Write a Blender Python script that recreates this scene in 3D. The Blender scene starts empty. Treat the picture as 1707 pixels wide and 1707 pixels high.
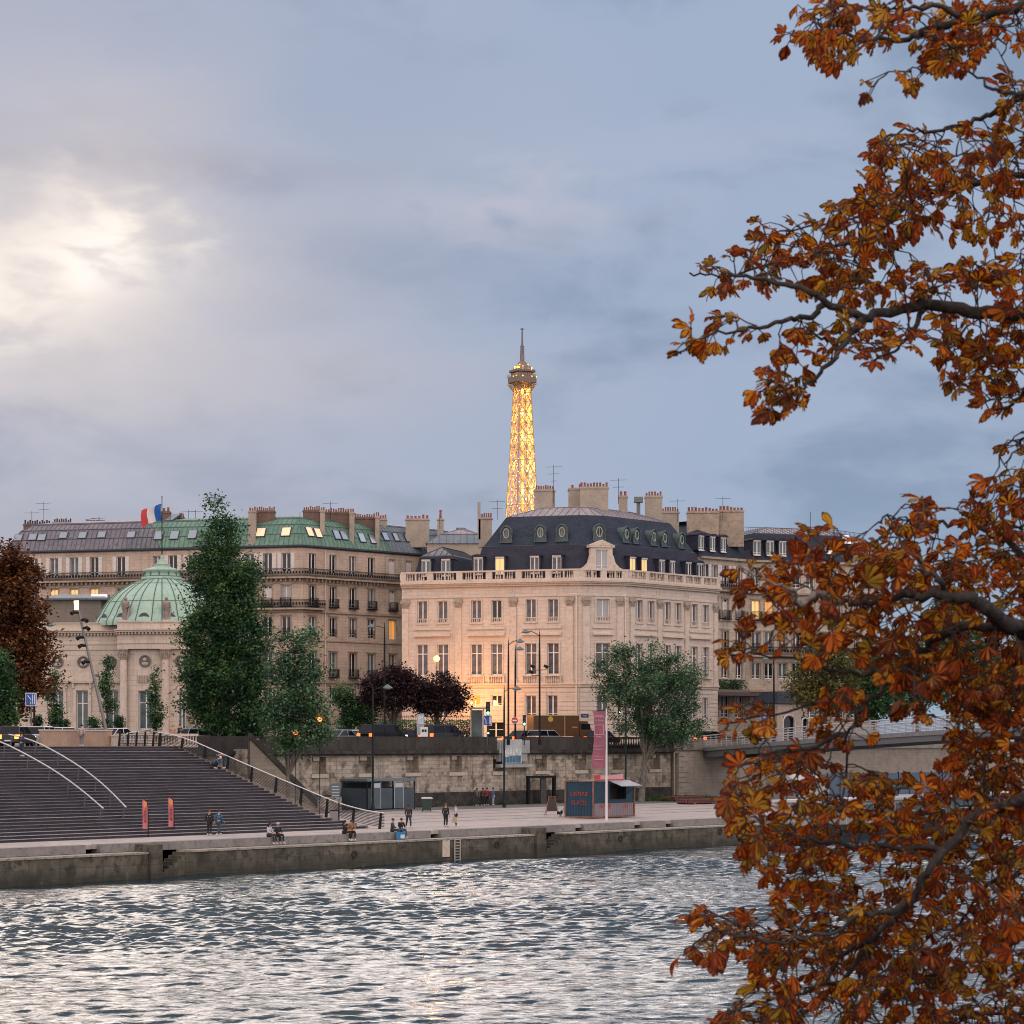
import bpy, bmesh, math, random
import numpy as np
from mathutils import Vector, Matrix
R = math.radians
rnd = random.Random(7)
C = bpy.context.scene.collection
sc = bpy.context.scene

# ------------------------------------------------------------------ camera
F, CXP, HZ, EYE = 4000.0, 853.5, 1235.0, 6.2          # focal length in photo pixels, photo centre, horizon row, eye height
cam_data = bpy.data.cameras.new("camera"); cam = bpy.data.objects.new("camera", cam_data); C.objects.link(cam)
cam.location = (0, 0, EYE); cam.rotation_euler = (R(90), 0, 0)
cam_data.sensor_width = 36; cam_data.lens = 36 * F / 1707.0
cam_data.shift_y = (HZ - 853.5) / 1707.0
cam_data.clip_start = 0.5; cam_data.clip_end = 20000
cam_data.dof.use_dof = True; cam_data.dof.focus_distance = 170; cam_data.dof.aperture_fstop = 8
sc.camera = cam
sc.view_settings.view_transform = 'Standard'; sc.view_settings.look = 'None'
sc.view_settings.gamma = 1; sc.view_settings.exposure = 0.0
sc.cycles.max_bounces = 6; sc.cycles.diffuse_bounces = 3; sc.cycles.glossy_bounces = 3
sc.cycles.transmission_bounces = 3; sc.cycles.transparent_max_bounces = 6
sc.cycles.use_denoising = True; sc.cycles.filter_width = 1.05
sc.cycles.sample_clamp_indirect = 30
sc.cycles.caustics_reflective = False; sc.cycles.caustics_refractive = False

# ------------------------------------------------------------------ sky
def build_world():
    w = bpy.data.worlds.new("World"); sc.world = w; w.use_nodes = True
    nt = w.node_tree; nt.nodes.clear(); L = nt.links.new
    def N(t, **k):
        n = nt.nodes.new(t)
        for a, v in k.items(): setattr(n, a, v)
        return n
    def M(op, a, b=None, c=None, clamp=False):
        n = N('ShaderNodeMath', operation=op, use_clamp=clamp)
        for i, v in enumerate((a, b, c)):
            if v is None: continue
            if isinstance(v, (int, float)): n.inputs[i].default_value = v
            else: L(v, n.inputs[i])
        return n.outputs[0]
    def MIX(f, a, b):
        n = N('ShaderNodeMix', data_type='RGBA'); n.clamp_factor = True
        for s, v in ((0, f), (6, a), (7, b)):
            if isinstance(v, (int, float)): n.inputs[s].default_value = v
            elif isinstance(v, tuple): n.inputs[s].default_value = (*v, 1)
            else: L(v, n.inputs[s])
        return n.outputs[2]
    tc = N('ShaderNodeTexCoord'); sep = N('ShaderNodeSeparateXYZ'); L(tc.outputs['Generated'], sep.inputs[0])
    x, y, z = sep.outputs
    az = M('ARCTAN2', x, y)                       # 0 straight over the river, + to the right
    el = M('ARCSINE', z)
    def noise(scale, detail, sx, sz, off=0.0, rough=0.55, dist=0.0):
        c = N('ShaderNodeCombineXYZ'); L(M('MULTIPLY', az, sx), c.inputs[0]); L(M('MULTIPLY', el, sz), c.inputs[1]); c.inputs[2].default_value = off
        n = N('ShaderNodeTexNoise'); n.inputs['Scale'].default_value = scale; n.inputs['Detail'].default_value = detail
        n.inputs['Roughness'].default_value = rough; n.inputs['Distortion'].default_value = dist
        L(c.outputs[0], n.inputs['Vector']); return n.outputs['Fac']
    def ramp(v, a, b):
        n = N('ShaderNodeMapRange'); n.interpolation_type = 'SMOOTHSTEP'
        n.inputs[1].default_value = a; n.inputs[2].default_value = b; L(v, n.inputs[0]); return n.outputs[0]
    def blob(a0, e0, ra, re, warp=None, wa=0.0):
        e_ = M('SUBTRACT', el, e0); a_ = M('SUBTRACT', az, a0)
        if warp is not None:
            e_ = M('ADD', e_, M('MULTIPLY', M('SUBTRACT', warp, 0.5), wa)); a_ = M('ADD', a_, M('MULTIPLY', M('SUBTRACT', warp, 0.5), wa * 1.5))
        d = M('ADD', M('POWER', M('ABSOLUTE', M('DIVIDE', a_, ra)), 2.0), M('POWER', M('ABSOLUTE', M('DIVIDE', e_, re)), 2.0))
        return M('EXPONENT', M('MULTIPLY', d, -1.0))
    n1 = noise(5.0, 5.0, 1.0, 2.1, 3.1, 0.5, 0.3)
    n2 = noise(13.0, 6.0, 1.0, 2.0, 8.4, 0.55, 0.4)
    n3 = noise(26.0, 5.0, 1.0, 2.2, 1.7, 0.5, 0.3)
    nm = M('ADD', M('MULTIPLY', n1, 0.5), M('ADD', M('MULTIPLY', n2, 0.35), M('MULTIPLY', n3, 0.15)))
    base = MIX(ramp(nm, 0.43, 0.56), SKY_DARK, SKY_MID)
    # pinkish grey towards the left and low down, clearer blue low on the right
    left = ramp(M('ADD', M('MULTIPLY', az, -1.0), M('MULTIPLY', M('SUBTRACT', n1, 0.5), 0.25)), -0.06, 0.22)
    base = MIX(M('MULTIPLY', left, 0.5), base, SKY_PINK)
    low = M('SUBTRACT', 1.0, ramp(el, 0.02, 0.13))
    lowc = MIX(ramp(az, -0.04, 0.12), SKY_LOWL, SKY_LOWR)
    base = MIX(M('MULTIPLY', low, 0.7), base, lowc)
    # soft pale bands
    b1 = blob(-0.010, 0.216, 0.055, 0.016, n3, 0.07); base = MIX(M('MULTIPLY', b1, 0.75), base, (0.55, 0.55, 0.64))
    b2 = blob(0.07, 0.245, 0.075, 0.010, n2, 0.04); base = MIX(M('MULTIPLY', b2, 0.3), base, (0.48, 0.52, 0.64))
    b3 = blob(-0.15, 0.262, 0.08, 0.022, n2, 0.05); base = MIX(M('MULTIPLY', b3, 0.5), base, (0.60, 0.57, 0.63))
    b4 = blob(-0.10, 0.150, 0.10, 0.018, n2, 0.04); base = MIX(M('MULTIPLY', b4, 0.4), base, (0.56, 0.52, 0.56))
    d2 = blob(-0.055, 0.198, 0.085, 0.018, n2, 0.05); base = MIX(M('MULTIPLY', d2, 0.65), base, (.265, .335, .475))
    d3 = blob(-0.070, 0.268, 0.06, 0.030, n2, 0.08); base = MIX(M('MULTIPLY', d3, 0.6), base, (.32, .405, .56))
    dk = blob(-0.165, 0.232, 0.09, 0.007, n2, 0.02); base = MIX(M('MULTIPLY', dk, 0.75), base, (0.29, 0.31, 0.41))
    # the veiled sun
    g0 = blob(-0.195, 0.188, 0.095, 0.052, n2, 0.07); base = MIX(M('MULTIPLY', g0, 0.85), base, (0.78, 0.70, 0.68))
    g1 = blob(-0.186, 0.195, 0.040, 0.022, n3, 0.11); base = MIX(M('MULTIPLY', g1, .95), base, (.98, 0.88, 0.80))
    g2 = blob(-0.173, 0.195, 0.022, 0.010, n3, 0.06); base = MIX(M('MULTIPLY', g2, .9), base, (1.08, 1.0, .93))
    # unseen sky behind and above the viewer, made warmer and brighter to light the facades
    back = M('SUBTRACT', 1.0, ramp(y, -0.35, 0.45)); up = ramp(z, 0.62, 0.9)
    bright = MIX(ramp(nm, 0.42, 0.60), SKY_BACK_A, SKY_BACK_B)
    base = MIX(M('MAXIMUM', back, M('MULTIPLY', up, 0.9)), base, bright)
    # bright band of sky added out of view to brighten the river's reflections
    op = M('MULTIPLY', M('MULTIPLY', ramp(z, .300, .325), M('SUBTRACT', 1.0, ramp(z, .39, .46))), ramp(M('ADD', M('MULTIPLY', n1, .7), M('MULTIPLY', n2, .5)), .42, .66))
    base = MIX(M('MULTIPLY', op, M('SUBTRACT', 1.0, back)), base, MIX(ramp(az, -.22, .02), (3.4, 2.7, 2.25), (2.8, 2.5, 2.5)))
    # below the horizon
    base = MIX(ramp(M('MULTIPLY', z, -1.0), 0.0, 0.03), base, (0.16, 0.15, 0.15))
    bg = N('ShaderNodeBackground'); L(base, bg.inputs[0]); bg.inputs[1].default_value = 1.0
    sky = N('ShaderNodeTexSky', sky_type='NISHITA'); sky.sun_disc = False
    sky.sun_elevation = SUN_EL; sky.sun_rotation = SUN_AZ; sky.altitude = 35; sky.dust_density = 0.3
    bs = N('ShaderNodeBackground'); L(sky.outputs[0], bs.inputs[0]); bs.inputs[1].default_value = 0.05
    ad = N('ShaderNodeAddShader'); mx = N('ShaderNodeMixShader'); mx.inputs[0].default_value = 0.012
    L(bg.outputs[0], mx.inputs[1]); L(bs.outputs[0], mx.inputs[2])
    out = N('ShaderNodeOutputWorld'); L(mx.outputs[0], out.inputs[0])
    w.cycles.sampling_method = 'MANUAL'; w.cycles.sample_map_resolution = 1024
SKY_DARK, SKY_MID = (0.255, 0.335, 0.475), (0.365, 0.445, 0.60)
SKY_PINK, SKY_LOWL, SKY_LOWR = (0.50, 0.48, 0.545), (0.56, 0.51, 0.54), (0.285, 0.40, 0.52)
SKY_BACK_A, SKY_BACK_B = (1.15, 1.04, 1.05), (2.1, 1.78, 1.66)
SUN_AZ, SUN_EL = math.atan2(-0.17, 1.0), R(11.4)
build_world()

# the low sun, spread out by the cloud in front of it
sun_d = bpy.data.lights.new("sun", 'SUN'); sun = bpy.data.objects.new("sun", sun_d); C.objects.link(sun)
sun_d.energy = 0.5; sun_d.angle = R(30); sun_d.color = (1.0, 0.86, 0.76)
sd = Vector((math.sin(SUN_AZ) * math.cos(SUN_EL), math.cos(SUN_AZ) * math.cos(SUN_EL), math.sin(SUN_EL)))
sun.rotation_euler = sd.to_track_quat('Z', 'Y').to_euler(); sun.location = (-60, 100, 120)

# ------------------------------------------------------------------ helpers
def at(px, py, Y):                       # photo pixel + distance -> world point
    return Vector(((px - CXP) / F * Y, Y, EYE + (HZ - py) / F * Y))
def gnd(px, py, z=0.0):                  # photo pixel on the horizontal plane z
    Y = (EYE - z) * F / (py - HZ)
    return Vector(((px - CXP) / F * Y, Y, z))
def zof(py, Y): return EYE + (HZ - py) / F * Y
Q0 = Vector((-29.4, 137.8)); U = Vector((.646, .763)).normalized(); NN = Vector((-U.y, U.x))
def Q(s, t, z=0.0):                      # along the quay edge, inland from it
    p = Q0 + U * s + NN * t
    return Vector((p.x, p.y, z))
QROT = math.atan2(U.y, U.x)
def q_s(px, t):                          # s on the line t seen at photo column px
    k = (px - CXP) / F; o = Q0 + NN * t
    return (k * o.y - o.x) / (U.x - k * U.y)
def qpx(px, t, z=0.0): return Q(q_s(px, t), t, z)

WL = {}                                  # world location of every parent
def tag(o, label=None, cat=None, group=None, kind=None):
    if label: o['label'] = label
    if cat: o['category'] = cat
    if group: o['group'] = group
    if kind: o['kind'] = kind
    return o
def thing(name, loc, label, cat, group=None, rz=0.0):
    o = bpy.data.objects.new(name, None); o.empty_display_size = 0.3; C.objects.link(o)
    o.location = loc; o.rotation_euler = (0, 0, rz); WL[o] = Vector(loc)
    return tag(o, label, cat, group)
def copy_tree(o, parent=None):
    c = o.copy(); C.objects.link(c); c.parent = parent
    WL[c] = WL.get(o, Vector())
    for ch in list(o.children): copy_tree(ch, c)
    return c

class MB:
    """collects faces; T is an optional transform for what is added next"""
    def __init__(s): s.v = []; s.f = []; s.mi = []; s.m = 0; s.T = None; s.uv = None
    def add(s, vs, fs):
        o = len(s.v)
        if s.T is None: s.v += [tuple(p) for p in vs]
        else: s.v += [tuple(s.T @ Vector(p)) for p in vs]
        for f in fs: s.f.append(tuple(i + o for i in f)); s.mi.append(s.m)
        return s
    def box(s, x0, x1, y0, y1, z0, z1):
        return s.add([(x0,y0,z0),(x1,y0,z0),(x1,y1,z0),(x0,y1,z0),(x0,y0,z1),(x1,y0,z1),(x1,y1,z1),(x0,y1,z1)],
                     [(0,3,2,1),(4,5,6,7),(0,1,5,4),(1,2,6,5),(2,3,7,6),(3,0,4,7)])
    def hexa(s, p):                       # eight corners, bottom four then top four
        return s.add(p, [(0,3,2,1),(4,5,6,7),(0,1,5,4),(1,2,6,5),(2,3,7,6),(3,0,4,7)])
    def quad(s, a, b, c, d): return s.add([a,b,c,d], [(0,1,2,3)])
    def poly(s, pts): return s.add(pts, [tuple(range(len(pts)))])
    def prism(s, pts, z0, z1):            # pts: 2D counter-clockwise
        n = len(pts)
        return s.add([(p[0],p[1],z0) for p in pts] + [(p[0],p[1],z1) for p in pts],
                     [tuple(reversed(range(n))), tuple(range(n, 2*n))] + [(i,(i+1)%n,n+(i+1)%n,n+i) for i in range(n)])
    def tube(s, pts, rad, n=6, cap=True):
        pts = [Vector(p) for p in pts]; m = len(pts)
        if not hasattr(rad, '__len__'): rad = [rad] * m
        vs = []
        for i, p in enumerate(pts):
            d = (pts[min(i+1, m-1)] - pts[max(i-1, 0)]); d = d.normalized() if d.length > 1e-9 else Vector((0,0,1))
            a = d.cross(Vector((0,0,1)))
            if a.length < 0.05: a = d.cross(Vector((0,1,0)))
            a.normalize(); b = d.cross(a)
            for k in range(n):
                t = 2*math.pi*k/n; vs.append(p + (a*math.cos(t) + b*math.sin(t)) * rad[i])
        fs = [(i*n+k, i*n+(k+1)%n, (i+1)*n+(k+1)%n, (i+1)*n+k) for i in range(m-1) for k in range(n)]
        if cap: fs += [tuple(range(n)), tuple(range((m-1)*n, m*n))]
        return s.add(vs, fs)
    def lathe(s, prof, n=12, c=(0,0,0), a0=0.0, a1=2*math.pi, sx=1.0, sy=1.0):
        full = abs(a1 - a0 - 2*math.pi) < 1e-6; k = n if full else n + 1
        vs = [(c[0] + r*math.cos(a0+(a1-a0)*j/n)*sx, c[1] + r*math.sin(a0+(a1-a0)*j/n)*sy, c[2]+z) for r, z in prof for j in range(k)]
        fs = []
        for i in range(len(prof)-1):
            for j in range(n):
                j2 = (j+1) % k
                fs.append((i*k+j, i*k+j2, (i+1)*k+j2, (i+1)*k+j))
        return s.add(vs, fs)
    def build(s, name, mats, parent=None, loc=None, kind=None, smooth=False, label=None, bevel=0):
        """vertices are world coordinates; the object's origin goes to loc (default: its parent's)"""
        if not isinstance(mats, (list, tuple)): mats = [mats]
        org = Vector(loc) if loc is not None else (WL[parent] if parent is not None else Vector((0,0,0)))
        me = bpy.data.meshes.new(name)
        me.from_pydata([(p[0]-org.x, p[1]-org.y, p[2]-org.z) for p in s.v], [], s.f)
        for m in mats: me.materials.append(m)
        if len(mats) > 1: me.polygons.foreach_set('material_index', s.mi)
        if smooth: me.polygons.foreach_set('use_smooth', [True]*len(s.f))
        me.update()
        o = bpy.data.objects.new(name, me); C.objects.link(o)
        if parent is not None:
            o.parent = parent; d = org - WL[parent]
            if parent.rotation_euler.z: d = Matrix.Rotation(-parent.rotation_euler.z, 3, 'Z') @ d
            o.location = d
        else: o.location = org
        WL[o] = org
        if kind: o['kind'] = kind
        if label: o['label'] = label
        return o
    def local(s, name, mats, parent, smooth=False, label=None):
        """vertices are already in the parent's own axes"""
        if not isinstance(mats, (list, tuple)): mats = [mats]
        me = bpy.data.meshes.new(name); me.from_pydata(s.v, [], s.f)
        for m in mats: me.materials.append(m)
        if len(mats) > 1: me.polygons.foreach_set('material_index', s.mi)
        if smooth: me.polygons.foreach_set('use_smooth', [True]*len(s.f))
        me.update(); o = bpy.data.objects.new(name, me); C.objects.link(o); o.parent = parent
        WL[o] = WL.get(parent, Vector())
        if label: o['label'] = label
        return o
def meshdata(mb, name, mats):
    if not isinstance(mats, (list, tuple)): mats = [mats]
    me = bpy.data.meshes.new(name); me.from_pydata(mb.v, [], mb.f)
    for m in mats: me.materials.append(m)
    if len(mats) > 1: me.polygons.foreach_set('material_index', mb.mi)
    me.update(); return me
def put(me, name, parent, world, rz=0.0, mat=None, label=None):
    o = bpy.data.objects.new(name, me); C.objects.link(o)
    if parent is not None:
        o.parent = parent; o.location = Vector(world) - WL[parent]
    else: o.location = world
    o.rotation_euler = (0, 0, rz); WL[o] = Vector(world)
    if label: o['label'] = label
    return o
def sub(me, name, parent):
    o = bpy.data.objects.new(name, me); C.objects.link(o); o.parent = parent; WL[o] = WL.get(parent, Vector())
    return o
def text_mb(txt, size, depth=0.01):
    """lettering as a mesh in the xz plane facing -y, centred"""
    cu = bpy.data.curves.new('t', 'FONT'); cu.body = txt; cu.size = size; cu.align_x = 'CENTER'; cu.align_y = 'CENTER'; cu.extrude = depth; cu.resolution_u = 2
    o = bpy.data.objects.new('t', cu); C.objects.link(o); bpy.context.view_layer.update()
    me = bpy.data.meshes.new_from_object(o.evaluated_get(bpy.context.evaluated_depsgraph_get()))
    mb = MB(); mb.add([(v.co.x, -v.co.z, v.co.y) for v in me.vertices], [tuple(p.vertices) for p in me.polygons])
    bpy.data.objects.remove(o); bpy.data.curves.remove(cu); bpy.data.meshes.remove(me); return mb

# ------------------------------------------------------------------ materials
MATS = {}
def new_mat(name):
    m = bpy.data.materials.new(name); m.use_nodes = True; nt = m.node_tree
    return m, nt, nt.nodes['Principled BSDF'], nt.links.new
def plain(name, col, rough=0.6, metal=0.0, spec=0.5, emis=None, es=0.0, var=0.0, vscale=3.0, alpha=None):
    if name in MATS: return MATS[name]
    m, nt, b, L = new_mat(name)
    b.inputs['Base Color'].default_value = (*col, 1); b.inputs['Roughness'].default_value = rough
    b.inputs['Metallic'].default_value = metal; b.inputs['Specular IOR Level'].default_value = spec
    if emis: b.inputs['Emission Color'].default_value = (*emis, 1); b.inputs['Emission Strength'].default_value = es
    if var:
        tc = nt.nodes.new('ShaderNodeTexCoord'); n = nt.nodes.new('ShaderNodeTexNoise'); n.inputs['Scale'].default_value = vscale; n.inputs['Detail'].default_value = 6
        r = nt.nodes.new('ShaderNodeMapRange'); r.inputs[1].default_value = .3; r.inputs[2].default_value = .7
        r.inputs[3].default_value = 1 - var; r.inputs[4].default_value = 1 + var
        mx = nt.nodes.new('ShaderNodeMix'); mx.data_type = 'RGBA'; mx.blend_type = 'MULTIPLY'; mx.inputs[0].default_value = 1; mx.inputs[6].default_value = (*col, 1)
        L(tc.outputs['Object'], n.inputs['Vector']); L(n.outputs['Fac'], r.inputs[0]); L(r.outputs[0], mx.inputs[7]); L(mx.outputs[2], b.inputs['Base Color'])
    MATS[name] = m; return m
def masonry(name, col, dark, course=0.42, block=1.1, joint=0.012, stain=0.35, bump=0.25, col2=None, patch=0.5, rot=0.0, streak=True, zdirt=None, jcol=0.55, rough=0.85, mot=0.18, msc=0.8):
    """coursed stone: horizontal and vertical joints, tone per block, soot streaks and patches"""
    m, nt, b, L = new_mat(name); nd = nt.nodes.new
    geo = nd('ShaderNodeNewGeometry'); sep = nd('ShaderNodeSeparateXYZ'); L(geo.outputs['Position'], sep.inputs[0])
    def M(op, a, c=None, clamp=False):
        n = nd('ShaderNodeMath'); n.operation = op; n.use_clamp = clamp
        for i, v in enumerate((a, c)):
            if v is None: continue
            if isinstance(v, (int, float)): n.inputs[i].default_value = v
            else: L(v, n.inputs[i])
        return n.outputs[0]
    # along-wall coordinate from position and normal, so every wall of a house gets its own joints
    nrm = nd('ShaderNodeSeparateXYZ'); L(geo.outputs['True Normal'], nrm.inputs[0])
    along = M('SUBTRACT', M('MULTIPLY', sep.outputs[0], nrm.outputs[1]), M('MULTIPLY', sep.outputs[1], nrm.outputs[0]))
    cb = nd('ShaderNodeCombineXYZ'); L(along, cb.inputs[0]); L(sep.outputs[2], cb.inputs[1])
    br = nd('ShaderNodeTexBrick'); L(cb.outputs[0], br.inputs['Vector']); br.offset = 0.5; br.squash = 1.0
    c2 = col2 or tuple(c * 0.86 for c in col)
    br.inputs['Color1'].default_value = (*col, 1); br.inputs['Color2'].default_value = (*c2, 1)
    br.inputs['Mortar'].default_value = (*[c * jcol for c in col], 1)
    br.inputs['Scale'].default_value = 1.0; br.inputs['Mortar Size'].default_value = joint; br.inputs['Mortar Smooth'].default_value = 0.3
    br.inputs['Bias'].default_value = 0.0; br.inputs['Brick Width'].default_value = block; br.inputs['Row Height'].default_value = course
    def noise(vec, sc_, det, rough_=0.6):
        n = nd('ShaderNodeTexNoise'); n.inputs['Scale'].default_value = sc_; n.inputs['Detail'].default_value = det; n.inputs['Roughness'].default_value = rough_
        L(vec, n.inputs['Vector']); return n.outputs['Fac']
    def mr(v, a, c, lo=0.0, hi=1.0):
        n = nd('ShaderNodeMapRange'); n.inputs[1].default_value = a; n.inputs[2].default_value = c; n.inputs[3].default_value = lo; n.inputs[4].default_value = hi; L(v, n.inputs[0]); return n.outputs[0]
    def mix(f, a, c, bt='MIX'):
        n = nd('ShaderNodeMix'); n.data_type = 'RGBA'; n.blend_type = bt
        for s_, v in ((0, f), (6, a), (7, c)):
            if isinstance(v, (int, float)): n.inputs[s_].default_value = v
            elif isinstance(v, tuple): n.inputs[s_].default_value = (*v, 1)
            else: L(v, n.inputs[s_])
        return n.outputs[2]
    big = noise(geo.outputs['Position'], 0.22, 5); fine = noise(geo.outputs['Position'], 3.0, 6, 0.7)
    c = mix(mr(big, .40, .62, 0.0, patch), br.outputs['Color'], tuple(x * .82 for x in dark) if patch > .7 else tuple((a_ + b_) / 2 for a_, b_ in zip(col, dark)))
    if streak:
        sv = nd('ShaderNodeCombineXYZ'); L(M('MULTIPLY', along, 2.2), sv.inputs[0]); L(M('MULTIPLY', sep.outputs[2], 0.12), sv.inputs[1])
        st = noise(sv.outputs[0], 1.0, 5, 0.65)
        c = mix(mr(st, .52, .75, 0.0, stain), c, dark)
    if zdirt:                                    # (z_low, z_high): a tide or splash line, darker below z_high
        c = mix(M('MULTIPLY', mr(M('ADD', sep.outputs[2], M('MULTIPLY', big, 0.8)), zdirt[1] + .4, zdirt[0] + .4), 0.85), c, zdirt[2])
    mid = noise(geo.outputs['Position'], msc, 8, 0.72)
    c = mix(mr(mid, .50, .60, 0.0, mot), c, dark)
    c = mix(mr(mid, .44, .34, 0.0, mot * .35), c, tuple(min(1, x * 1.22) for x in col))
    c = mix(mr(fine, .3, .7, 0.0, .35), c, tuple(x * 0.78 for x in col), 'MIX')
    L(c, b.inputs['Base Color']); b.inputs['Roughness'].default_value = rough; b.inputs['Specular IOR Level'].default_value = 0.3
    bp = nd('ShaderNodeBump'); bp.inputs['Strength'].default_value = bump; bp.inputs['Distance'].default_value = 0.05
    L(M('ADD', M('MULTIPLY', br.outputs['Fac'], -0.6), M('MULTIPLY', fine, 0.5)), bp.inputs['Height']); L(bp.outputs[0], b.inputs['Normal'])
    MATS[name] = m; return m
def mottled(name, c1, c2, scale=0.8, rough=0.8, c3=None, s3=5.0, bump=0.15, metal=0.0, spec=0.4, stretch=(1, 1, 1), lo=.38, hi=.62):
    m, nt, b, L = new_mat(name); nd = nt.nodes.new
    geo = nd('ShaderNodeNewGeometry'); mp = nd('ShaderNodeMapping'); mp.inputs['Scale'].default_value = stretch; L(geo.outputs['Position'], mp.inputs[0])
    def noise(sc_, det):
        n = nd('ShaderNodeTexNoise'); n.inputs['Scale'].default_value = sc_; n.inputs['Detail'].default_value = det; n.inputs['Roughness'].default_value = .62; L(mp.outputs[0], n.inputs['Vector']); return n.outputs['Fac']
    def mr(v, a, c):
        n = nd('ShaderNodeMapRange'); n.inputs[1].default_value = a; n.inputs[2].default_value = c; L(v, n.inputs[0]); return n.outputs[0]
    def mix(f, a, c):
        n = nd('ShaderNodeMix'); n.data_type = 'RGBA'
        for s_, v in ((0, f), (6, a), (7, c)):
            if isinstance(v, tuple): n.inputs[s_].default_value = (*v, 1)
            else: L(v, n.inputs[s_])
        return n.outputs[2]
    c = mix(mr(noise(scale, 6), lo, hi), c1, c2)
    f = noise(s3, 6); c = mix(mr(f, .5, .72), c, c3 or tuple(x * .7 for x in c1))
    L(c, b.inputs['Base Color']); b.inputs['Roughness'].default_value = rough; b.inputs['Metallic'].default_value = metal; b.inputs['Specular IOR Level'].default_value = spec
    bp = nd('ShaderNodeBump'); bp.inputs['Strength'].default_value = bump; bp.inputs['Distance'].default_value = 0.03; L(f, bp.inputs['Height']); L(bp.outputs[0], b.inputs['Normal'])
    MATS[name] = m; return m
def leafy(name, cols, rough=0.6, trans=0.25, spec=0.25):
    """foliage whose tone changes from leaf to leaf"""
    m, nt, b, L = new_mat(name); nd = nt.nodes.new
    geo = nd('ShaderNodeNewGeometry'); rp = nd('ShaderNodeValToRGB'); e = rp.color_ramp.elements
    while len(e) < len(cols): e.new(0.5)
    for i, c in enumerate(cols): e[i].position = i / max(1, len(cols) - 1); e[i].color = (*c, 1)
    tc = nd('ShaderNodeTexNoise'); tc.inputs['Scale'].default_value = 0.55; tc.inputs['Detail'].default_value = 3; L(geo.outputs['Position'], tc.inputs['Vector'])
    ad = nd('ShaderNodeMath'); ad.operation = 'MULTIPLY_ADD'; ad.inputs[1].default_value = 0.55; L(geo.outputs['Random Per Island'], ad.inputs[0])
    s2 = nd('ShaderNodeMath'); s2.operation = 'MULTIPLY_ADD'; s2.inputs[1].default_value = 1.6; s2.inputs[2].default_value = -0.58; L(tc.outputs['Fac'], s2.inputs[0]); L(s2.outputs[0], ad.inputs[2])
    L(ad.outputs[0], rp.inputs[0]); L(rp.outputs[0], b.inputs['Base Color'])
    b.inputs['Roughness'].default_value = rough; b.inputs['Specular IOR Level'].default_value = spec
    tr = nd('ShaderNodeBsdfTranslucent'); L(rp.outputs[0], tr.inputs[0]); mx = nd('ShaderNodeMixShader'); mx.inputs[0].default_value = trans
    L(b.outputs[0], mx.inputs[1]); L(tr.outputs[0], mx.inputs[2]); L(mx.outputs[0], nt.nodes['Material Output'].inputs[0])
    MATS[name] = m; return m

white_stone = masonry('pale_limestone', (.73, .62, .54), (.36, .29, .26), .40, 1.2, .018, .65, .2, patch=.32, jcol=.54, mot=.2)
tan_stone = masonry('weathered_limestone', (.64, .50, .40), (.19, .145, .12), .38, 1.0, .018, .6, .2, patch=.45, jcol=.5, mot=.3)
tan_stone2 = masonry('sooty_limestone', (.60, .50, .41), (.15, .12, .105), .38, 1.0, .018, .7, .2, patch=.5, jcol=.5, mot=.4)
palace_stone = masonry('palace_limestone', (.68, .57, .48), (.28, .23, .20), .55, 1.6, .020, .5, .2, patch=.35, jcol=.5, mot=.2)
old_wall = masonry('old_embankment_stone', (.54, .465, .385), (.045, .040, .036), .36, .85, .020, .85, .6, col2=(.30, .255, .21), patch=.30, jcol=.5, mot=.85)
clean_wall = masonry('scrubbed_embankment_stone', (.46, .40, .35), (.20, .17, .15), .34, .95, .014, .5, .3, col2=(.38, .33, .28), patch=.3, jcol=.6, mot=.4)
parapet_stone = masonry('sooty_parapet_stone', (.070, .062, .060), (.016, .015, .015), 1.3, 1.9, .02, .9, .3, col2=(.048, .044, .043), patch=.5, mot=.6)
ledge_stone = mottled('blackened_cornice_stone', (.020, .019, .019), (.07, .062, .056), 1.2)
quay_stone = masonry('mossy_quay_wall_stone', (.21, .185, .145), (.016, .018, .015), .62, 6.0, .02, .9, .5, col2=(.13, .12, .095), patch=.75, mot=1.0, msc=1.5, zdirt=(-2.1, -1.15, (.012, .016, .012)))
pale_trim = mottled('pale_trim_stone', (.66, .55, .47), (.58, .48, .40), .6, c3=(.42, .35, .30), s3=3)
tan_trim = mottled('tan_trim_stone', (.46, .36, .28), (.34, .27, .21), .7, c3=(.20, .16, .13), s3=3)
carved = mottled('carved_stone', (.36, .29, .24), (.46, .38, .32), 3.0, c3=(.15, .12, .10), s3=9, bump=.8)
render_wall = mottled('chimney_render', (.44, .37, .30), (.36, .30, .25), .8, c3=(.26, .21, .17))
brick_ch = mottled('chimney_brick', (.20, .13, .10), (.14, .09, .075), 2.0)
terracotta = plain('terracotta', (.26, .085, .05), .8, var=.4, vscale=4)
slate = mottled('slate', (.008, .016, .034), (.017, .028, .052), .5, rough=.75, c3=(.05, .058, .08), s3=5, stretch=(1, 1, 2.5))
slate_low = mottled('violet_slate', (.014, .018, .036), (.026, .029, .052), .6, rough=.75, c3=(.06, .058, .078), s3=6, stretch=(1, 1, 2.5))
zinc_violet = mottled('violet_grey_zinc', (.13, .13, .17), (.20, .185, .215), .35, rough=.5, c3=(.09, .075, .085), s3=2.5)
zinc_blue = mottled('blue_grey_zinc', (.11, .15, .19), (.16, .19, .22), .35, rough=.5, c3=(.08, .11, .13), s3=2.5)
zinc_pale = mottled('pale_zinc', (.36, .32, .33), (.27, .24, .26), .35, rough=.45, c3=(.16, .14, .14), s3=2.5)
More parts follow.
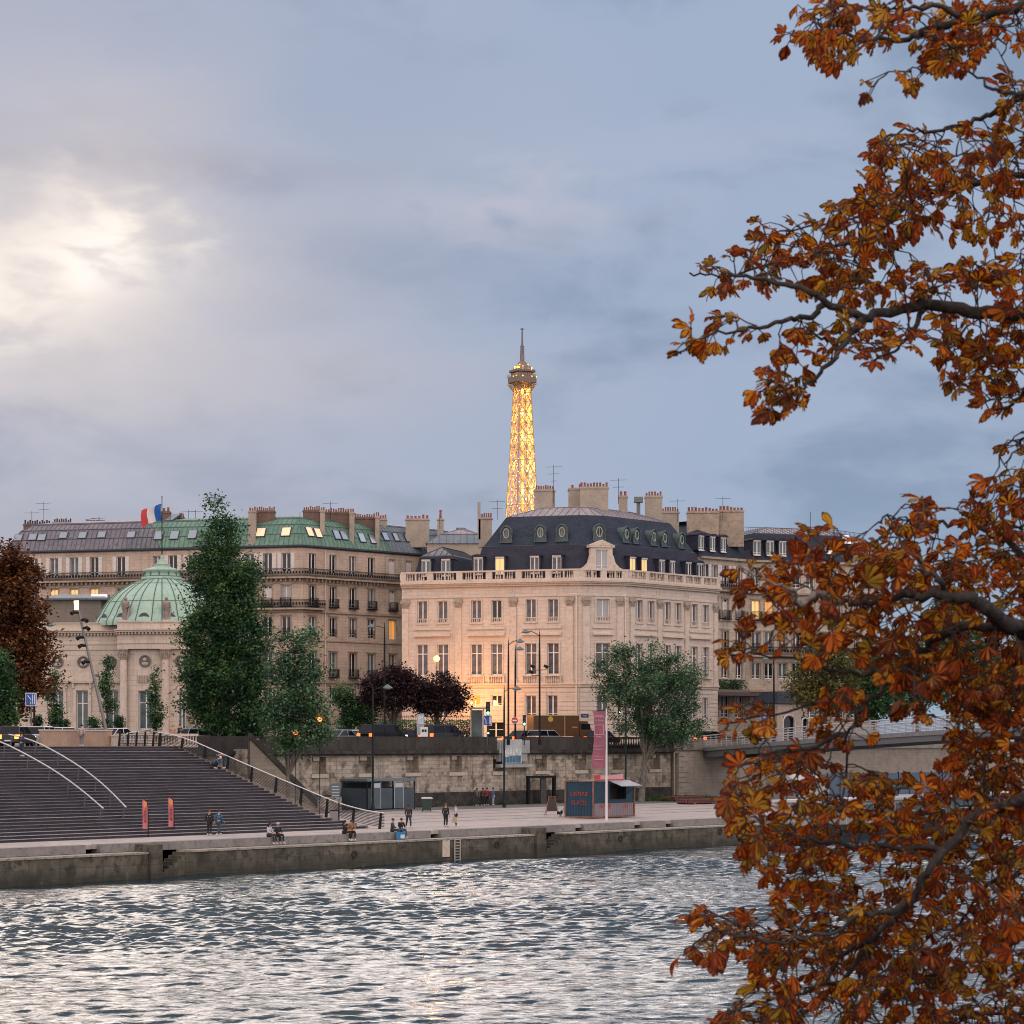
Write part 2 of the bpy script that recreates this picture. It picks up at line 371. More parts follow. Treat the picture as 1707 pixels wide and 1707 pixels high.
copper = mottled('green_copper', (.10, .19, .15), (.16, .27, .21), .4, rough=.6, c3=(.06, .135, .105), s3=2.5)
copper_pale = mottled('pale_verdigris', (.30, .44, .36), (.38, .50, .42), .5, rough=.6, c3=(.19, .34, .27), s3=3)
copper_rib = plain('verdigris_rib', (.07, .15, .12), .6)
lead = plain('lead_flashing', (.035, .04, .05), .5)
iron = plain('black_iron', (.006, .0065, .008), .6, spec=.25)
green_iron = plain('dark_green_iron', (.005, .018, .018), .55, spec=.3)
frame_white = plain('white_window_paint', (.78, .74, .72), .5)
shutter_w = plain('white_shutter_paint', (.66, .60, .57), .6, var=.12)
glass_dark = plain('dark_window_glass', (.012, .015, .020), .08, spec=.4, var=.3, vscale=.5)
glass_curt = plain('curtained_window_glass', (.11, .105, .115), .12, spec=.35, var=.5, vscale=1.2)
glass_pale = plain('blinded_window_glass', (.36, .35, .36), .2, spec=.8, var=.1)
glass_teal = plain('blue_green_window_glass', (.09, .13, .14), .12, spec=.4, var=.4, vscale=.8)
glass_lit = plain('lit_window', (.5, .35, .15), .3, emis=(1.0, .52, .14), es=.95)
glass_amber = plain('amber_window', (.4, .2, .05), .3, emis=(1.0, .36, .04), es=.75)
sky_glass = plain('rooflight_glass', (.72, .74, .80), .06, spec=1.0, metal=.85)
dull_glass = plain('dull_rooflight_glass', (.26, .30, .36), .12, spec=.8, metal=.4)
sky_lit = plain('lit_rooflight', (.5, .4, .3), .2, emis=(1.0, .58, .34), es=.8)
asphalt = mottled('asphalt', (.055, .055, .06), (.075, .073, .075), .5, c3=(.04, .04, .04))
paving = mottled('quay_paving', (.44, .385, .365), (.35, .315, .30), .25, c3=(.21, .19, .175), s3=1.6, bump=.1)
quay_cap = mottled('quay_edge_stone', (.42, .38, .32), (.30, .27, .23), .9, c3=(.09, .085, .07), s3=4)
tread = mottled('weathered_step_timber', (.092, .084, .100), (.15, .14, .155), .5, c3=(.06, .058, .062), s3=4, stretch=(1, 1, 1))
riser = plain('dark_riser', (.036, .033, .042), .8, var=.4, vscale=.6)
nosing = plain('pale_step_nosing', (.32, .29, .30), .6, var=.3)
steel = plain('brushed_steel', (.55, .54, .55), .35, metal=.6)
grass_m = mottled('grass', (.035, .075, .022), (.05, .095, .03), 2.0, rough=.9)
soil = mottled('soil', (.07, .055, .045), (.05, .04, .035), 1.0)
bark = mottled('bark', (.085, .07, .06), (.05, .042, .038), 3.0, c3=(.14, .12, .10), s3=8, bump=.5)
bark_pale = mottled('pale_bark', (.16, .14, .12), (.10, .088, .075), 2.5, c3=(.22, .19, .17), s3=6, bump=.5)
leaf_dark = leafy('dark_green_leaves', [(.008, .026, .015), (.026, .075, .036), (.060, .145, .050), (.15, .21, .065)], trans=.15)
leaf_green = leafy('grey_green_leaves', [(.012, .038, .022), (.038, .095, .050), (.085, .175, .085), (.22, .32, .19)], trans=.15)
leaf_rust = leafy('rust_leaves', [(.022, .009, .006), (.085, .030, .012), (.16, .060, .020), (.24, .12, .035)], trans=.2)
leaf_purple = leafy('purple_leaves', [(.010, .006, .009), (.028, .014, .020), (.05, .022, .028), (.07, .035, .035)])
leaf_yellow = leafy('yellow_green_leaves', [(.045, .055, .020), (.10, .105, .035), (.16, .15, .05), (.20, .17, .06)])
TOWER_W = 15000
LEAF_DENS = 1.75
WAVE = 0.0094
# ------------------------------------------------------------------ water
WZ = -2.07
def make_water():
    x0, x1, y0, y1 = -52.0, 64.0, 58.0, 222.0
    dx, dy = 0.30, 0.115
    nx, ny = int((x1-x0)/dx)+1, int((y1-y0)/dy)+1
    X, Y = np.meshgrid(np.linspace(x0, x1, nx), np.linspace(y0, y1, ny))
    Z = np.zeros_like(X); r = np.random.RandomState(5)
    patch = 0.70 + 0.45*np.sin(X*.061+Y*.043+1.0)*np.sin(X*.027-Y*.071+.4) + 0.3*np.sin(X*.13+Y*.11)*np.sin(Y*.17-X*.05+2)
    patch = np.clip(patch + .35*np.sin(X*.05-Y*.09+2.2)*np.sin(Y*.045+X*.02), 0.60, 1.6)
    tq = (X-Q0.x)*NN.x + (Y-Q0.y)*NN.y; patch *= np.clip((-tq-1.0)/9.0, .25, 1.0)          # calmer in the lee of the quay
    for i in range(58):
        lam = 0.34 * (1.9/0.34) ** r.rand()
        th = r.normal(1.42, 0.50)                      # waves run mostly towards and away from the viewer
        k = 2*math.pi/lam
        amp = WAVE * lam ** 0.95
        ph = k*(X*math.cos(th)+Y*math.sin(th)) + r.rand()*6.28 + 1.2*np.sin(X*.21+i*1.7+Y*.05)+1.1*np.sin(Y*.17+2.3*i-X*.07)
        g = 0.55+0.45*np.sin(X*r.uniform(.02,.12)+Y*r.uniform(.03,.16)+r.rand()*6.28)
        Z += amp * (np.sin(ph) + .25*np.cos(2*ph)) * patch * g * 1.5
    for lam, th, amp in ((9.0, 1.2, .035), (14.0, 1.9, .05), (6.0, 1.5, .022)):
        Z += amp*np.sin(2*math.pi/lam*(X*math.cos(th)+Y*math.sin(th))+1.5*np.sin(X*.05))
    edge = np.minimum(np.minimum(X-x0, x1-X), np.minimum(Y-y0, y1-Y)); Z *= np.clip(edge/6.0, 0, 1)
    V = np.stack([X, Y, WZ+Z], -1).reshape(-1, 3)
    idx = np.arange(nx*ny).reshape(ny, nx)
    q = np.stack([idx[:-1, :-1], idx[:-1, 1:], idx[1:, 1:], idx[1:, :-1]], -1).reshape(-1, 4)
    big = np.array([(-5000, 12, WZ), (5000, 12, WZ), (5000, 6000, WZ), (-5000, 6000, WZ), (x0, y0, WZ), (x1, y0, WZ), (x1, y1, WZ), (x0, y1, WZ)])
    n0 = len(V); V = np.vstack([V, big])
    fs = [[n0, n0+1, n0+5, n0+4], [n0+1, n0+2, n0+6, n0+5], [n0+2, n0+3, n0+7, n0+6], [n0+3, n0, n0+4, n0+7]]
    me = bpy.data.meshes.new('river_water'); me.vertices.add(len(V)); me.vertices.foreach_set('co', V.ravel())
    FA_ = np.vstack([q, np.array(fs[-4:])]).astype(np.int32); nf = len(FA_); me.loops.add(4*nf); me.loops.foreach_set('vertex_index', FA_.ravel())
    me.polygons.add(nf); me.polygons.foreach_set('loop_start', np.arange(0, 4*nf, 4, dtype=np.int32)); me.polygons.foreach_set('loop_total', np.full(nf, 4, dtype=np.int32)); me.update(calc_edges=True)
    me.polygons.foreach_set('use_smooth', np.ones(nf, dtype=bool)); me.update()
    m, nt, b, L = new_mat('river'); nd = nt.nodes.new
    b.inputs['Base Color'].default_value = (.008, .026, .036, 1); b.inputs['Roughness'].default_value = .0
    b.inputs['IOR'].default_value = 1.33; b.inputs['Specular IOR Level'].default_value = .5
    geo = nd('ShaderNodeNewGeometry'); mp = nd('ShaderNodeMapping'); mp.inputs['Scale'].default_value = (.75, 1.5, 1.0); L(geo.outputs['Position'], mp.inputs[0])
    n1 = nd('ShaderNodeTexNoise'); n1.inputs['Scale'].default_value = 3.4; n1.inputs['Detail'].default_value = 4; n1.inputs['Roughness'].default_value = .6; n1.inputs['Distortion'].default_value = .5; L(mp.outputs[0], n1.inputs['Vector'])
    bp = nd('ShaderNodeBump'); bp.inputs['Strength'].default_value = 1.0; bp.inputs['Distance'].default_value = .03; L(n1.outputs['Fac'], bp.inputs['Height']); L(bp.outputs[0], b.inputs['Normal'])
    me.materials.append(m); o = bpy.data.objects.new('river_water', me); C.objects.link(o); o['kind'] = 'structure'
make_water()

# ------------------------------------------------------------------ ground
SZ = 5.8                                    # street level
ST_S, ST_T0, ST_T1 = 34.6, 6.2, 24.0        # the wide stairs: right end, foot and head
WT = 39.8                                   # line of the embankment wall
g = MB()
g.add([Q(-400, ST_T1, SZ), Q(ST_S, ST_T1, SZ), Q(ST_S, WT+.3, SZ), Q(176, WT+.3, SZ), Q(900, WT+.3, SZ), Q(5200, WT+.3, SZ), Q(5200, 6000, SZ), Q(-3500, 6000, SZ), Q(-400, 300, SZ)],
      [(0, 1, 2, 8), (2, 3, 4, 8), (4, 5, 6, 8), (6, 7, 8)])
g.build('street_ground', asphalt, kind='structure')
g = MB()
QE = 122.0                                  # the stone quay ends here
g.prism([Q(-400, 0), Q(QE, 0), Q(QE, WT+1), Q(-400, WT+1)], -.25, 0.0)
g.build('quay_ground', paving, kind='structure')
g = MB(); g.prism([Q(QE+.01, 9), Q(420, 9), Q(420, WT+1), Q(QE+.01, WT+1)], -2.4, -.5)
g.build('lower_quay_ground', asphalt, kind='structure')
# slightly darker carriageway strip at the foot of the wall, laid on the paving
g = MB(); g.prism([Q(36, 33.6), Q(QE-1, 31.0), Q(QE-1, WT-.02), Q(36, WT-.02)], .004, .012); g.build('quay_road', mottled('worn_asphalt', (.12, .115, .12), (.17, .16, .16), .4), kind='structure')
for i, t_ in enumerate((12.0, 17.0, 22.5, 28.0)):
    g = MB(); g.prism([Q(ST_S+2, t_), Q(QE-4, t_-.4), Q(QE-4, t_-.05), Q(ST_S+2, t_+.35)], .004, .010); g.build('paving_ground', mottled('dark_paving_band%d' % i, (.22, .20, .19), (.17, .155, .15), .4), kind='structure')
# near bank under the viewer, and a terrace the chestnut grows from
g = MB(); g.prism([(-400, -200), (400, -200), (400, 11.0), (-400, 11.0)], -3.0, 4.5); g.build('near_bank_ground', soil, kind='structure')

# ------------------------------------------------------------------ quay wall with its mooring ledge
r = thing('quay_wall', Q(0, 0, WZ), 'long mossy stone quay wall rising from the river below the wide steps', 'quay wall')
w = MB()
def qbox(mb, s0, s1, t0, t1, z0, z1):
    a, b, c, d = Q(s0, t0), Q(s1, t0), Q(s1, t1), Q(s0, t1)
    mb.hexa([(a.x,a.y,z0),(b.x,b.y,z0),(c.x,c.y,z0),(d.x,d.y,z0),(a.x,a.y,z1),(b.x,b.y,z1),(c.x,c.y,z1),(d.x,d.y,z1)])
s1n, s2n = q_s(236, -.9), q_s(305, -.9)      # first water stairs
s3n, s4n = q_s(880, -.9), q_s(935, -.9)      # second water stairs
LT = -1.5
for a, b in ((-120, s1n), (s2n, s3n), (s4n, QE)):
    w = MB(); qbox(w, a, b, LT, -.002, WZ-1.5, -.62); w.build('wall', quay_stone, r)
for a, b in ((-120, s1n), (s2n, s3n), (s4n, QE)): w = MB(); qbox(w, a, b, LT-.06, -.30, -.617, -.50); w.build('ledge', quay_cap, r)
gran = mottled('granite_edge', (.21, .20, .195), (.27, .25, .24), .8, c3=(.13, .125, .12), s3=3)
gaps = [q_s(x, 0) for x in (150, 722, 962, 1060, 1112)]
prev = -120
for gpos in gaps:
    w = MB(); qbox(w, prev, gpos-.55, -.28, .55, -.48, .02); w.build('edge_course', gran, r); prev = gpos+.55
w = MB(); qbox(w, prev, QE, -.28, .55, -.48, .02); w.build('edge_course', gran, r)
for (a, b, flip) in ((s1n, s2n, 1), (s3n, s4n, 1)):
    w = MB(); n = 7; L_ = b - a
    land = a + L_*.28
    qbox(w, a+.02, land, LT-.25, -.3, WZ-1.5, -.05 if flip else -.6)
    for i in range(n):
        s0 = land + (b-land)*i/n; s1 = land + (b-land)*(i+1)/n
        qbox(w, s0+.01, s1, LT, -.3, WZ-1.5, -1.75 + .19*i)
    w.build('water_stair', quay_stone, r)
w = MB()
for px_, py_ in ((258, 1449), (590, 1424), (828, 1408), (1034, 1398), (1200, 1386)):
    s = q_s(px_, LT); p = Q(s, LT-.03, 0); Yp = p.y; p.z = zof(py_, Yp)
    w.T = Matrix.Translation(p) @ Matrix.Rotation(QROT, 4, 'Z') @ Matrix.Rotation(R(90), 4, 'X')
    w.lathe([(.26, 0), (.26, .04), (.12, .04), (.12, -.0)], 14); w.T = None; w.build('mooring_ring', plain('rusted_iron', (.03, .025, .022), .8), r); w = MB()
w = MB(); s = q_s(760, LT)
for ds in (-.28, .28): a = Q(s+ds, LT-.14, 0); w.tube([(a.x, a.y, WZ-.3), (a.x, a.y, -.45)], .045, 6)
for i in range(8):
    z = WZ+.05 + i*.2; w.tube([Q(s-.28, LT-.14, z), Q(s+.28, LT-.14, z)], .03, 5)
w.build('ladder', plain('galvanised_ladder', (.42, .40, .37), .6), r)
w = MB(); a0 = q_s(737, LT); qbox(w, a0, a0+.75, LT-.05, LT+.001, WZ+.3, -.62); w.build('pale_patch', pale_trim, r)

# ------------------------------------------------------------------ wide stairs
r = thing('riverside_steps', Q(0, ST_T0, 0), 'very wide dark grandstand steps with pale nosings climbing from quay to street', 'steps')
NST = 31; RISE = SZ/NST; TR = (ST_T1-ST_T0)/NST
sm, nz = MB(), MB()
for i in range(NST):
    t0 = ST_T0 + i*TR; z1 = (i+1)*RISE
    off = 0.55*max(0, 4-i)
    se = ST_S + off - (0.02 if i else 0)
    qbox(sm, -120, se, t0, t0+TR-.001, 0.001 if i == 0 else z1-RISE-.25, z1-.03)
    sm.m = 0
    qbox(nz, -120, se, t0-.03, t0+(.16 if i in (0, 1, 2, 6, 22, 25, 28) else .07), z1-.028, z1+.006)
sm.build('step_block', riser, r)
tr = MB()
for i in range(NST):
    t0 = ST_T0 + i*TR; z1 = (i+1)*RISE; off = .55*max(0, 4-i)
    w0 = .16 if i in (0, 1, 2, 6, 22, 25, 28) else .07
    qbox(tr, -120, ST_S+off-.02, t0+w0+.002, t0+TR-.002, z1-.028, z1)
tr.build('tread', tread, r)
n1, n2 = MB(), MB()
for i in range(NST):
    t0 = ST_T0 + i*TR; z1 = (i+1)*RISE; off = .55*max(0, 4-i); pale = i in (0, 1, 2, 6, 22, 25, 28)
    qbox(n1 if pale else n2, -120, ST_S+off-.02, t0-.03, t0+(.16 if pale else .07), z1-.028, z1+.006)
n1.build('pale_nosing', nosing, r); n2.build('grey_nosing', plain('grey_step_nosing', (.17, .155, .175), .6, var=.3), r)
# side wall that closes the flank of the stairs
sw = MB()
for i in range(NST):
    t0 = ST_T0+i*TR; off = .55*max(0, 4-i); qbox(sw, ST_S+off-.015, ST_S+off+.25, t0, t0+TR, 0, (i+1)*RISE+.02)
sw.build('flank_wall', masonry('flank_stone', (.30, .26, .22), (.12, .10, .09), .4, 1.0), r)

# handrails
def rail_along(name, label, s0, s1, t_top, t_bot, ext, posts, hgt, rad, cables=False, matr=steel, bulge=0.0):
    """a rail running down the stairs from (s0,t_top) to (s1,t_bot)"""
    def zst(t): return max(0.0, min(SZ, (t-ST_T0)/(ST_T1-ST_T0)*SZ))
    def P(u, h):
        t = t_top+(t_bot-t_top)*u; s = s0+(s1-s0)*u + bulge*math.sin(math.pi*u)
        zz = sum(zst(t + d) for d in (-2.4, -1.2, 0, 1.2, 2.4))/5
        return Q(s, t, zz+h)
    root = thing(name, P(1, 0), label, 'handrail')
    m = MB(); n = 26; m.tube([P(k/n, hgt) for k in range(n+1)], rad, 7); m.build('rail', matr, root, smooth=True)
    for k in range(posts):
        u = (k+.12)/(posts-.76) if posts > 1 else 0
        u = min(1, u); m = MB(); a = P(u, -.25); b = P(u, hgt); lean = U*(-.28)
        a2 = Vector((a.x+lean.x*.6, a.y+lean.y*.6, a.z))
        m.tube([a2, b], [.12, .09] if cables else [.05, .04], 6); m.build('post', iron if cables else plain('grey_post', (.07, .07, .08), .5), root)
    if cables:
        m = MB()
        for c in range(9):
            h = .12+.105*c; m.tube([P(k/n, h) for k in range(n+1)], .024, 4, False)
        m.build('cable', plain('dark_cable', (.045, .045, .05), .4, metal=.3), root)
    return root
def inv(px, py):      # photo pixel -> point on the stair slope (s, t)
    best = None
    for i in range(400):
        t = ST_T0 + (ST_T1-ST_T0)*i/399; s = q_s(px, t); p = Q(s, t, (t-ST_T0)/(ST_T1-ST_T0)*SZ)
        e = abs(HZ + (EYE-p.z)*F/p.y - py)
        if best is None or e < best[0]: best = (e, s, t)
    return best[1], best[2]
h1 = .95
sA, tA = inv(172, 1372); sB, tB = inv(210, 1370)
rail_along('stair_handrail', 'left of the two bright steel handrails descending the dark steps', q_s(-30, 24), sA, 24.5, tA, 0, 7, h1, .055, bulge=1.0)
rail_along('stair_handrail', 'right of the two bright steel handrails descending the dark steps', q_s(15, 25), sB, 25, tB, 0, 7, h1, .055, bulge=1.2)
rail_along('cable_balustrade', 'curving steel balustrade with thin cables along the right flank of the steps', ST_S-.2, ST_S+2.2, 25.5, 4.4, 0, 10, 1.08, .05, cables=True, bulge=-.3)
tr_ = [o for o in bpy.data.objects if o.name == 'cable_balustrade'][0]; sa0, sb0 = q_s(200, 25.5), ST_S-.2      # its level run along the head of the steps
m = MB(); m.tube([Q(sa0, 25.5, SZ+.6), Q(sa0+.8, 25.5, SZ+1.0), Q(sa0+3, 25.5, SZ+1.18), Q((sa0+sb0)/2, 25.5, SZ+1.22), Q(sb0, 25.5, SZ+1.05)], .05, 7); m.build('rail', steel, tr_, smooth=True)
for k in range(5): m = MB(); s_ = sa0+(sb0-sa0)*k/4.5; m.tube([Q(s_-.1, 25.5, SZ-.1), Q(s_, 25.5, SZ+1.1)], [.09, .07], 6); m.build('post', iron, tr_)
m = MB()
for c in range(8): m.tube([Q(sa0, 25.5, SZ+.08+.12*c), Q(sb0, 25.5, SZ+.08+.12*c)], .02, 4, False)
m.build('cable', MATS['dark_cable'], tr_)

# ------------------------------------------------------------------ embankment wall
r = thing('embankment_wall', Q(70, WT, 0), 'high weathered stone embankment wall with blackened parapet behind the quay', 'retaining wall')
WS0, WS1 = 34.6, q_s(1118, WT)
PT = 6.6
w = MB(); niches = []
for px_ in (532, 610, 687, 760, 832, 902, 968, 1030, 1092):
    s = q_s(px_, WT)
    if s < WS0+2: continue
    niches.append(s)
zt = 5.02
def wall_with_holes(mb, s0, s1, t, z0, z1, holes, depth):
    us = sorted({s0, s1, *[h[0] for h in holes], *[h[1] for h in holes]}); zs = sorted({z0, z1, *[h[2] for h in holes], *[h[3] for h in holes]})
    for a, b in zip(us, us[1:]):
        for c, d in zip(zs, zs[1:]):
            m_, n_ = (a+b)/2, (c+d)/2
            if any(h[0] < m_ < h[1] and h[2] < n_ < h[3] for h in holes): continue
            mb.quad(Q(a, t, c), Q(b, t, c), Q(b, t, d), Q(a, t, d))
    for a, b, c, d in holes:
        e = t+depth
        mb.quad(Q(a, e, c), Q(b, e, c), Q(b, e, d), Q(a, e, d))
        mb.quad(Q(a, t, c), Q(b, t, c), Q(b, e, c), Q(a, e, c)); mb.quad(Q(a, e, d), Q(b, e, d), Q(b, t, d), Q(a, t, d))
        mb.quad(Q(a, t, c), Q(a, e, c), Q(a, e, d), Q(a, t, d)); mb.quad(Q(b, e, c), Q(b, t, c), Q(b, t, d), Q(b, e, d))
door_s = [q_s(862+20, WT)]
holes = [(s-.9, s+.9, 3.25, 4.75) for s in niches]
holes = [h for h in holes]
wall_with_holes(w, WS0, WS1, WT, -.1, zt, holes, .8)
w.build('wall', old_wall, r)
w = MB()
sill_m = mottled('pale_sill_stone', (.56, .50, .42), (.44, .38, .32), 1.0)
for s in niches: w = MB(); qbox(w, s-1.05, s+1.05, WT-.16, WT+.2, 2.90, 3.235); w.build('niche_sill', sill_m, r)
w = MB()
for s in niches:
    if rnd.random() < .7: qbox(w, s-.62+rnd.uniform(-.2, .2), s+.1, WT-.03, WT+.3, 4.42, 4.9)
w.build('pale_block', mottled('pale_patch_stone', (.42, .38, .33), (.35, .31, .26), 1.0), r)
w = MB(); qbox(w, WS0, WS1, WT-.55, WT+.1, 5.02, 5.32); qbox(w, WS0, WS1, WT-.35, WT+.1, 4.86, 5.018); qbox(w, WS0, WS1, WT-.12, WT-.002, -.05, 1.35)
w.build('cornice', ledge_stone, r)
w = MB(); sN0, sN1 = q_s(826, WT-.1), q_s(876, WT-.1); sB0 = q_s(1012, WT-.1)
for a, b in ((WS0, sN0), (sN1, sB0), (sB0+12, WS1)): w = MB(); qbox(w, a, b, WT-.28, WT+.12, 5.322, PT); w.build('parapet', parapet_stone, r)
w = MB(); qbox(w, sB0, sB0+12, WT-.28, WT+.12, 5.322, 5.5); qbox(w, sB0, sB0+12, WT-.3, WT+.14, 6.4, PT)
w.build('parapet_rail', parapet_stone, r)
bal = [(.05, 0), (.10, .1), (.12, .3), (.05, .6), (.05, .8), (.09, .9)]
w = MB(); k = 0
while sB0+.3+k*.42 < sB0+11.8:
    p = Q(sB0+.3+k*.42, WT-.08, 5.5); w.lathe(bal, 6, p); k += 1
w.build('baluster', parapet_stone, r)
# projecting poster bay
w = MB(); qbox(w, sN0, sN1, WT-.65, WT+.12, 5.0, PT-.35); qbox(w, sN0+.2, sN1-.2, WT-.5, WT-.002, 4.2, 4.99); qbox(w, sN0+.1, sN1+.3, WT-.75, WT-.002, 3.62, 3.95); w.build('bay', mottled('pale_bay', (.40, .42, .42), (.30, .31, .31), 1.0), r)
# scrubbed pier with quoins and smooth end wall
sP = q_s(1118, WT); w = MB()
wall_with_holes(w, sP, sP+18.5, WT-.4, -.1, 5.2, [(sP+.25, sP+.75, 0, 4.9)], .5); w.build('end_wall', clean_wall, r)
w = MB()
for k in range(9): qbox(w, sP+.8, sP+(2.6 if k % 2 else 2.0), WT-.49, WT-.40, .15+k*.55, .62+k*.55)
w.build('quoin', clean_wall, r)
w = MB(); qbox(w, WS1+.01, sP+18.5, WT-.62, WT+.1, 5.204, 5.5); qbox(w, WS1+.01, sP+18.5, WT-.5, WT-.1, 5.502, 6.35); w.build('end_parapet', mottled('worn_parapet', (.25, .22, .19), (.16, .14, .125), .8), r)

# the wall goes on beyond the footbridge
sF = q_s(1318, WT); w = MB(); wall_with_holes(w, sF, 300, WT-.2, -2.0, 5.3, [], .4); w.build('far_wall', clean_wall, r)
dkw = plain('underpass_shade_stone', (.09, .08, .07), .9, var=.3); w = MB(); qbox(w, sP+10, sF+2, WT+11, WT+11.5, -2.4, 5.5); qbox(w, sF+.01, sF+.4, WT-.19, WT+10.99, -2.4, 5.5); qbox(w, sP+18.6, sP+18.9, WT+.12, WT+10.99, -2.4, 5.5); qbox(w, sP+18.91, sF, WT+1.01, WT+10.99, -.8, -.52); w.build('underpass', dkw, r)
w = MB(); qbox(w, sF, 300, WT-.5, WT+.1, 5.304, 6.2); w.build('far_parapet', mottled('pale_parapet', (.42, .38, .34), (.30, .27, .24), .8), r)
# gate frame of dark timber against the wall, with door
g = thing('timber_gateway', Q(q_s(903, WT), WT-.4, 0), 'dark timber gateway frame against the embankment wall left of the blue container', 'gateway')
a, b = q_s(881, WT-1.2), q_s(927, WT-1.2); tt = WT-1.2
m = MB(); qbox(m, a, a+.28, tt, tt+.3, 0, 2.55); m.build('post', iron, g); m = MB(); qbox(m, b-.28, b, tt, tt+.3, 0, 2.55); m.build('post', iron, g)
m = MB(); qbox(m, a, b, tt-.02, tt+.32, 2.55, 2.78); m.build('lintel', iron, g)
m = MB(); qbox(m, (a+b)/2-.1, (a+b)/2+.75, tt+.1, tt+.25, 0, 2.54); m.build('door', plain('dark_door', (.05, .045, .045), .6, var=.3), g)

# stone stair with parapet descending along the wall
r = thing('embankment_stair', Q(ST_S+2, WT-2, 0), 'stone stair with sloping dark parapet descending along the embankment wall', 'stone stair')
sa, sb = q_s(418, WT-2.4), q_s(528, WT-2.4)
w = MB(); n = 16
for i in range(n):
    s0 = sa+(sb-sa)*i/n; s1 = sa+(sb-sa)*(i+1)/n; qbox(w, s0, s1-.001, WT-2.0, WT-.005, 0, SZ-(i+1)*SZ/n+.05)
w.build('flight', old_wall, r)
def slope(mb, t0, t1, h0, h1):
    pa = [Q(sa, t0, SZ+h0), Q(sb, t0, h0), Q(sb, t1, h0), Q(sa, t1, SZ+h0), Q(sa, t0, SZ+h1), Q(sb, t0, h1), Q(sb, t1, h1), Q(sa, t1, SZ+h1)]
    mb.hexa(pa)
w = MB(); slope(w, WT-2.42, WT-2.05, .55, 1.1); w.build('sloping_coping', mottled('dark_coping', (.055, .05, .045), (.03, .027, .025), .9), r)
w = MB(); w.add([Q(sa, WT-2.3, 0), Q(sb, WT-2.3, 0), Q(sb, WT-2.3, .545), Q(sa, WT-2.3, SZ+.545), Q(sa, WT-2.1, 0), Q(sb, WT-2.1, 0), Q(sb, WT-2.1, .545), Q(sa, WT-2.1, SZ+.545)], [(0,1,2,3),(4,7,6,5),(1,5,6,2)])
w.build('flank', masonry('stair_flank_stone', (.34, .29, .23), (.08, .07, .06), .34, .9, col2=(.24, .20, .17), patch=.6), r)
w = MB(); qbox(w, sb+.01, sb+2.9, WT-2.6, WT-1.9, 0, 1.25); w.build('end_block', old_wall, r)

# ------------------------------------------------------------------ low walls at the head of the steps
r = thing('street_wall', Q(-10, ST_T1+3, SZ), 'low smooth wall at the head of the steps with an orange car-light glow painted in', 'low wall')
t5 = ST_T1+3.0
w = MB(); a, b = q_s(70, t5), q_s(187, t5); qbox(w, a, b, t5, t5+.3, SZ-.3, zof(1218, Q(a, t5).y)); w.build('wall', mottled('orange_glow_render', (.48, .33, .24), (.36, .25, .19), .6), r)  # orange glow of the car lights is put into the render colour
w = MB(); qbox(w, a-.05, b+.05, t5-.06, t5+.36, zof(1218, Q(a, t5).y)+.002, zof(1218, Q(a, t5).y)+.09); w.build('coping', pale_trim, r)
r = thing('stone_balustrade', Q(0, t5, SZ), 'short pale stone balustrade between low wall and trees at head of steps', 'balustrade')
a, b = q_s(196, t5), q_s(330, t5)
w = MB(); qbox(w, a, b, t5, t5+.3, SZ-.1, SZ+.12); qbox(w, a, b, t5-.04, t5+.34, SZ+.78, SZ+.95); w.build('rail', pale_trim, r)
w = MB(); k = 0
while a+k*3 < b: w = MB(); qbox(w, a+k*3.0, a+k*3.0+.5, t5+.01, t5+.29, SZ+.122, SZ+.778); w.build('pier', pale_trim, r); k += 1
w = MB(); k = 0
while a+.7+k*.28 < b:
    s = a+.7+k*.28
    if (s-a) % 3.0 > .6: w.lathe([(.05, 0), (.09, .15), (.05, .4), (.05, .5), (.08, .655)], 6, Q(s, t5+.15, SZ+.12))
    elif w.v: w.build('baluster_bay', pale_trim, r); w = MB()
    k += 1
if w.v: w.build('baluster_bay', pale_trim, r)
r = thing('white_pedestal', Q(q_s(192, t5-.4), t5-.4, SZ), 'small white stone pedestal at the end of the orange wall', 'pedestal')
w = MB(); a = q_s(189, t5-.4); qbox(w, a, a+.45, t5-.5, t5-.1, SZ-.2, SZ+.72); qbox(w, a-.05, a+.5, t5-.55, t5-.05, SZ+.722, SZ+.80); w.build('block', pale_trim, r)

# grass verge and flower bed near the tree on the quay
g = MB(); g.prism([Q(q_s(1090, 36), 36.5), Q(QE-.3, 33.5), Q(QE-.3, WT-.5), Q(q_s(1090, 36), WT-.5)], .01, .16); g.build('verge_ground', grass_m, kind='structure')
g = MB(); g.prism([Q(ST_S+3.0, 27), Q(ST_S+20, 33), Q(ST_S+20, WT-2.5), Q(ST_S+3.0, WT-2.5)], .013, .10); g.build('bed_ground', grass_m, kind='structure')
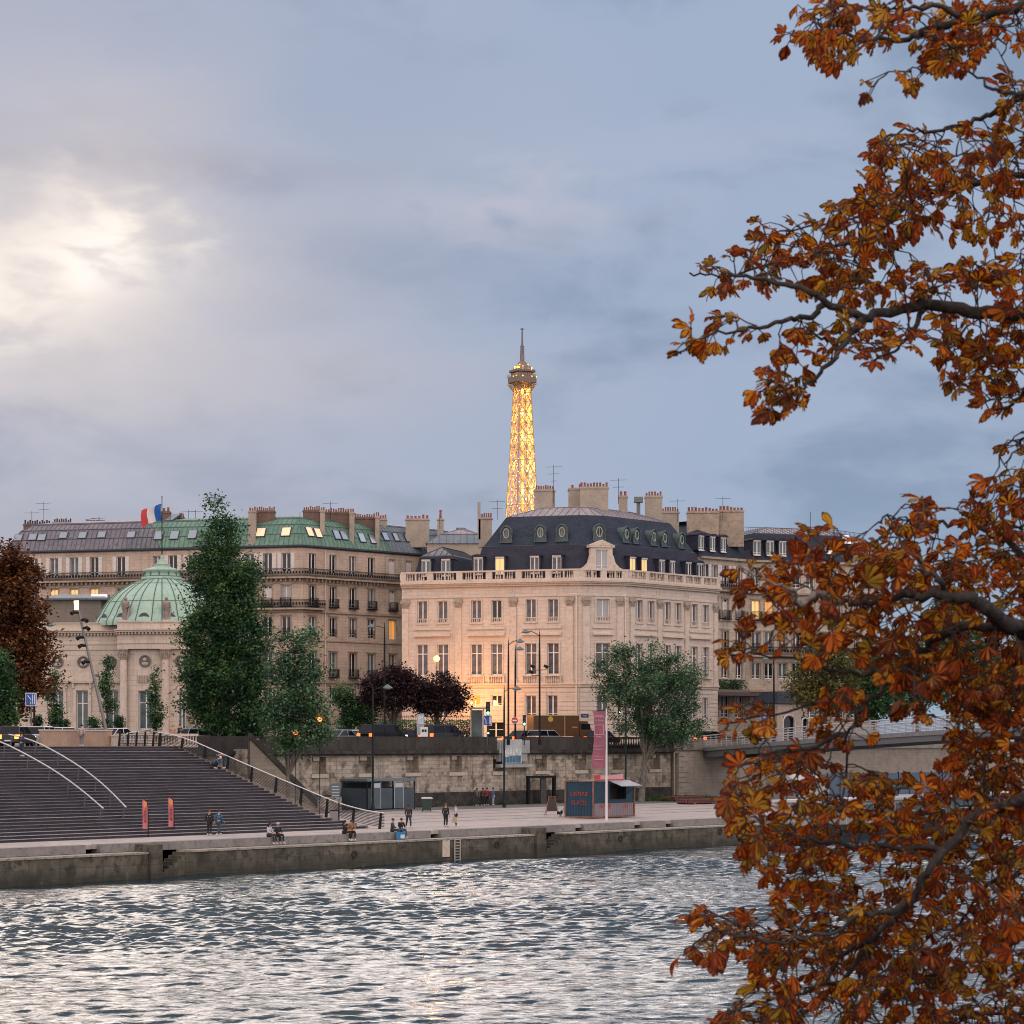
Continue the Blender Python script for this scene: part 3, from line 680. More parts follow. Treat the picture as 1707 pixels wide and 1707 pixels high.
# ================================================================== buildings
def off_line(line, o, closed=False):
    """offset a 2D polyline to its right-hand side (outwards) by o, mitred"""
    n = len(line); out = []
    for i, p in enumerate(line):
        segs = []
        if i > 0 or closed: segs.append((Vector(p) - Vector(line[i-1])).normalized())
        if i < n-1 or closed: segs.append((Vector(line[(i+1) % n]) - Vector(p)).normalized())
        ns = [Vector((s.y, -s.x)) for s in segs]
        if len(ns) == 1: q = Vector(p) + ns[0]*o
        else:
            b = ns[0] + ns[1]; q = Vector(p) + b * (o / max(.2, b.dot(ns[0])))
        out.append(q)
    return out
def band(mb, line, o0, o1, z0, z1, closed=False):
    """a moulding swept along the wall line, from o0 (inner) to o1 (outer)"""
    a, b = off_line(line, o0, closed), off_line(line, o1, closed); n = len(line); vs = []
    for p, q in zip(a, b): vs += [(p.x,p.y,z0),(q.x,q.y,z0),(q.x,q.y,z1),(p.x,p.y,z1)]
    fs = []; m = n if closed else n-1
    for i in range(m):
        j = (i+1) % n
        for k in range(4): fs.append((i*4+k, i*4+(k+1)%4, j*4+(k+1)%4, j*4+k))
    if not closed: fs += [(0,3,2,1), ((n-1)*4, (n-1)*4+1, (n-1)*4+2, (n-1)*4+3)]
    mb.add(vs, fs)
class Fac:
    """one straight wall, A left and B right as seen from the river"""
    def __init__(s, A, B):
        s.A, s.B = Vector(A), Vector(B); d = s.B - s.A; s.L = d.length; s.a = d / s.L; s.b = Vector((s.a.y, -s.a.x)); s.rot = math.atan2(s.a.y, s.a.x)
    def pt(s, u, o, z): p = s.A + s.a*u + s.b*o; return Vector((p.x, p.y, z))
    def px(s, x, o=0.0):
        k = (x - CXP) / F; A = s.A + s.b*o; return (k*A.y - A.x) / (s.a.x - k*s.a.y)
    def box(s, mb, u0, u1, o0, o1, z0, z1):     # o0 inner, o1 outer
        mb.hexa([s.pt(u0,o1,z0), s.pt(u1,o1,z0), s.pt(u1,o0,z0), s.pt(u0,o0,z0), s.pt(u0,o1,z1), s.pt(u1,o1,z1), s.pt(u1,o0,z1), s.pt(u0,o0,z1)])
    def wall(s, mb, u0, u1, z0, z1, holes, dep=.28):
        us = sorted({u0, u1, *[h[0] for h in holes], *[h[1] for h in holes]}); zs = sorted({z0, z1, *[h[2] for h in holes], *[h[3] for h in holes]})
        us = [u for u in us if u0 <= u <= u1]; zs = [z for z in zs if z0 <= z <= z1]
        for a, b in zip(us, us[1:]):
            for c, d in zip(zs, zs[1:]):
                m_, n_ = (a+b)/2, (c+d)/2
                if any(h[0] < m_ < h[1] and h[2] < n_ < h[3] for h in holes): continue
                mb.quad(s.pt(a,0,c), s.pt(b,0,c), s.pt(b,0,d), s.pt(a,0,d))
        for a, b, c, d in holes:
            mb.quad(s.pt(a,0,c), s.pt(b,0,c), s.pt(b,-dep,c), s.pt(a,-dep,c)); mb.quad(s.pt(a,-dep,d), s.pt(b,-dep,d), s.pt(b,0,d), s.pt(a,0,d))
            mb.quad(s.pt(a,0,c), s.pt(a,-dep,c), s.pt(a,-dep,d), s.pt(a,0,d)); mb.quad(s.pt(b,-dep,c), s.pt(b,0,c), s.pt(b,0,d), s.pt(b,-dep,d))
_wm = {}
def win_mesh(w, h, style, glass):
    k = (round(w,2), round(h,2), style, glass.name)
    if k in _wm: return _wm[k]
    fr = MB(); t = .075
    fr.box(-w/2, -w/2+t, -.05, .02, 0, h); fr.box(w/2-t, w/2, -.05, .02, 0, h)
    fr.box(-w/2+t, w/2-t, -.05, .02, 0, t+.02); fr.box(-w/2+t, w/2-t, -.05, .02, h-t, h)
    if style != 'single': fr.box(-.065, .065, -.065, .02, t+.021, h-t-.001)
    if style == 'cross':
        fr.box(-w/2+t, -.066, -.06, .02, h*.68, h*.68+.10); fr.box(.066, w/2-t, -.06, .02, h*.68, h*.68+.10)
    elif style == 'bars':
        for q in (.33, .66):
            fr.box(-w/2+t, -.066, -.04, .015, h*q, h*q+.045); fr.box(.066, w/2-t, -.04, .015, h*q, h*q+.045)
    else:
        fr.box(-w/2+t, -.066, -.04, .015, h*.17, h*.17+.05); fr.box(.066, w/2-t, -.04, .015, h*.17, h*.17+.05)
    pn = MB(); pn.quad((-w/2+.02, -.004, .02), (w/2-.02, -.004, .02), (w/2-.02, -.004, h-.02), (-w/2+.02, -.004, h-.02))
    _wm[k] = (meshdata(fr, 'window', frame_white), meshdata(pn, 'pane', glass)); return _wm[k]
_sm = {}
def sub_mesh(kind, w, h):
    k = (kind, round(w,2), round(h,2))
    if k in _sm: return _sm[k]
    m = MB()
    if kind == 'shutter':           # one folded-back leaf beside the window, left and right are mirrored by position
        m.box(0, .5, -.34, -.29, 0, h)
        for i in range(int(h/.28)): m.box(.05, .45, -.355, -.341, .08+i*.28, .2+i*.28)
        me = meshdata(m, 'shutter', shutter_w)
    elif kind == 'guard':
        m.box(-w/2, w/2, -.32, -.28, .95, 1.0); m.box(-w/2, w/2, -.32, -.28, .08, .12)
        n = int(w/.13)
        for i in range(n+1): x = -w/2+w*i/n; m.box(x-.013, x+.013, -.31, -.29, .12, .95)
        for i in range(n): x = -w/2+w*(i+.5)/n; m.box(x-.045, x+.045, -.308, -.292, .45, .54)
        me = meshdata(m, 'guard_rail', iron)
    elif kind == 'basket':          # a small projecting iron balcony on its slab
        m.box(-w/2-.15, w/2+.15, -.75, -.28, -.16, -.02)
        for z in (.0, .12, .92): m.box(-w/2-.1, w/2+.1, -.71, -.67, z, z+.045)
        n = int((w+.2)/.11)
        for i in range(n+1): x = -w/2-.1+(w+.2)*i/n; m.box(x-.02, x+.02, -.70, -.68, .04, .92)
        for s_ in (-1, 1):
            for i in range(4): y = -.35-.09*i; m.box(s_*(w/2+.08)-.012, s_*(w/2+.08)+.012, y-.012, y+.012, .0, .92)
        m.box(-w/2-.05, w/2+.05, -.69, -.685, .15, .85) if w > 5 else None
        me = meshdata(m, 'iron_balcony', iron)
    elif kind == 'low':             # low pierced stone guard
        m.box(-w/2, w/2, -.30, -.22, .42, .50); m.box(-w/2, w/2, -.29, -.23, .0, .04)
        n = 5
        for i in range(n): x = -w/2+w*(i+.5)/n; m.box(x-.05, x+.05, -.28, -.24, .04, .42)
        me = meshdata(m, 'guard_rail', pale_trim)
    elif kind == 'trim':            # moulded surround
        m.box(-w/2-.16, -w/2-.001, -.37, -.27, -.05, h+.12); m.box(w/2+.001, w/2+.16, -.37, -.27, -.05, h+.12); m.box(-w/2, w/2, -.37, -.27, h+.001, h+.12)
        m.box(-w/2-.2, w/2+.2, -.42, -.27, -.17, -.052)
        me = meshdata(m, 'surround', pale_trim)
    elif kind == 'trimtan':
        m.box(-w/2-.14, -w/2-.001, -.34, -.27, -.0, h+.1); m.box(w/2+.001, w/2+.14, -.34, -.27, -.0, h+.1); m.box(-w/2, w/2, -.34, -.27, h+.001, h+.1)
        m.box(-w/2-.22, w/2+.22, -.42, -.27, h+.12, h+.24)
        me = meshdata(m, 'surround', tan_trim)
    elif kind == 'blind':
        m.box(-w/2+.05, w/2-.05, -.10, -.07, h*.08, h*.86); me = meshdata(m, 'blind', shutter_w)
    _sm[k] = me; return me
def window(parent, fac, u, z, w, h, style='casement', glass=glass_dark, subs=(), dep=.28, name='window', label=None):
    fr, pn = win_mesh(w, h, style, glass)
    o = put(fr, name, parent, fac.pt(u, -dep, z), fac.rot, label=label); sub(pn, 'pane', o)
    for k in subs:
        if k == 'shutters':
            for sg in (-1, 1):
                c = sub(sub_mesh('shutter', w, h), 'shutter', o); c.location = (w/2+.02 if sg > 0 else -w/2-.52, 0, 0)
        else:
            sub(sub_mesh(k, w, h), {'guard': 'guard_rail', 'basket': 'iron_balcony', 'low': 'guard_rail', 'trim': 'surround', 'trimtan': 'surround', 'blind': 'blind'}[k], o)
    return o
def stage_rings(poly, stages): return [(off_line(poly, -ins, True), z) for ins, z in stages]
def mansard(parent, poly, stages, mats, ribs=None, name='roof', cap_mat=None):
    """stages: (inset, z) rising; mats: one per strip (+ cap)"""
    rings = stage_rings(poly, stages); um = []
    for m in mats:
        if m not in um: um.append(m)
    mb = MB()
    for i in range(len(rings)-1):
        (a, z0), (b, z1) = rings[i], rings[i+1]; mb.m = um.index(mats[i]); n = len(a)
        for k in range(n):
            j = (k+1) % n; mb.quad((a[k].x,a[k].y,z0), (a[j].x,a[j].y,z0), (b[j].x,b[j].y,z1), (b[k].x,b[k].y,z1))
    mb.m = um.index(mats[-1]); a, z = rings[-1]; mb.poly([(p.x, p.y, z) for p in a])
    o = mb.build(name, um, parent)
    if ribs:
        rb = MB(); sp, rm, which = ribs
        for i in which:
            (a, z0), (b, z1) = rings[i], rings[i+1]; n = len(a)
            for k in range(n):
                j = (k+1) % n; A, B, C_, D = a[k], a[j], b[k], b[j]; e = (B-A); L = e.length; e = e/L
                l0 = (C_-A).dot(e); l1 = (D-A).dot(e); nrm = Vector((e.y, -e.x)); ins = (C_-A).dot(-nrm)
                m_ = int(L/sp)
                for q in range(m_+1):
                    u = L*q/m_ if m_ else 0
                    f = 1.0
                    if u < l0 and l0 > 1e-6: f = u/l0
                    if u > l1 and L-l1 > 1e-6: f = min(f, (L-u)/(L-l1))
                    if f < .08: continue
                    p0 = A + e*u; p1 = p0 - nrm*ins*f; zz = z0+(z1-z0)*f
                    rb.tube([(p0.x, p0.y, z0+.02), (p1.x, p1.y, zz+.02)], .045, 4, False)
            for k in range(n): rb.tube([(a[k].x, a[k].y, z0+.02), (b[k].x, b[k].y, z1+.02)], .06, 4, False)
            if i+1 < len(rings):
                for k in range(n):
                    j = (k+1) % n; rb.tube([(b[k].x, b[k].y, z1+.02), (b[j].x, b[j].y, z1+.02)], .07, 4, False)
        rb.build('standing_seam', rm, parent)
    return rings
def chimney(parent, px0, px1, yt, yb, Y, pots=6, mat=None, dep=1.1, potm=None, rot=0.0, extra=2.0, pot_h=.52):
    a, b = at(px0, yt, Y), at(px1, yb, Y); W = b.x-a.x; cx = (a.x+b.x)/2
    T = Matrix.Translation((cx, Y, 0)) @ Matrix.Rotation(rot, 4, 'Z')
    m = MB(); m.T = T; m.box(-W/2, W/2, 0, dep, b.z-extra, a.z-.25); m.box(-W/2-.08, W/2+.08, -.08, dep+.08, a.z-.249, a.z-.1); m.box(-W/2-.02, W/2+.02, -.02, dep+.02, a.z-.099, a.z)
    o = m.build('chimney', mat or render_wall, parent, loc=(cx, Y, b.z-extra))
    m = MB(); m.T = T; rr = min(.17, W/pots*.40)
    for i in range(pots):
        hh = pot_h*rnd.choice((.65, .8, 1.0, 1.0)); x = -W/2 + W*(i+.5)/pots
        m.lathe([(rr, 0), (rr*.8, hh*.75), (rr, hh*.8), (rr*.9, hh), (rr*.5, hh)], 7, (x, dep/2+rnd.uniform(-.1, .1), a.z+.001))
    m.build('chimney_pots', potm or terracotta, o)
    return o
def antenna(parent, px, y0, y1, Y, arms=2):
    m = MB(); a, b = at(px, y0, Y), at(px, y1, Y); m.tube([(b.x, b.y, b.z-1), a], .028, 5)
    for i in range(arms):
        z = a.z-.25-i*.8; L = .9-.3*i; m.tube([(a.x-L, a.y, z), (a.x+L, a.y, z+.05)], .018, 4)
        for k in range(5): x = a.x-L+2*L*k/4; m.tube([(x, a.y-.25, z+.02), (x, a.y+.25, z+.02)], .014, 4)
    m.build('roof_antenna', iron, parent)
def slope_pt(fac, stages, u, z):
    for (i0, z0), (i1, z1) in zip(stages, stages[1:]):
        if z0 <= z <= z1:
            f = (z-z0)/(z1-z0); return i0+(i1-i0)*f
    return stages[-1][0]
def rooflight(parent, fac, stages, px, py, w, h, pane, ring_o=0.0):
    """a pane in its frame lying on the roof slope under photo point px, py"""
    ins = 1.0
    for _ in range(6):
        u = fac.px(px, -ins); p = fac.pt(u, -ins, 0); z = zof(py, p.y); ins = slope_pt(fac, stages, u, min(max(z, stages[0][1]), stages[-1][1]))
    z0, z1 = z-h/2, z+h/2
    i0, i1 = slope_pt(fac, stages, u, z0), slope_pt(fac, stages, u, z1)
    d = Vector((0, -(i1-i0), z1-z0)).normalized(); nrm = Vector((0, d.z, -d.y))
    def P(x, q, off):
        ii = i0+(i1-i0)*q; zz = z0+(z1-z0)*q; return fac.pt(u+x, -ii+off*nrm.y, zz+off*nrm.z)
    def slab(x0, x1, q0, q1, o0, o1, mb): mb.hexa([P(x0,q0,o0),P(x1,q0,o0),P(x1,q0,o1),P(x0,q0,o1),P(x0,q1,o0),P(x1,q1,o0),P(x1,q1,o1),P(x0,q1,o1)])
    m = MB(); slab(-w/2-.08, w/2+.08, -.06, 1.06, -.1, .12, m); o = m.build('rooflight', lead, parent, loc=fac.pt(u, -i0, z0))
    m = MB(); slab(-w/2, w/2, 0, 1, .121, .15, m); m.build('pane', pane, o)
def cornice_set(parent, line, specs, mat, name='cornice', closed=False):
    last = None; m = MB()
    for o0, o1, z0, z1 in specs:
        if last is not None and (z0 > last+.05 or z1 < last-.6): m.build(name, mat, parent); m = MB()
        band(m, line, o0, o1, z0, z1, closed); last = z1
    return m.build(name, mat, parent)
def balcony_run(parent, line, z, proj=.75, name='long_balcony'):
    m = MB(); band(m, line, -.02, proj, z-.22, z); o = m.build(name, tan_trim, parent)
    m = MB()
    for a, b in ((.0, .05), (.14, .17), (.86, .90), (.95, 1.0)): band(m, line, proj-.07, proj-.03, z+a, z+b)
    ol = off_line(line, proj-.05)
    for A, B in zip(ol, ol[1:]):
        L = (B-A).length; n = max(1, int(L/.13))
        for i in range(n+1):
            p = A+(B-A)*(i/n); m.box(p.x-.02, p.x+.02, p.y-.02, p.y+.02, z+.05, z+.95)
        n = max(1, int(L/.39))
        for i in range(n):
            p = A+(B-A)*((i+.5)/n); m.box(p.x-.10, p.x+.10, p.y-.012, p.y+.012, z+.35, z+.65)
    m.build('railing', iron, o)
    return o
def corbels(mb, fac, u0, u1, z0, z1, o1, step=.6, w=.18):
    n = int((u1-u0)/step)
    for i in range(n+1): u = u0+(u1-u0)*i/max(1, n); fac.box(mb, u-w/2, u+w/2, 0.0, o1, z0, z1)

# ------------------------------------------------------------------ the pale mansion in the middle
L0 = Vector((-12.3, 268.0)); C1 = Vector(((966-CXP)/F*262, 262)); C2 = Vector(((1044-CXP)/F*263.4, 263.4))
UR = Vector((.648, .761)).normalized(); _f = Fac(C2, C2+UR*10); R0 = C2 + UR*_f.px(1196)
FL, FC, FR = Fac(L0, C1), Fac(C1, C2), Fac(C2, R0)
hero = thing('stone_mansion', (L0.x, L0.y, SZ), 'pale stone corner mansion with slate mansard, roof balustrade and glowing orange ground floor', 'mansion')
line = [L0, C1, C2, R0]
def zl(y): return zof(y, 262)
wh = 0.0
holes = {FL: [], FC: [], FR: []}; wins = []
def hw(fac, u, z, w, h, **k): holes[fac].append((u-w/2, u+w/2, z, z+h)); wins.append((fac, u, z, w, h, k))
Z2B, Z2H, Z1B, Z1H = zl(1035), 2.45, zl(1124), 3.45
lf = [(704, glass_curt, glass_curt), (738, glass_curt, glass_curt), (794, glass_curt, glass_curt), (828, glass_dark, glass_curt), (885, glass_curt, glass_curt), (922, glass_curt, glass_curt)]
for px_, g2, g1 in lf:
    u = FL.px(px_)
    hw(FL, u, Z2B, 1.15, Z2H, glass=g2, subs=('trim', 'low'))
    hw(FL, u, Z1B, 1.3, Z1H, style='cross', glass=g1, subs=('trim',))
uC = FC.px(1005)
hw(FC, uC, Z2B, 1.5, Z2H, glass=glass_pale, subs=('trim', 'low')); hw(FC, uC, Z1B, 1.6, Z1H, style='cross', glass=glass_curt, subs=('trim',))
for px_ in (1065, 1085, 1112, 1130, 1157, 1176):
    u = FR.px(px_); hw(FR, u, Z2B, 1.15, Z2H, glass=glass_curt, subs=('trim', 'low')); hw(FR, u, Z1B, 1.25, Z1H, style='cross', glass=glass_curt, subs=('trim',))
for px_, y0, y1, gl in ((704, 1196, 1159, glass_curt), (738, 1196, 1159, glass_curt), (792, 1177, 1158, glass_amber), (828, 1176, 1158, glass_dark), (885, 1196, 1159, glass_curt), (921, 1196, 1159, glass_curt)):
    hw(FL, FL.px(px_), zl(y0), 1.15, zl(y1)-zl(y0), glass=gl)
for px_ in (1065, 1085, 1112, 1130, 1157, 1176): hw(FR, FR.px(px_), zl(1196), 1.1, 2.4, glass=glass_curt)
hw(FC, uC, zl(1196), 1.3, 2.4, glass=glass_curt)
hw(FL, FL.px(826), SZ, 1.9, 2.45, style='bars', glass=glass_dark, name='gateway')
for fc, nm in ((FL, 'wall'), (FC, 'wall'), (FR, 'wall')):
    m = MB(); fc.wall(m, 0, fc.L, SZ-.5, zl(966), holes[fc]); m.build(nm, white_stone, hero)
back = [R0, R0 + Vector((-UR.y, UR.x))*15, L0 + FL.b*(-15)]
m = MB()
for A, B in ((R0, back[1]), (back[1], back[2]), (back[2], L0)): m.quad((A.x,A.y,SZ), (B.x,B.y,SZ), (B.x,B.y,zl(966)), (A.x,A.y,zl(966)))
m.build('rear_wall', white_stone, hero)
for fc, u, z, w, h, k in wins: window(hero, fc, u, z, w, h, **k)
cornice_set(hero, line, [(-.02, .18, zl(1145), zl(1141)), (-.02, .32, zl(1141)+.002, zl(1138))], pale_trim, 'string_course')
cornice_set(hero, line, [(-.02, .10, zl(993), zl(990)), (-.02, .30, zl(975), zl(972)), (-.02, .48, zl(972)+.002, zl(969.5)), (-.02, .65, zl(969.5)+.002, zl(966))], pale_trim, 'cornice')
cornice_set(hero, line, [(-.02, .12, SZ-.1, SZ+.7)], pale_trim, 'plinth')
for fc, cs in ((FL, (704, 738, 794, 828, 885, 922)), (FC, (1005,)), (FR, (1065, 1085, 1112, 1130, 1157, 1176))):
    i = 0
    while i < len(cs):
        if fc is FC: a, b = fc.px(988), fc.px(1022); i += 1
        else: a, b = fc.px(cs[i])-1.0, fc.px(cs[i+1])+1.0; i += 2
        m = MB(); fc.box(m, a, b, -.01, .16, zl(1047), zl(1043)); m.build('sill_course', pale_trim, hero); m = MB(); fc.box(m, a, b, -.01, .36, zl(1058), zl(1055)); fc.box(m, a+.05, b-.05, -.01, .2, zl(1055)+.002, zl(1052.6)); m.build('window_ledge', pale_trim, hero)
# first-floor balustrades under the windows
for fc, cs in ((FL, (794, 828, 885, 922)), (FC, (1005,)), (FR, (1065, 1085, 1112, 1130, 1157, 1176))):
    for c in cs:
        u = fc.px(c)
        m, ms = MB(), MB()
        for k in range(8): m.lathe([(.05, 0), (.085, .18), (.045, .5), (.06, .72)], 6, fc.pt(u-.72+k*.205, .14, zl(1139)+.06))
        fc.box(ms, u-.95, u+.95, .03, .30, zl(1127), zl(1125)); fc.box(ms, u-.95, u-.8, .05, .26, zl(1138)+.003, zl(1127)-.003); fc.box(ms, u+.82, u+.95, .05, .26, zl(1138)+.003, zl(1127)-.003)
        m.build('baluster_row', pale_trim, ms.build('window_balcony', pale_trim, hero))
# pilasters with carved capitals
for fc, cs in ((FL, (675, 764, 855.5, 950)), (FC, (977, 1034)), (FR, (1053, 1099, 1144, 1190))):
    for c in cs:
        u = fc.px(c)
        if fc is FL and c == 675: u = .45
        if fc is FR and c == 1190: u = fc.L-.45
        m, mc = MB(), MB(); fc.box(m, u-.38, u+.38, -.005, .17, zl(1138)+.01, zl(1010)); fc.box(m, u-.46, u+.46, -.005, .18, zl(1138)+.005, zl(1131))
        fc.box(mc, u-.40, u+.40, -.005, .19, zl(1010)+.002, zl(1001)); fc.box(mc, u-.52, u+.52, -.005, .26, zl(1001)+.002, zl(995))
        for sg in (-1, 1): mc.tube([fc.pt(u+sg*.40, .02, zl(1000)), fc.pt(u+sg*.40, .34, zl(1000))], .15, 8)
        for k in (-.2, 0, .2): mc.tube([fc.pt(u+k, .16, zl(1009)), fc.pt(u+k*1.3, .27, zl(1004))], .075, 5)
        mc.build('capital', carved, m.build('pilaster', pale_trim, hero))
# frieze carvings
m = MB()
for fc, a, b in ((FL, 752, 776), (FL, 842, 869), (FL, 936, 962), (FC, 968, 985), (FC, 1024, 1040), (FR, 1093, 1101), (FR, 1140, 1149)):
    u0, u1 = fc.px(a), fc.px(b)
    n = max(2, int((u1-u0)/.3))
    for i in range(n): u = u0+(u1-u0)*(i+.5)/n; fc.box(m, u-.08, u+.08, -.005, .05, zl(985), zl(979))
m.build('frieze_carving', pale_trim, hero)
# rusticated ground floor: raised horizontal courses between openings
m = MB()
for fc in (FL, FC, FR):
    for k in range(11):
        z0 = SZ+.72+k*.5; z1 = z0+.44
        if z1 > zl(1146): break
        cuts = sorted([(h[0]-.12, h[1]+.12) for h in holes[fc] if h[2] < z1+.05 and h[3] > z0-.05]); u = 0.02
        for a, b in cuts + [(fc.L-.02, fc.L)]:
            if a > u+.05: fc.box(m, u, a, -.005, .07, z0, z1)
            u = max(u, b)
m.build('rusticated_course', white_stone, hero)
# downpipes
m = MB(); u = FL.px(961.5); m.tube([FL.pt(u, .20, SZ), FL.pt(u, .20, zl(993))], .085, 7); u = FC.px(1041.5); m.tube([FC.pt(u, .20, SZ), FC.pt(u, .20, zl(993))], .08, 7)
m.build('downpipe', plain('cream_pipe', (.72, .58, .48), .5), hero)
# roof balustrade
zb0, zb1 = zl(966)+.002, zl(948)
bl = off_line(line, .30)
m = MB(); band(m, line, -.10, .42, zb0, zb0+.22); band(m, line, -.06, .38, zb1-.18, zb1); m.build('balustrade_rail', pale_trim, hero)
for fc in (FL, FC, FR):
    m = MB(); n = 4 if fc is FL else (1 if fc is FC else 4)
    nb = max(1, round(fc.L/3.3)); seg = fc.L/nb
    for i in range(nb+1): u = min(max(seg*i, .25), fc.L-.25); mp = MB(); fc.box(mp, u-.35, u+.35, -.03, .35, zb0+.221, zb1-.181); mp.build('balustrade_pier', pale_trim, hero)
    for i in range(nb):
        um_ = seg*(i+.5); fc.box(m, um_-.09, um_+.09, -.0, .32, zb0+.222, zb1-.182)
        k = seg*i+.75
        while k < seg*(i+1)-.6:
            if abs(k-um_) > .2: m.lathe([(.06, 0), (.10, .12), (.045, .42), (.045, .5), (.08, zb1-zb0-.41)], 6, fc.pt(k, .16, zb0+.222))
            k += .27
    m.build('balustrade_run', pale_trim, hero)
# roofs
uw = FL.px(771); W0 = L0 + FL.a*uw
polyM = [W0, C1, C2, R0, back[1], back[2] + FL.a*uw]
stM = [(0.0, zl(964)), (.9, zl(964)+.01), (1.75, zl(905)), (1.9, zl(904)), (3.9, zl(853)), (4.15, zl(852)), (7.0, zl(835))]
mansard(hero, polyM, stM, [lead, slate_low, lead, slate, lead, zinc_pale, zinc_pale], ribs=(.75, zinc_violet, [5]))
polyW = [L0, W0 - FL.a*.02, back[2]+FL.a*(uw-.02), back[2]]
stW = [(0.0, zl(964)), (.9, zl(964)+.01), (1.6, zl(920)), (1.75, zl(918)), (3.6, zl(902))]
mansard(hero, polyW, stW, [lead, slate_low, lead, zinc_violet, zinc_violet], ribs=(.7, lead, [3]), name='wing_roof')
def dormer(parent, fac, stages, px, z0, w, h, kind='flat', glass=glass_dark, proj=.25, label=None):
    """a roof window box standing out of the slope"""
    ins = slope_pt(fac, stages, 0, z0+.05) - proj; u = fac.px(px, -ins); D = 2.2
    dk = lead if kind != 'oval' else plain('grey_green_dormer_zinc', (.065, .095, .10), .55, var=.4, vscale=3)
    m = MB(); T = Matrix.Translation(fac.pt(u, -ins, z0)) @ Matrix.Rotation(fac.rot, 4, 'Z'); m.T = T; t = .16
    if kind == 'flat':
        m.box(-w/2-t, -w/2, 0, D, 0, h); m.box(w/2, w/2+t, 0, D, 0, h)
        n = 8; pts = [(-w/2-t-.12, 0)] + [(-(w/2+t+.12)*math.cos(math.pi*k/n), .30*math.sin(math.pi*k/n)) for k in range(1, n)] + [(w/2+t+.12, 0)]
        vs = [(x, -.18, h+.002+zz) for x, zz in pts] + [(x, D, h+.002+zz) for x, zz in pts]; k = len(pts)
        m.add(vs, [tuple(range(k)), tuple(reversed(range(k, 2*k)))] + [(i, i+k, (i+1)%k+k, (i+1)%k) for i in range(k)])
        o = m.build('dormer', slate_low, parent, loc=fac.pt(u, -ins, z0)); o.rotation_euler = (0, 0, 0)
        mm = MB(); mm.T = T; mm.box(-w/2, w/2, -.06, .0, h-.16, h); mm.box(-w/2, w/2, -.10, .0, -.08, .0); mm.build('dormer_head', frame_white, o)
        fr, pn = win_mesh(w, h-.17, 'casement', glass); f = put(fr, 'window', o, fac.pt(u, -ins-.10, z0), fac.rot)
        q = put(pn, 'pane', o, fac.pt(u, -ins-.10, z0), fac.rot)
        return o
    # oval bull's-eye with curved hood
    n = 12; out = [(-w/2, 0), (w/2, 0), (w/2, h*.55)] + [(w/2*math.cos(math.pi*k/n), h*.55+h*.45*math.sin(math.pi*k/n)) for k in range(1, n)] + [(-w/2, h*.55)]
    vs = [(x, 0, zz) for x, zz in out] + [(x, 1.9, zz) for x, zz in out]; k = len(out)
    m.add(vs, [tuple(range(k)), tuple(reversed(range(k, 2*k)))] + [(i, i+k, (i+1)%k+k, (i+1)%k) for i in range(k)])
    m.tube([(x*1.10, -.10, zz+.02) for x, zz in out[2:]], .09, 5); m.box(-w/2-.18, w/2+.18, -.16, .2, -.10, .02)
    m.tube([(-w/2-.1, -.08, .05), (-w/2-.02, -.08, h*.35), (-w/2*.9, -.08, h*.55)], .08, 5); m.tube([(w/2+.1, -.08, .05), (w/2+.02, -.08, h*.35), (w/2*.9, -.08, h*.55)], .08, 5)
    o = m.build('oval_dormer', dk, parent, loc=fac.pt(u, -ins, z0))
    mm = MB(); mm.T = T; pts = [(w*.27*math.sin(2*math.pi*i/16), -.05, h*.55+h*.30*math.cos(2*math.pi*i/16)) for i in range(17)]
    mm.tube(pts, .06, 5, False); mm.tube([(0, -.05, h*.27), (0, -.05, h*.84)], .03, 4); mm.build('frame', plain('verdigris_frame', (.36, .42, .38), .6), o)
    mm = MB(); mm.T = T; mm.poly([(p[0], -.012, p[2]) for p in reversed(pts[:-1])]); mm.build('pane', glass, o)
    return o
zd = zl(952)
stWall = stM
for px_, gl in ((797, glass_curt), (833, glass_lit), (891, glass_curt), (928, glass_curt)): dormer(hero, FL, stM[1:4], px_, zl(948)-.35, 1.05, 1.95, glass=gl)
for px_ in (710, 743): dormer(hero, FL, stW[1:4], px_, zl(949)-.35, 1.05, 1.9, glass=glass_teal)
for px_, gl in ((1055, glass_lit), (1074.5, glass_lit), (1103.5, glass_curt), (1121, glass_curt), (1148, glass_dark), (1166, glass_dark)): dormer(hero, FR, stM[1:4], px_, zl(948)-.35, 1.05, 1.95, glass=gl)
for px_ in (844, 901, 937): dormer(hero, FL, stM[3:5], px_, zl(898), 1.15, 1.75, 'oval', glass=glass_curt, proj=.1)
dormer(hero, FC, stM[3:5], 999, zl(898), 1.2, 1.8, 'oval', glass=glass_dark, proj=.1)
for px_ in (1044, 1061, 1090, 1108, 1136): dormer(hero, FR, stM[3:5], px_, zl(898), 1.1, 1.7, 'oval', glass=glass_dark, proj=.1)
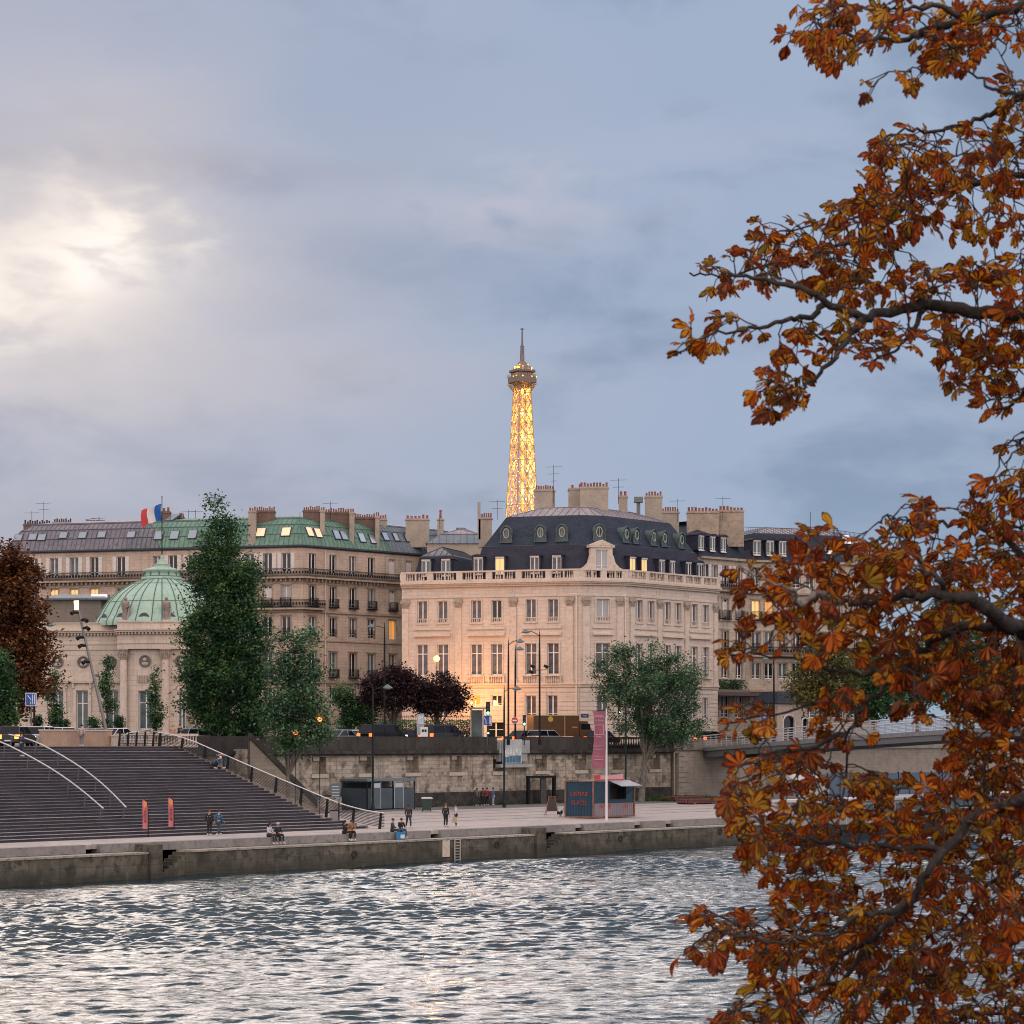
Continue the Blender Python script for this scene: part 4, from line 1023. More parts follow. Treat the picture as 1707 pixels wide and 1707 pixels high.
# the stone pedimented dormer over the corner
T = Matrix.Translation(FC.pt(uC, -.35, zl(948))) @ Matrix.Rotation(FC.rot, 4, 'Z')
m = MB(); m.T = T; h = 2.4; w = 1.45
m.box(-w/2-.5, -w/2, 0, .9, -.4, h); m.box(w/2, w/2+.5, 0, .9, -.4, h); m.box(-w/2, w/2, 0, .9, h-.25, h)
m.box(-w/2-.72, w/2+.72, -.12, 1.0, h+.002, h+.22)
m.add([(-w/2-.78, -.14, h+.222), (w/2+.78, -.14, h+.222), (0, -.14, h+.85), (-w/2-.78, 2.2, h+.222), (w/2+.78, 2.2, h+.222), (0, 2.2, h+.85)], [(0,1,2),(5,4,3),(0,3,4,1),(1,4,5,2),(2,5,3,0)])
for sg in (-1, 1):
    pts = [(sg*(w/2+.5), 0, -.3), (sg*(w/2+1.9), 0, -.3), (sg*(w/2+1.85), 0, .0), (sg*(w/2+1.3), 0, .25), (sg*(w/2+.85), 0, .7), (sg*(w/2+.62), 0, 1.5), (sg*(w/2+.5), 0, 1.6)]
    k = len(pts); m.add(pts + [(x, .5, z) for x, y, z in pts], [tuple(range(k)), tuple(reversed(range(k, 2*k)))] + [(i, (i+1)%k, (i+1)%k+k, i+k) for i in range(k)])
o = m.build('stone_dormer', pale_trim, hero, loc=FC.pt(uC, -.35, zl(948)))
fr, pn = win_mesh(1.45, 2.15, 'casement', glass_pale); put(fr, 'window', o, FC.pt(uC, -.55, zl(948)), FC.rot); put(pn, 'pane', o, FC.pt(uC, -.55, zl(948)), FC.rot)
# street name plate
m = MB(); u = FL.px(967-2); FC.box(m, .15, 1.0, .08, .12, zl(1196), zl(1190)); m.build('street_name_plate', plain('navy_enamel', (.03, .04, .14), .3), hero)
tm = text_mb('RUE', .26, .004); tm.v = [tuple(FC.pt(.575, .125, 0).xyz + Vector((FC.a.x*v[0], FC.a.y*v[0], 0)) + Vector((0, 0, zl(1193)+v[2]))) for v in tm.v]; tm.build('plate_lettering', frame_white, hero)
# chimneys and masts
chimney(hero, 890, 921, 815, 850, 272, 8, rot=-.25, dep=1.4, extra=1.5)
chimney(hero, 948, 974, 813, 838, 273, 2, dep=2.2); chimney(hero, 967, 1014, 811, 850, 271, 9, dep=1.3)
chimney(hero, 1032, 1046, 826, 852, 274, 2); chimney(hero, 1076, 1104, 826, 860, 276, 6, dep=1.4)
chimney(hero, 1104, 1132, 852, 864, 281, 7, dep=1.0); chimney(hero, 798, 820, 862, 884, 281, 6, mat=render_wall)
m = MB(); a, b = at(1057, 828, 275), at(1072, 837, 275); m.box(a.x, b.x, 275, 276, b.z, a.z); m.box(a.x+.3, b.x-.3, 275.3, 275.7, b.z-2, b.z-.002); m.build('vent_box', plain('grey_vent', (.16, .16, .17), .5), hero)
m = MB(); a, b = at(796, 837, 281), at(801, 885, 281); m.box(a.x, b.x, 281, 281.35, b.z-1, a.z); m.build('flue', render_wall, hero)
antenna(hero, 923, 775, 824, 272, 3); antenna(hero, 1031, 797, 826, 273, 2); antenna(hero, 829, 833, 852, 280, 2); antenna(hero, 1129, 832, 856, 281, 1)
# orange lit ground floor lamps fixed above the gateway
# ------------------------------------------------------------------ tall apartment blocks behind
def haussmann(root, segs, levels, eave_z, stone=tan_stone, lit={}, z_base=SZ):
    """segs: (Fac, [window px], [shuttered px]); levels: dicts with z, h, w and what hangs in front"""
    for fc, cols, shut in segs:
        hol, todo = [], []
        for li, lv in enumerate(levels):
            for c in cols:
                u = fc.px(c); w = lv.get('w', 1.1)
                if u-w/2 < .1 or u+w/2 > fc.L-.1: continue
                hol.append((u-w/2, u+w/2, lv['z'], lv['z']+lv['h']))
                subs = list(lv.get('subs', ())); gl = lit.get((c, li), None) or rnd.choice([glass_dark, glass_dark, glass_curt, glass_teal])
                if c in shut and lv.get('shut'): subs.append('shutters')
                if (c, li) not in lit and rnd.random() < lv.get('blind', 0): subs.append('blind')
                todo.append((u, lv['z'], w, lv['h'], gl, tuple(subs)))
        m = MB(); fc.wall(m, 0, fc.L, z_base-.4, eave_z, hol); m.build('wall', stone, root)
        for u, z, w, h, gl, subs in todo: window(root, fc, u, z, w, h, glass=gl, subs=subs)
YC = 290.0
A0 = Vector(((8-CXP)/F*300.6, 300.6)); A2 = Vector(((505-CXP)/F*YC, YC)); _d = (A2-A0).normalized()
FA = Fac(A0, A2); uA1 = FA.px(241); A1 = A0+_d*uA1
UA = Vector((.688, .725)).normalized(); _f = Fac(A2, A2+UA*10); A3 = A2+UA*_f.px(640); A4 = A2+UA*_f.px(712)
def zh(y): return zof(y, YC)
EV = zh(909)
lvs = [dict(z=zh(953), h=zh(921)-zh(953), w=1.15, shut=True), dict(z=zh(1009), h=zh(975)-zh(1009), w=1.1, subs=('trimtan', 'basket'), blind=.25),
       dict(z=zh(1060), h=zh(1027)-zh(1060), w=1.15, subs=('trimtan', 'guard')), dict(z=zh(1127), h=zh(1086)-zh(1127), w=1.2, subs=('trimtan', 'basket')), dict(z=zh(1178), h=zh(1146)-zh(1178), w=1.1)]
def trims(root, line, heavy=True):
    cornice_set(root, line, [(-.02, .35, EV-.13, EV-.02), (-.02, .14, EV-.26, EV-.132)], lead, 'eaves_gutter')
    cornice_set(root, line, [(-.02, .22, zh(1020), zh(1017)), (-.02, .12, zh(1068), zh(1066)), (-.02, .25, zh(1138), zh(1134)), (-.02, .10, zh(972), zh(968))], tan_trim, 'string_course')
bk = 13.0
# violet zinc block
pv = thing('violet_roofed_apartment_block', (A0.x, A0.y, SZ), 'long apartment block with violet grey zinc roof and white shutters left of the flag', 'apartment block')
F1 = Fac(A0, A1)
haussmann(pv, [(F1, [25, 56, 90, 123.5, 157, 201.5], [56, 90, 123.5, 157, 201.5, 25])], lvs, EV, lit={(118, 1): glass_lit, (123.5, 1): glass_lit, (157, 1): glass_lit, (90, 1): glass_lit})
trims(pv, [A0, A1]); balcony_run(pv, [A0, A1], zh(961))
m = MB(); corbels(m, F1, .3, F1.L-.3, zh(961)-.55, zh(961)-.22, .5); m.build('corbel', tan_trim, pv)
bA0, bA1 = A0-F1.b*bk, A1-F1.b*bk
m = MB(); m.quad((A0.x,A0.y,SZ), (bA0.x,bA0.y,SZ), (bA0.x,bA0.y,EV), (A0.x,A0.y,EV)); m.quad((bA1.x,bA1.y,SZ), (bA0.x,bA0.y,SZ), (bA0.x,bA0.y,EV), (bA1.x,bA1.y,EV)); m.quad((A1.x,A1.y,SZ), (bA1.x,bA1.y,SZ), (bA1.x,bA1.y,EV), (A1.x,A1.y,EV)); m.build('rear_wall', tan_stone, pv)
stA = [(-.25, EV), (.15, EV+.12), (.75, EV+1.5), (1.5, EV+2.7), (2.6, EV+3.5), (3.0, EV+3.72), (5.5, EV+4.15)]
def party(poly_f):  # a block whose ends butt its neighbours: stretch the ends so the insets do not hip there
    return poly_f
mansard(pv, [A0, A1+_d*2.0, bA1+_d*2.0, bA0], stA, [lead, zinc_violet, zinc_violet, zinc_violet, lead, zinc_violet, zinc_violet], ribs=(.62, plain('violet_seam', (.09, .075, .09), .5), [1, 2, 3]))
for px_, py_ in ((31, 897), (55, 896), (70, 896.5), (106, 893), (138, 893), (170, 892), (219, 892)): rooflight(pv, F1, stA, px_, py_, 1.0, .75, dull_glass)
chimney(pv, 39, 83, 873, 884, 305, 11, mat=brick_ch, rot=0, dep=1.0, potm=plain('dark_pot', (.05, .035, .03), .8)); chimney(pv, 87, 117, 870, 896, 303, 8, mat=render_wall, dep=2.0, potm=plain('dark_pot', (.05, .035, .03), .8))
chimney(pv, 246, 268, 868, 893, 303, 3, mat=brick_ch, dep=1.2)
antenna(pv, 73, 836, 870, 305, 2); antenna(pv, 53, 852, 872, 305, 1); antenna(pv, 165, 861, 874, 306, 1)
m = MB(); z_ = zof(866, 306); xa, xb = at(143, 0, 306).x, at(166, 0, 306).x; m.tube([(xa, 306, z_-.9), (xa, 306, z_), (xb, 306, z_+.2), (xb, 306, z_-.7)], .03, 5); m.build('roof_rail', iron, pv)
m = MB()
for k in range(12): p = at(145+k*2.6, 872, 306); m.lathe([(.10, 0), (.08, .35), (.11, .4)], 6, p)
m.build('chimney_pots', terracotta, pv)
# green copper corner block
gb = thing('copper_roofed_corner_block', (A2.x, A2.y, SZ), 'corner apartment block with green copper roof, two black iron balconies and lit rooflights', 'apartment block')
F2, F3 = Fac(A1, A2), Fac(A2, A3)
haussmann(gb, [(F2, [262, 288, 320, 352, 384, 416, 446, 477], [288, 320, 446, 477, 416]), (F3, [521, 555, 588, 619], [])], lvs, EV, lit={(477, 1): glass_pale})
ln = [A1, A2, A3]; trims(gb, ln); balcony_run(gb, ln, zh(961))
balcony_run(gb, [A2-_d*8, A2, A2+UA*F3.px(537)], zh(1013), name='third_floor_balcony')
m = MB(); corbels(m, F2, .3, F2.L-.2, zh(961)-.55, zh(961)-.22, .5); corbels(m, F3, .3, F3.L-.2, zh(961)-.55, zh(961)-.22, .5); m.build('corbel', tan_trim, gb)
nU = Vector((-UA.y, UA.x)); bA2 = A3+nU*bk
m = MB(); m.quad((A3.x,A3.y,SZ), (bA2.x,bA2.y,SZ), (bA2.x,bA2.y,EV), (A3.x,A3.y,EV)); m.quad((bA2.x,bA2.y,SZ), (bA1.x,bA1.y,SZ), (bA1.x,bA1.y,EV), (bA2.x,bA2.y,EV)); m.build('rear_wall', tan_stone, gb)
polyG = [A1+_d*.05, A2, A3-UA*.05+UA*2.0, bA2+UA*2.0, bA1+_d*.05]
mansard(gb, [A1-_d*2.6, A2, A3+UA*1.6, bA2+UA*1.6, bA1-_d*2.6], [(a+.02 if a > 0 else a, z+.01) for a, z in stA], [lead, copper, copper, copper, lead, copper, copper], ribs=(.62, copper_rib, [1, 2, 3]))
for px_, py_, pn in ((265, 893, dull_glass), (291, 892.5, dull_glass), (321, 891.5, dull_glass), (293, 865, dull_glass), (435, 888, sky_lit), (477, 887, sky_lit)): rooflight(gb, F2, stA, px_, py_, 1.05, 1.0, pn)
for px_, py_, pn in ((516, 887, sky_lit), (530, 889, sky_lit), (561, 892, sky_glass), (573, 893, sky_glass), (603, 897, sky_glass), (621, 899, sky_glass)): rooflight(gb, F3, stA, px_, py_, .85, 1.05, pn)
m = MB(); m.tube([F3.pt(F3.px(541), .12, SZ), F3.pt(F3.px(541), .12, EV-.5)], .07, 6); m.build('downpipe', plain('cream_pipe', (.72, .58, .48), .5), gb)
chimney(gb, 414, 426, 851, 880, 292, 3, dep=1.3); chimney(gb, 426.5, 458, 851, 861, 293.5, 9, mat=brick_ch, dep=1.0, extra=1)
chimney(gb, 505, 533, 850, 862, 294.5, 8, mat=brick_ch, dep=1.0, extra=1.2); chimney(gb, 533.5, 541, 850, 884, 293.6, 2)
chimney(gb, 541.5, 582, 853, 865, 297.5, 10, mat=brick_ch, dep=1.0, extra=1.2); chimney(gb, 582.5, 590, 853, 886, 296.5, 2)
chimney(gb, 590.5, 625, 862, 872, 300.5, 9, mat=brick_ch, dep=1.0, extra=1.0); chimney(gb, 625.5, 632, 860, 890, 299.5, 2); chimney(gb, 632.5, 644, 864, 874, 303, 3)
chimney(gb, 269, 283, 852, 860, 300, 2, mat=brick_ch, extra=2.5); chimney(gb, 295, 306, 861, 866, 300, 5, mat=brick_ch)
antenna(gb, 551, 836, 852, 295, 1); antenna(gb, 314, 850, 865, 300, 1); antenna(gb, 326, 850, 866, 300, 1); antenna(gb, 500, 854, 866, 294, 0)
# blue-grey zinc block stepping behind the mansion
bb = thing('blue_roofed_apartment_block', (A3.x, A3.y, SZ), 'narrow apartment block with blue grey zinc roof squeezed against the pale mansion', 'apartment block')
F4 = Fac(A3, A4+UA*3)
haussmann(bb, [(F4, [654, 682], [])], [dict(lvs[0], subs=('blind',))] + [dict(l, subs=('trimtan',)) if i == 2 else l for i, l in enumerate(lvs[1:], 1)], EV, stone=tan_stone2, lit={(654, 2): glass_amber, (682, 0): glass_pale, (654, 0): glass_pale})
ln4 = [A3, A4+UA*3]; trims(bb, ln4); balcony_run(bb, [A3, A3+UA*5.2], zh(961))
bA3 = A4+UA*3+nU*bk
m = MB(); m.quad((A4.x+UA.x*3,A4.y+UA.y*3,SZ), (bA3.x,bA3.y,SZ), (bA3.x,bA3.y,EV), (A4.x+UA.x*3,A4.y+UA.y*3,EV)); m.quad((bA3.x,bA3.y,SZ), (bA2.x,bA2.y,SZ), (bA2.x,bA2.y,EV), (bA3.x,bA3.y,EV)); m.build('rear_wall', tan_stone2, bb)
mansard(bb, [A3-UA*1.4, A4+UA*9, A4+UA*9+nU*bk, bA2-UA*1.4], [(a+.04 if a > 0 else a, z+.02) for a, z in stA], [lead, zinc_blue, zinc_blue, zinc_blue, lead, zinc_blue, zinc_blue], ribs=(.62, plain('blue_seam', (.08, .11, .14), .5), [1, 2, 3]))
for px_, py_ in ((642, 895), (660, 896), (679, 897.5), (697, 899), (712, 903)): rooflight(bb, F4, stA, px_, py_, .8, .95, sky_glass)
chimney(bb, 676, 715, 864, 886, 304, 6, dep=1.2); chimney(bb, 729, 739, 864, 878, 308, 1, pot_h=1.4)
# low zinc wing behind, between the blocks
zb_ = thing('zinc_roofed_house', at(760, 1228, 300), 'low house with pale violet zinc roof glimpsed behind the mansion slate', 'house')
a, b = at(712, 0, 296), at(822, 0, 296); zz = zof(906, 296); zt_ = zof(880, 300)
m = MB(); m.prism([(a.x, 296), (b.x, 296), (b.x, 308), (a.x, 308)], SZ, zz); m.build('wall', render_wall, zb_)
mansard(zb_, [Vector((a.x, 296)), Vector((b.x, 296)), Vector((b.x, 308)), Vector((a.x, 308))], [(-.2, zz), (1.6, zof(890, 297)), (4.6, zt_)], [zinc_blue, zinc_pale, zinc_pale], ribs=(.8, zinc_violet, [0, 1]))
antenna(zb_, 733, 858, 868, 300, 0)

# ------------------------------------------------------------------ blocks to the right of the mansion
ER = zof(928, 281)
def zr(y): return zof(y, 282)
lvr = [dict(z=zr(975), h=zr(942)-zr(975), w=1.15, shut=True), dict(z=zr(1030), h=zr(998)-zr(1030), w=1.1, subs=('trimtan', 'basket'), blind=.3),
       dict(z=zr(1084), h=zr(1051)-zr(1084), w=1.15, subs=('trimtan', 'guard')), dict(z=zr(1130), h=zr(1103)-zr(1130), w=1.2, subs=('trimtan',)), dict(z=zr(1196), h=zr(1160)-zr(1196), w=1.5)]
B0 = Vector(((1166-CXP)/F*279.5, 279.5)); B1 = Vector(((1247-CXP)/F*285.6, 285.6)); B2 = Vector(((1412-CXP)/F*290.4, 290.4)); B3 = Vector(((1462-CXP)/F*296, 296))
rb1 = thing('slate_roofed_apartment_block', (B0.x, B0.y, SZ), 'soot streaked apartment block with slate roof directly right of the pale mansion', 'apartment block')
G1 = Fac(B0, B1); haussmann(rb1, [(G1, [1178, 1191, 1209, 1232], [1191, 1209, 1232])], lvr, ER, stone=tan_stone2)
nb = G1.b*-13
cornice_set(rb1, [B0, B1], [(-.02, .4, ER-.28, ER-.02), (-.02, .5, zr(987), zr(984)), (-.02, .2, zr(1035), zr(1032)), (-.02, .2, zr(1092), zr(1089)), (-.02, .45, zr(1152), zr(1148))], tan_trim, 'string_course')
balcony_run(rb1, [B0, B1], zr(983))
m = MB(); m.quad((B0.x,B0.y,SZ), (B0.x+nb.x,B0.y+nb.y,SZ), (B0.x+nb.x,B0.y+nb.y,ER), (B0.x,B0.y,ER)); m.build('rear_wall', tan_stone2, rb1)
stR = [(-.2, ER), (.3, ER+.12), (1.5, ER+2.9), (1.75, ER+3.0), (5, ER+4.6)]
mansard(rb1, [B0, B1, B1+nb, B0+nb], stR, [lead, slate, lead, slate, slate])
for px_ in (1166, 1185, 1203): dormer(rb1, G1, stR[1:4], px_+3, ER+.7, .95, 1.75, glass=glass_teal)
chimney(rb1, 1146, 1198, 852, 879, 283, 9, dep=1.3, mat=tan_trim); chimney(rb1, 1199, 1240, 850, 883, 284.5, 7, dep=1.4, mat=tan_trim); antenna(rb1, 1205, 828, 852, 284, 1)
# glazed awning and planted terrace at street level
m = MB(); G1.box(m, .2, G1.L+6, .0, 2.6, zof(1160, 281), zof(1154, 281)); m.build('awning', plain('brown_awning', (.10, .065, .06), .6), rb1)
m = MB(); G1.box(m, .3, G1.L+5.5, -.0, 2.2, SZ, SZ+.9); m.build('terrace_screen', plain('dark_screen', (.04, .03, .025), .4, var=.4), rb1)
rb2 = thing('grey_roofed_mansion_block', (B1.x, B1.y, SZ), 'long apartment block with railed slate roof largely screened by the orange leaves', 'apartment block')
G2, G3 = Fac(B1, B2), Fac(B2, B3)
haussmann(rb2, [(G2, [1260, 1282, 1305, 1328, 1351, 1374, 1397], []), (G3, [1425, 1448], [])], lvr, ER, stone=tan_stone2, lit={(1282, 1): glass_amber, (1260, 1): glass_lit})
ln = [B1, B2, B3]
cornice_set(rb2, ln, [(-.02, .4, ER-.28, ER-.02), (-.02, .5, zr(987), zr(984)), (-.02, .2, zr(1035), zr(1032)), (-.02, .2, zr(1092), zr(1089)), (-.02, .45, zr(1152), zr(1148))], tan_trim, 'string_course')
balcony_run(rb2, ln, zr(1090))
nb2 = G2.b*-13
m = MB(); e = B3-G3.b*12; m.quad((B3.x,B3.y,SZ), (e.x,e.y,SZ), (e.x,e.y,ER), (B3.x,B3.y,ER)); m.build('rear_wall', tan_stone2, rb2)
stR2 = [(-.2, ER), (.3, ER+.12), (1.4, ER+3.3), (1.6, ER+3.4), (4.5, ER+4.3)]
mansard(rb2, [B1, B2, B3, e, B1+nb2], stR2, [lead, slate, lead, zinc_pale, zinc_pale], ribs=(.7, zinc_violet, [3]))
for px_ in (1262, 1284, 1305, 1330): dormer(rb2, G2, stR2[1:4], px_, ER+.6, .95, 1.8, glass=glass_teal)
for px_, py_ in ((1381, 917), (1411, 900)): rooflight(rb2, G2, stR2, px_, py_, 1.0, 1.1, sky_glass)
m = MB(); rr_ = off_line([B1, B2, B3], -1.75)
for A, B in zip(rr_, rr_[1:]):
    L = (B-A).length; n = int(L/.3); zt0 = ER+3.42
    for i in range(n): p = A+(B-A)*(i/n); m.box(p.x-.015, p.x+.015, p.y-.015, p.y+.015, zt0, zt0+.62)
    m.tube([(A.x, A.y, zt0+.62), (B.x, B.y, zt0+.62)], .025, 4)
m.build('ridge_railing', iron, rb2)
# round-arched stone dormer at its right end
m = MB(); p = G3.pt(G3.L*.45, .1, ER+.0); T = Matrix.Translation(p) @ Matrix.Rotation(G3.rot, 4, 'Z'); m.T = T
n = 12; out = [(-1.3, 0), (1.3, 0), (1.3, 1.5)] + [(1.3*math.cos(math.pi*k/n), 1.5+1.3*math.sin(math.pi*k/n)) for k in range(1, n)] + [(-1.3, 1.5)]; k = len(out)
m.add([(x, 0, z) for x, z in out]+[(x, 2.5, z) for x, z in out], [tuple(range(k)), tuple(reversed(range(k, 2*k)))]+[(i, i+k, (i+1)%k+k, (i+1)%k) for i in range(k)])
m.tube([(x*1.08, -.1, z+.05) for x, z in out[2:]], .15, 5); o = m.build('arched_dormer', tan_trim, rb2, loc=p)
m = MB(); m.T = T; m.poly([(.85, -.02, .2), (-.85, -.02, .2)] + [(-.85*math.cos(math.pi*k/n), -.02, 1.5+.85*math.sin(math.pi*k/n)) for k in range(0, n+1)]); m.build('pane', glass_dark, o)
m = MB(); m.T = T; m.box(-.04, .04, -.08, -.021, .2, 2.35); m.box(-.85, -.041, -.07, -.021, 1.45, 1.53); m.box(.041, .85, -.07, -.021, 1.45, 1.53); m.build('glazing_bar', frame_white, o)
antenna(rb2, 1351, 853, 878, 292, 0)
# dark blue arched shop front
sh = thing('arched_shopfront', at(1312, 1228, 272), 'dark blue roofed pavilion shopfront with white arched windows beside the awning', 'pavilion')
p0 = at(1296, 0, 274); p1 = at(1352, 0, 274); m = MB(); zt1 = zof(1172, 274)
Fs = Fac((p0.x, 274), (p1.x, 277)); m = MB(); Fs.wall(m, 0, Fs.L, SZ, zt1, [(Fs.px(1315)-.95, Fs.px(1315)+.95, SZ, SZ+3.2), (Fs.px(1342)-.6, Fs.px(1342)+.5, SZ, SZ+3.2)], .3); m.build('wall', pale_trim, sh)
q0, q1 = Fs.pt(0, .3, 0), Fs.pt(Fs.L, .3, 0)
mansard(sh, [Fs.pt(-.3, .3, 0).xy, Fs.pt(Fs.L+.3, .3, 0).xy, Fs.pt(Fs.L+.3, -4, 0).xy, Fs.pt(-.3, -4, 0).xy], [(0, zt1), (.05, zt1+.2), (.9, zof(1153, 274)), (1.2, zof(1152, 274))], [lead, slate, slate, slate])
for c, ww in ((1315, .95), (1342, .55)):
    m = MB(); u = Fs.px(c); m.tube([Fs.pt(u-ww, .05, SZ+.1), Fs.pt(u-ww, .05, SZ+2.6)] + [Fs.pt(u-ww*math.cos(math.pi*k/10), .05, SZ+2.6+ww*.8*math.sin(math.pi*k/10)) for k in range(1, 10)] + [Fs.pt(u+ww, .05, SZ+2.6), Fs.pt(u+ww, .05, SZ+.1)], .09, 6)
    o = m.build('arched_window', frame_white, sh); m = MB(); m.quad(Fs.pt(u-ww, -.29, SZ), Fs.pt(u+ww, -.29, SZ), Fs.pt(u+ww, -.29, SZ+3.4), Fs.pt(u-ww, -.29, SZ+3.4)); m.build('pane', glass_dark, o)

# ------------------------------------------------------------------ domed palace on the left
PY = 258.0
P0 = Vector(((12-CXP)/F*259.5, 259.5)); P1 = Vector(((392-CXP)/F*258, 258.0)); FP = Fac(P0, P1)
pc = Vector(((270-CXP)/F*263, 263.0)); PR = 7.0
def zp(y): return zof(y, 258)
pal = thing('domed_palace', (pc.x, pc.y, SZ), 'low classical palace with pale green dome and rotunda half hidden by the tall green tree', 'palace')
u_l = (pc-FP.A).dot(FP.a) - 3.6; u_r = u_l+7.2
ztop = zp(1037)
hol = []; pw = []
for c in (96, 137, 188):
    u = FP.px(c); hol.append((u-.62, u+.62, zp(1218), zp(1152))); pw.append((u, zp(1218), 1.24, zp(1152)-zp(1218)))
m = MB(); FP.wall(m, 0, u_l, SZ-.3, zp(1050), hol, .35); m.build('wall', palace_stone, pal); m = MB(); FP.wall(m, u_r, FP.L, SZ-.3, zp(1050), [], .35); m.build('wall', palace_stone, pal)
for u, z, w, h in pw: window(pal, FP, u, z, w, h, 'cross', glass_teal, dep=.34)
for c in (96, 137, 188):                     # pedimented door cases
    m = MB(); u = FP.px(c); FP.box(m, u-.98, u-.66, -.01, .12, SZ, zp(1143)); FP.box(m, u+.66, u+.98, -.01, .12, SZ, zp(1143)); FP.box(m, u-.66, u+.66, -.01, .10, zp(1150), zp(1143)-.002); FP.box(m, u-1.2, u+1.2, -.01, .35, zp(1138), zp(1135))
    a, b, c_ = FP.pt(u-1.3, .38, zp(1135)+.002), FP.pt(u+1.3, .38, zp(1135)+.002), FP.pt(u, .38, zp(1124)); a2, b2, c2 = FP.pt(u-1.3, 0, zp(1135)+.002), FP.pt(u+1.3, 0, zp(1135)+.002), FP.pt(u, 0, zp(1124)); m.add([a, b, c_, a2, b2, c2], [(0,1,2),(0,3,4,1),(1,4,5,2),(2,5,3,0)])
    for sg in (-1, 1): m.tube([FP.pt(u+sg*.95, .2, zp(1139)), FP.pt(u+sg*.95, .14, zp(1147))], .14, 6)
    m.build('pediment', pale_trim, pal)
def roundel(mb, mb2, o, rot, r):
    T = Matrix.Translation(o) @ Matrix.Rotation(rot, 4, 'Z') @ Matrix.Rotation(R(90), 4, 'X')
    mb.T = T; mb.lathe([(r, -.02), (r, .10), (r*.82, .12), (r*.78, .02), (.01, .02)], 18); mb.T = None
    mb.build('roundel', plain('roundel_stone', (.17, .145, .125), .8, var=.3), pal); mb2.T = T; mb2.lathe([(r*.30, .0), (r*.34, .14), (r*.2, .26), (.01, .30)], 8, (0, r*.22, .02)); mb2.lathe([(r*.6, .02), (r*.55, .1), (r*.2, .16), (.01, .16)], 8, (0, -r*.42, 0), sy=.6); mb2.T = None; mb2.build('bust', plain('bust_stone', (.42, .38, .34), .8), pal)
for c in (96, 139, 184): roundel(MB(), MB(), FP.pt(FP.px(c), 0, zp(1103)), FP.rot, .66)
# rotunda
def RP(a, r, z): return Vector((pc.x+r*math.sin(a), pc.y-r*math.cos(a), z))
amax = R(31)
m = MB(); whol = [(R(-6)-.115, R(-6)+.115), (R(27)-.06, R(27)+.06)]
zs = [SZ-.3, zp(1216), zp(1152), zp(1050)]; angs = sorted({-amax, amax, *[x for h in whol for x in h], *[R(k) for k in range(-30, 31, 5)]})
for a, b in zip(angs, angs[1:]):
    for c, d in zip(zs, zs[1:]):
        mid = (a+b)/2
        if c == zs[1] and any(h[0] < mid < h[1] for h in whol): 
            m.quad(RP(a, PR-.4, c), RP(b, PR-.4, c), RP(b, PR-.4, d), RP(a, PR-.4, d)) if False else None
            continue
        m.quad(RP(a, PR, c), RP(b, PR, c), RP(b, PR, d), RP(a, PR, d))
for h in whol:
    for a in h: m.quad(RP(a, PR, zs[1]), RP(a, PR-.4, zs[1]), RP(a, PR-.4, zs[2]), RP(a, PR, zs[2]))
    m.quad(RP(h[0], PR-.4, zs[2]), RP(h[1], PR-.4, zs[2]), RP(h[1], PR, zs[2]), RP(h[0], PR, zs[2]))
m.build('rotunda_wall', palace_stone, pal)
class Tmp: pass
for h in whol:
    f = Fac(RP(h[0], PR-.38, 0).xy, RP(h[1], PR-.38, 0).xy)
    window(pal, f, f.L/2, zs[1], f.L, zs[2]-zs[1], 'cross', glass_teal, dep=0)
m = MB()
for ad in (-6.5, 25):
    a = R(ad)
    roundel(MB(), MB(), RP(a, PR, zp(1103)), a, .66)
    m = MB()
    for k in range(6):
        b0, b1 = a-.12+k*.04, a-.12+(k+1)*.04-.006; m.hexa([RP(b0, PR+.08, zp(1139)), RP(b1, PR+.08, zp(1139)), RP(b1, PR-.05, zp(1139)), RP(b0, PR-.05, zp(1139)), RP(b0, PR+.08, zp(1127)), RP(b1, PR+.08, zp(1127)), RP(b1, PR-.05, zp(1127)), RP(b0, PR-.05, zp(1127))])
    m.build('frieze_panel', carved, pal)
for ad in (-25, 11):
    a = R(ad); m = MB(); p = RP(a, PR+.38, 0); m.lathe([(.52, SZ+.0), (.52, SZ+.3), (.44, SZ+.5), (.42, SZ+1), (.40, SZ+5), (.36, zp(1101))], 14, (p.x, p.y, 0)); o = m.build('column', pale_trim, pal, smooth=True)
    m = MB(); m.lathe([(.37, zp(1101)), (.46, zp(1096)), (.44, zp(1095)), (.58, zp(1089)), (.46, zp(1088)), (.66, zp(1084)), (.60, zp(1083))], 10, (p.x, p.y, 0))
    for k in range(8): t = k*math.pi/4; m.tube([(p.x+.44*math.cos(t), p.y+.44*math.sin(t), zp(1097)), (p.x+.62*math.cos(t), p.y+.62*math.sin(t), zp(1088))], .09, 5)
    m.build('capital', carved, o)
# entablature follows wall and rotunda
arc = [RP(-amax+2*amax*k/20, PR, 0).xy for k in range(21)]
ent = [P0] + [FP.pt(u_l, 0, 0).xy] + arc[1:-1] + [FP.pt(u_r, 0, 0).xy, P1]
def band2(mb, o0, o1, z0, z1, extra=.42):
    band(mb, [P0, FP.pt(u_l, 0, 0).xy], o0, o1, z0, z1); band(mb, [FP.pt(u_r, 0, 0).xy, P1], o0, o1, z0, z1); band(mb, arc, o0, o1+extra, z0, z1)
m = MB(); band2(m, -.05, .08, zp(1083), zp(1074)); band2(m, -.05, .14, zp(1074)+.002, zp(1072)); band2(m, -.05, .05, zp(1072)+.002, zp(1059)); band2(m, -.05, .50, zp(1055), zp(1052)); band2(m, -.05, .65, zp(1052)+.002, zp(1050)); m.build('entablature', palace_stone, pal)
m = MB(); u = .3
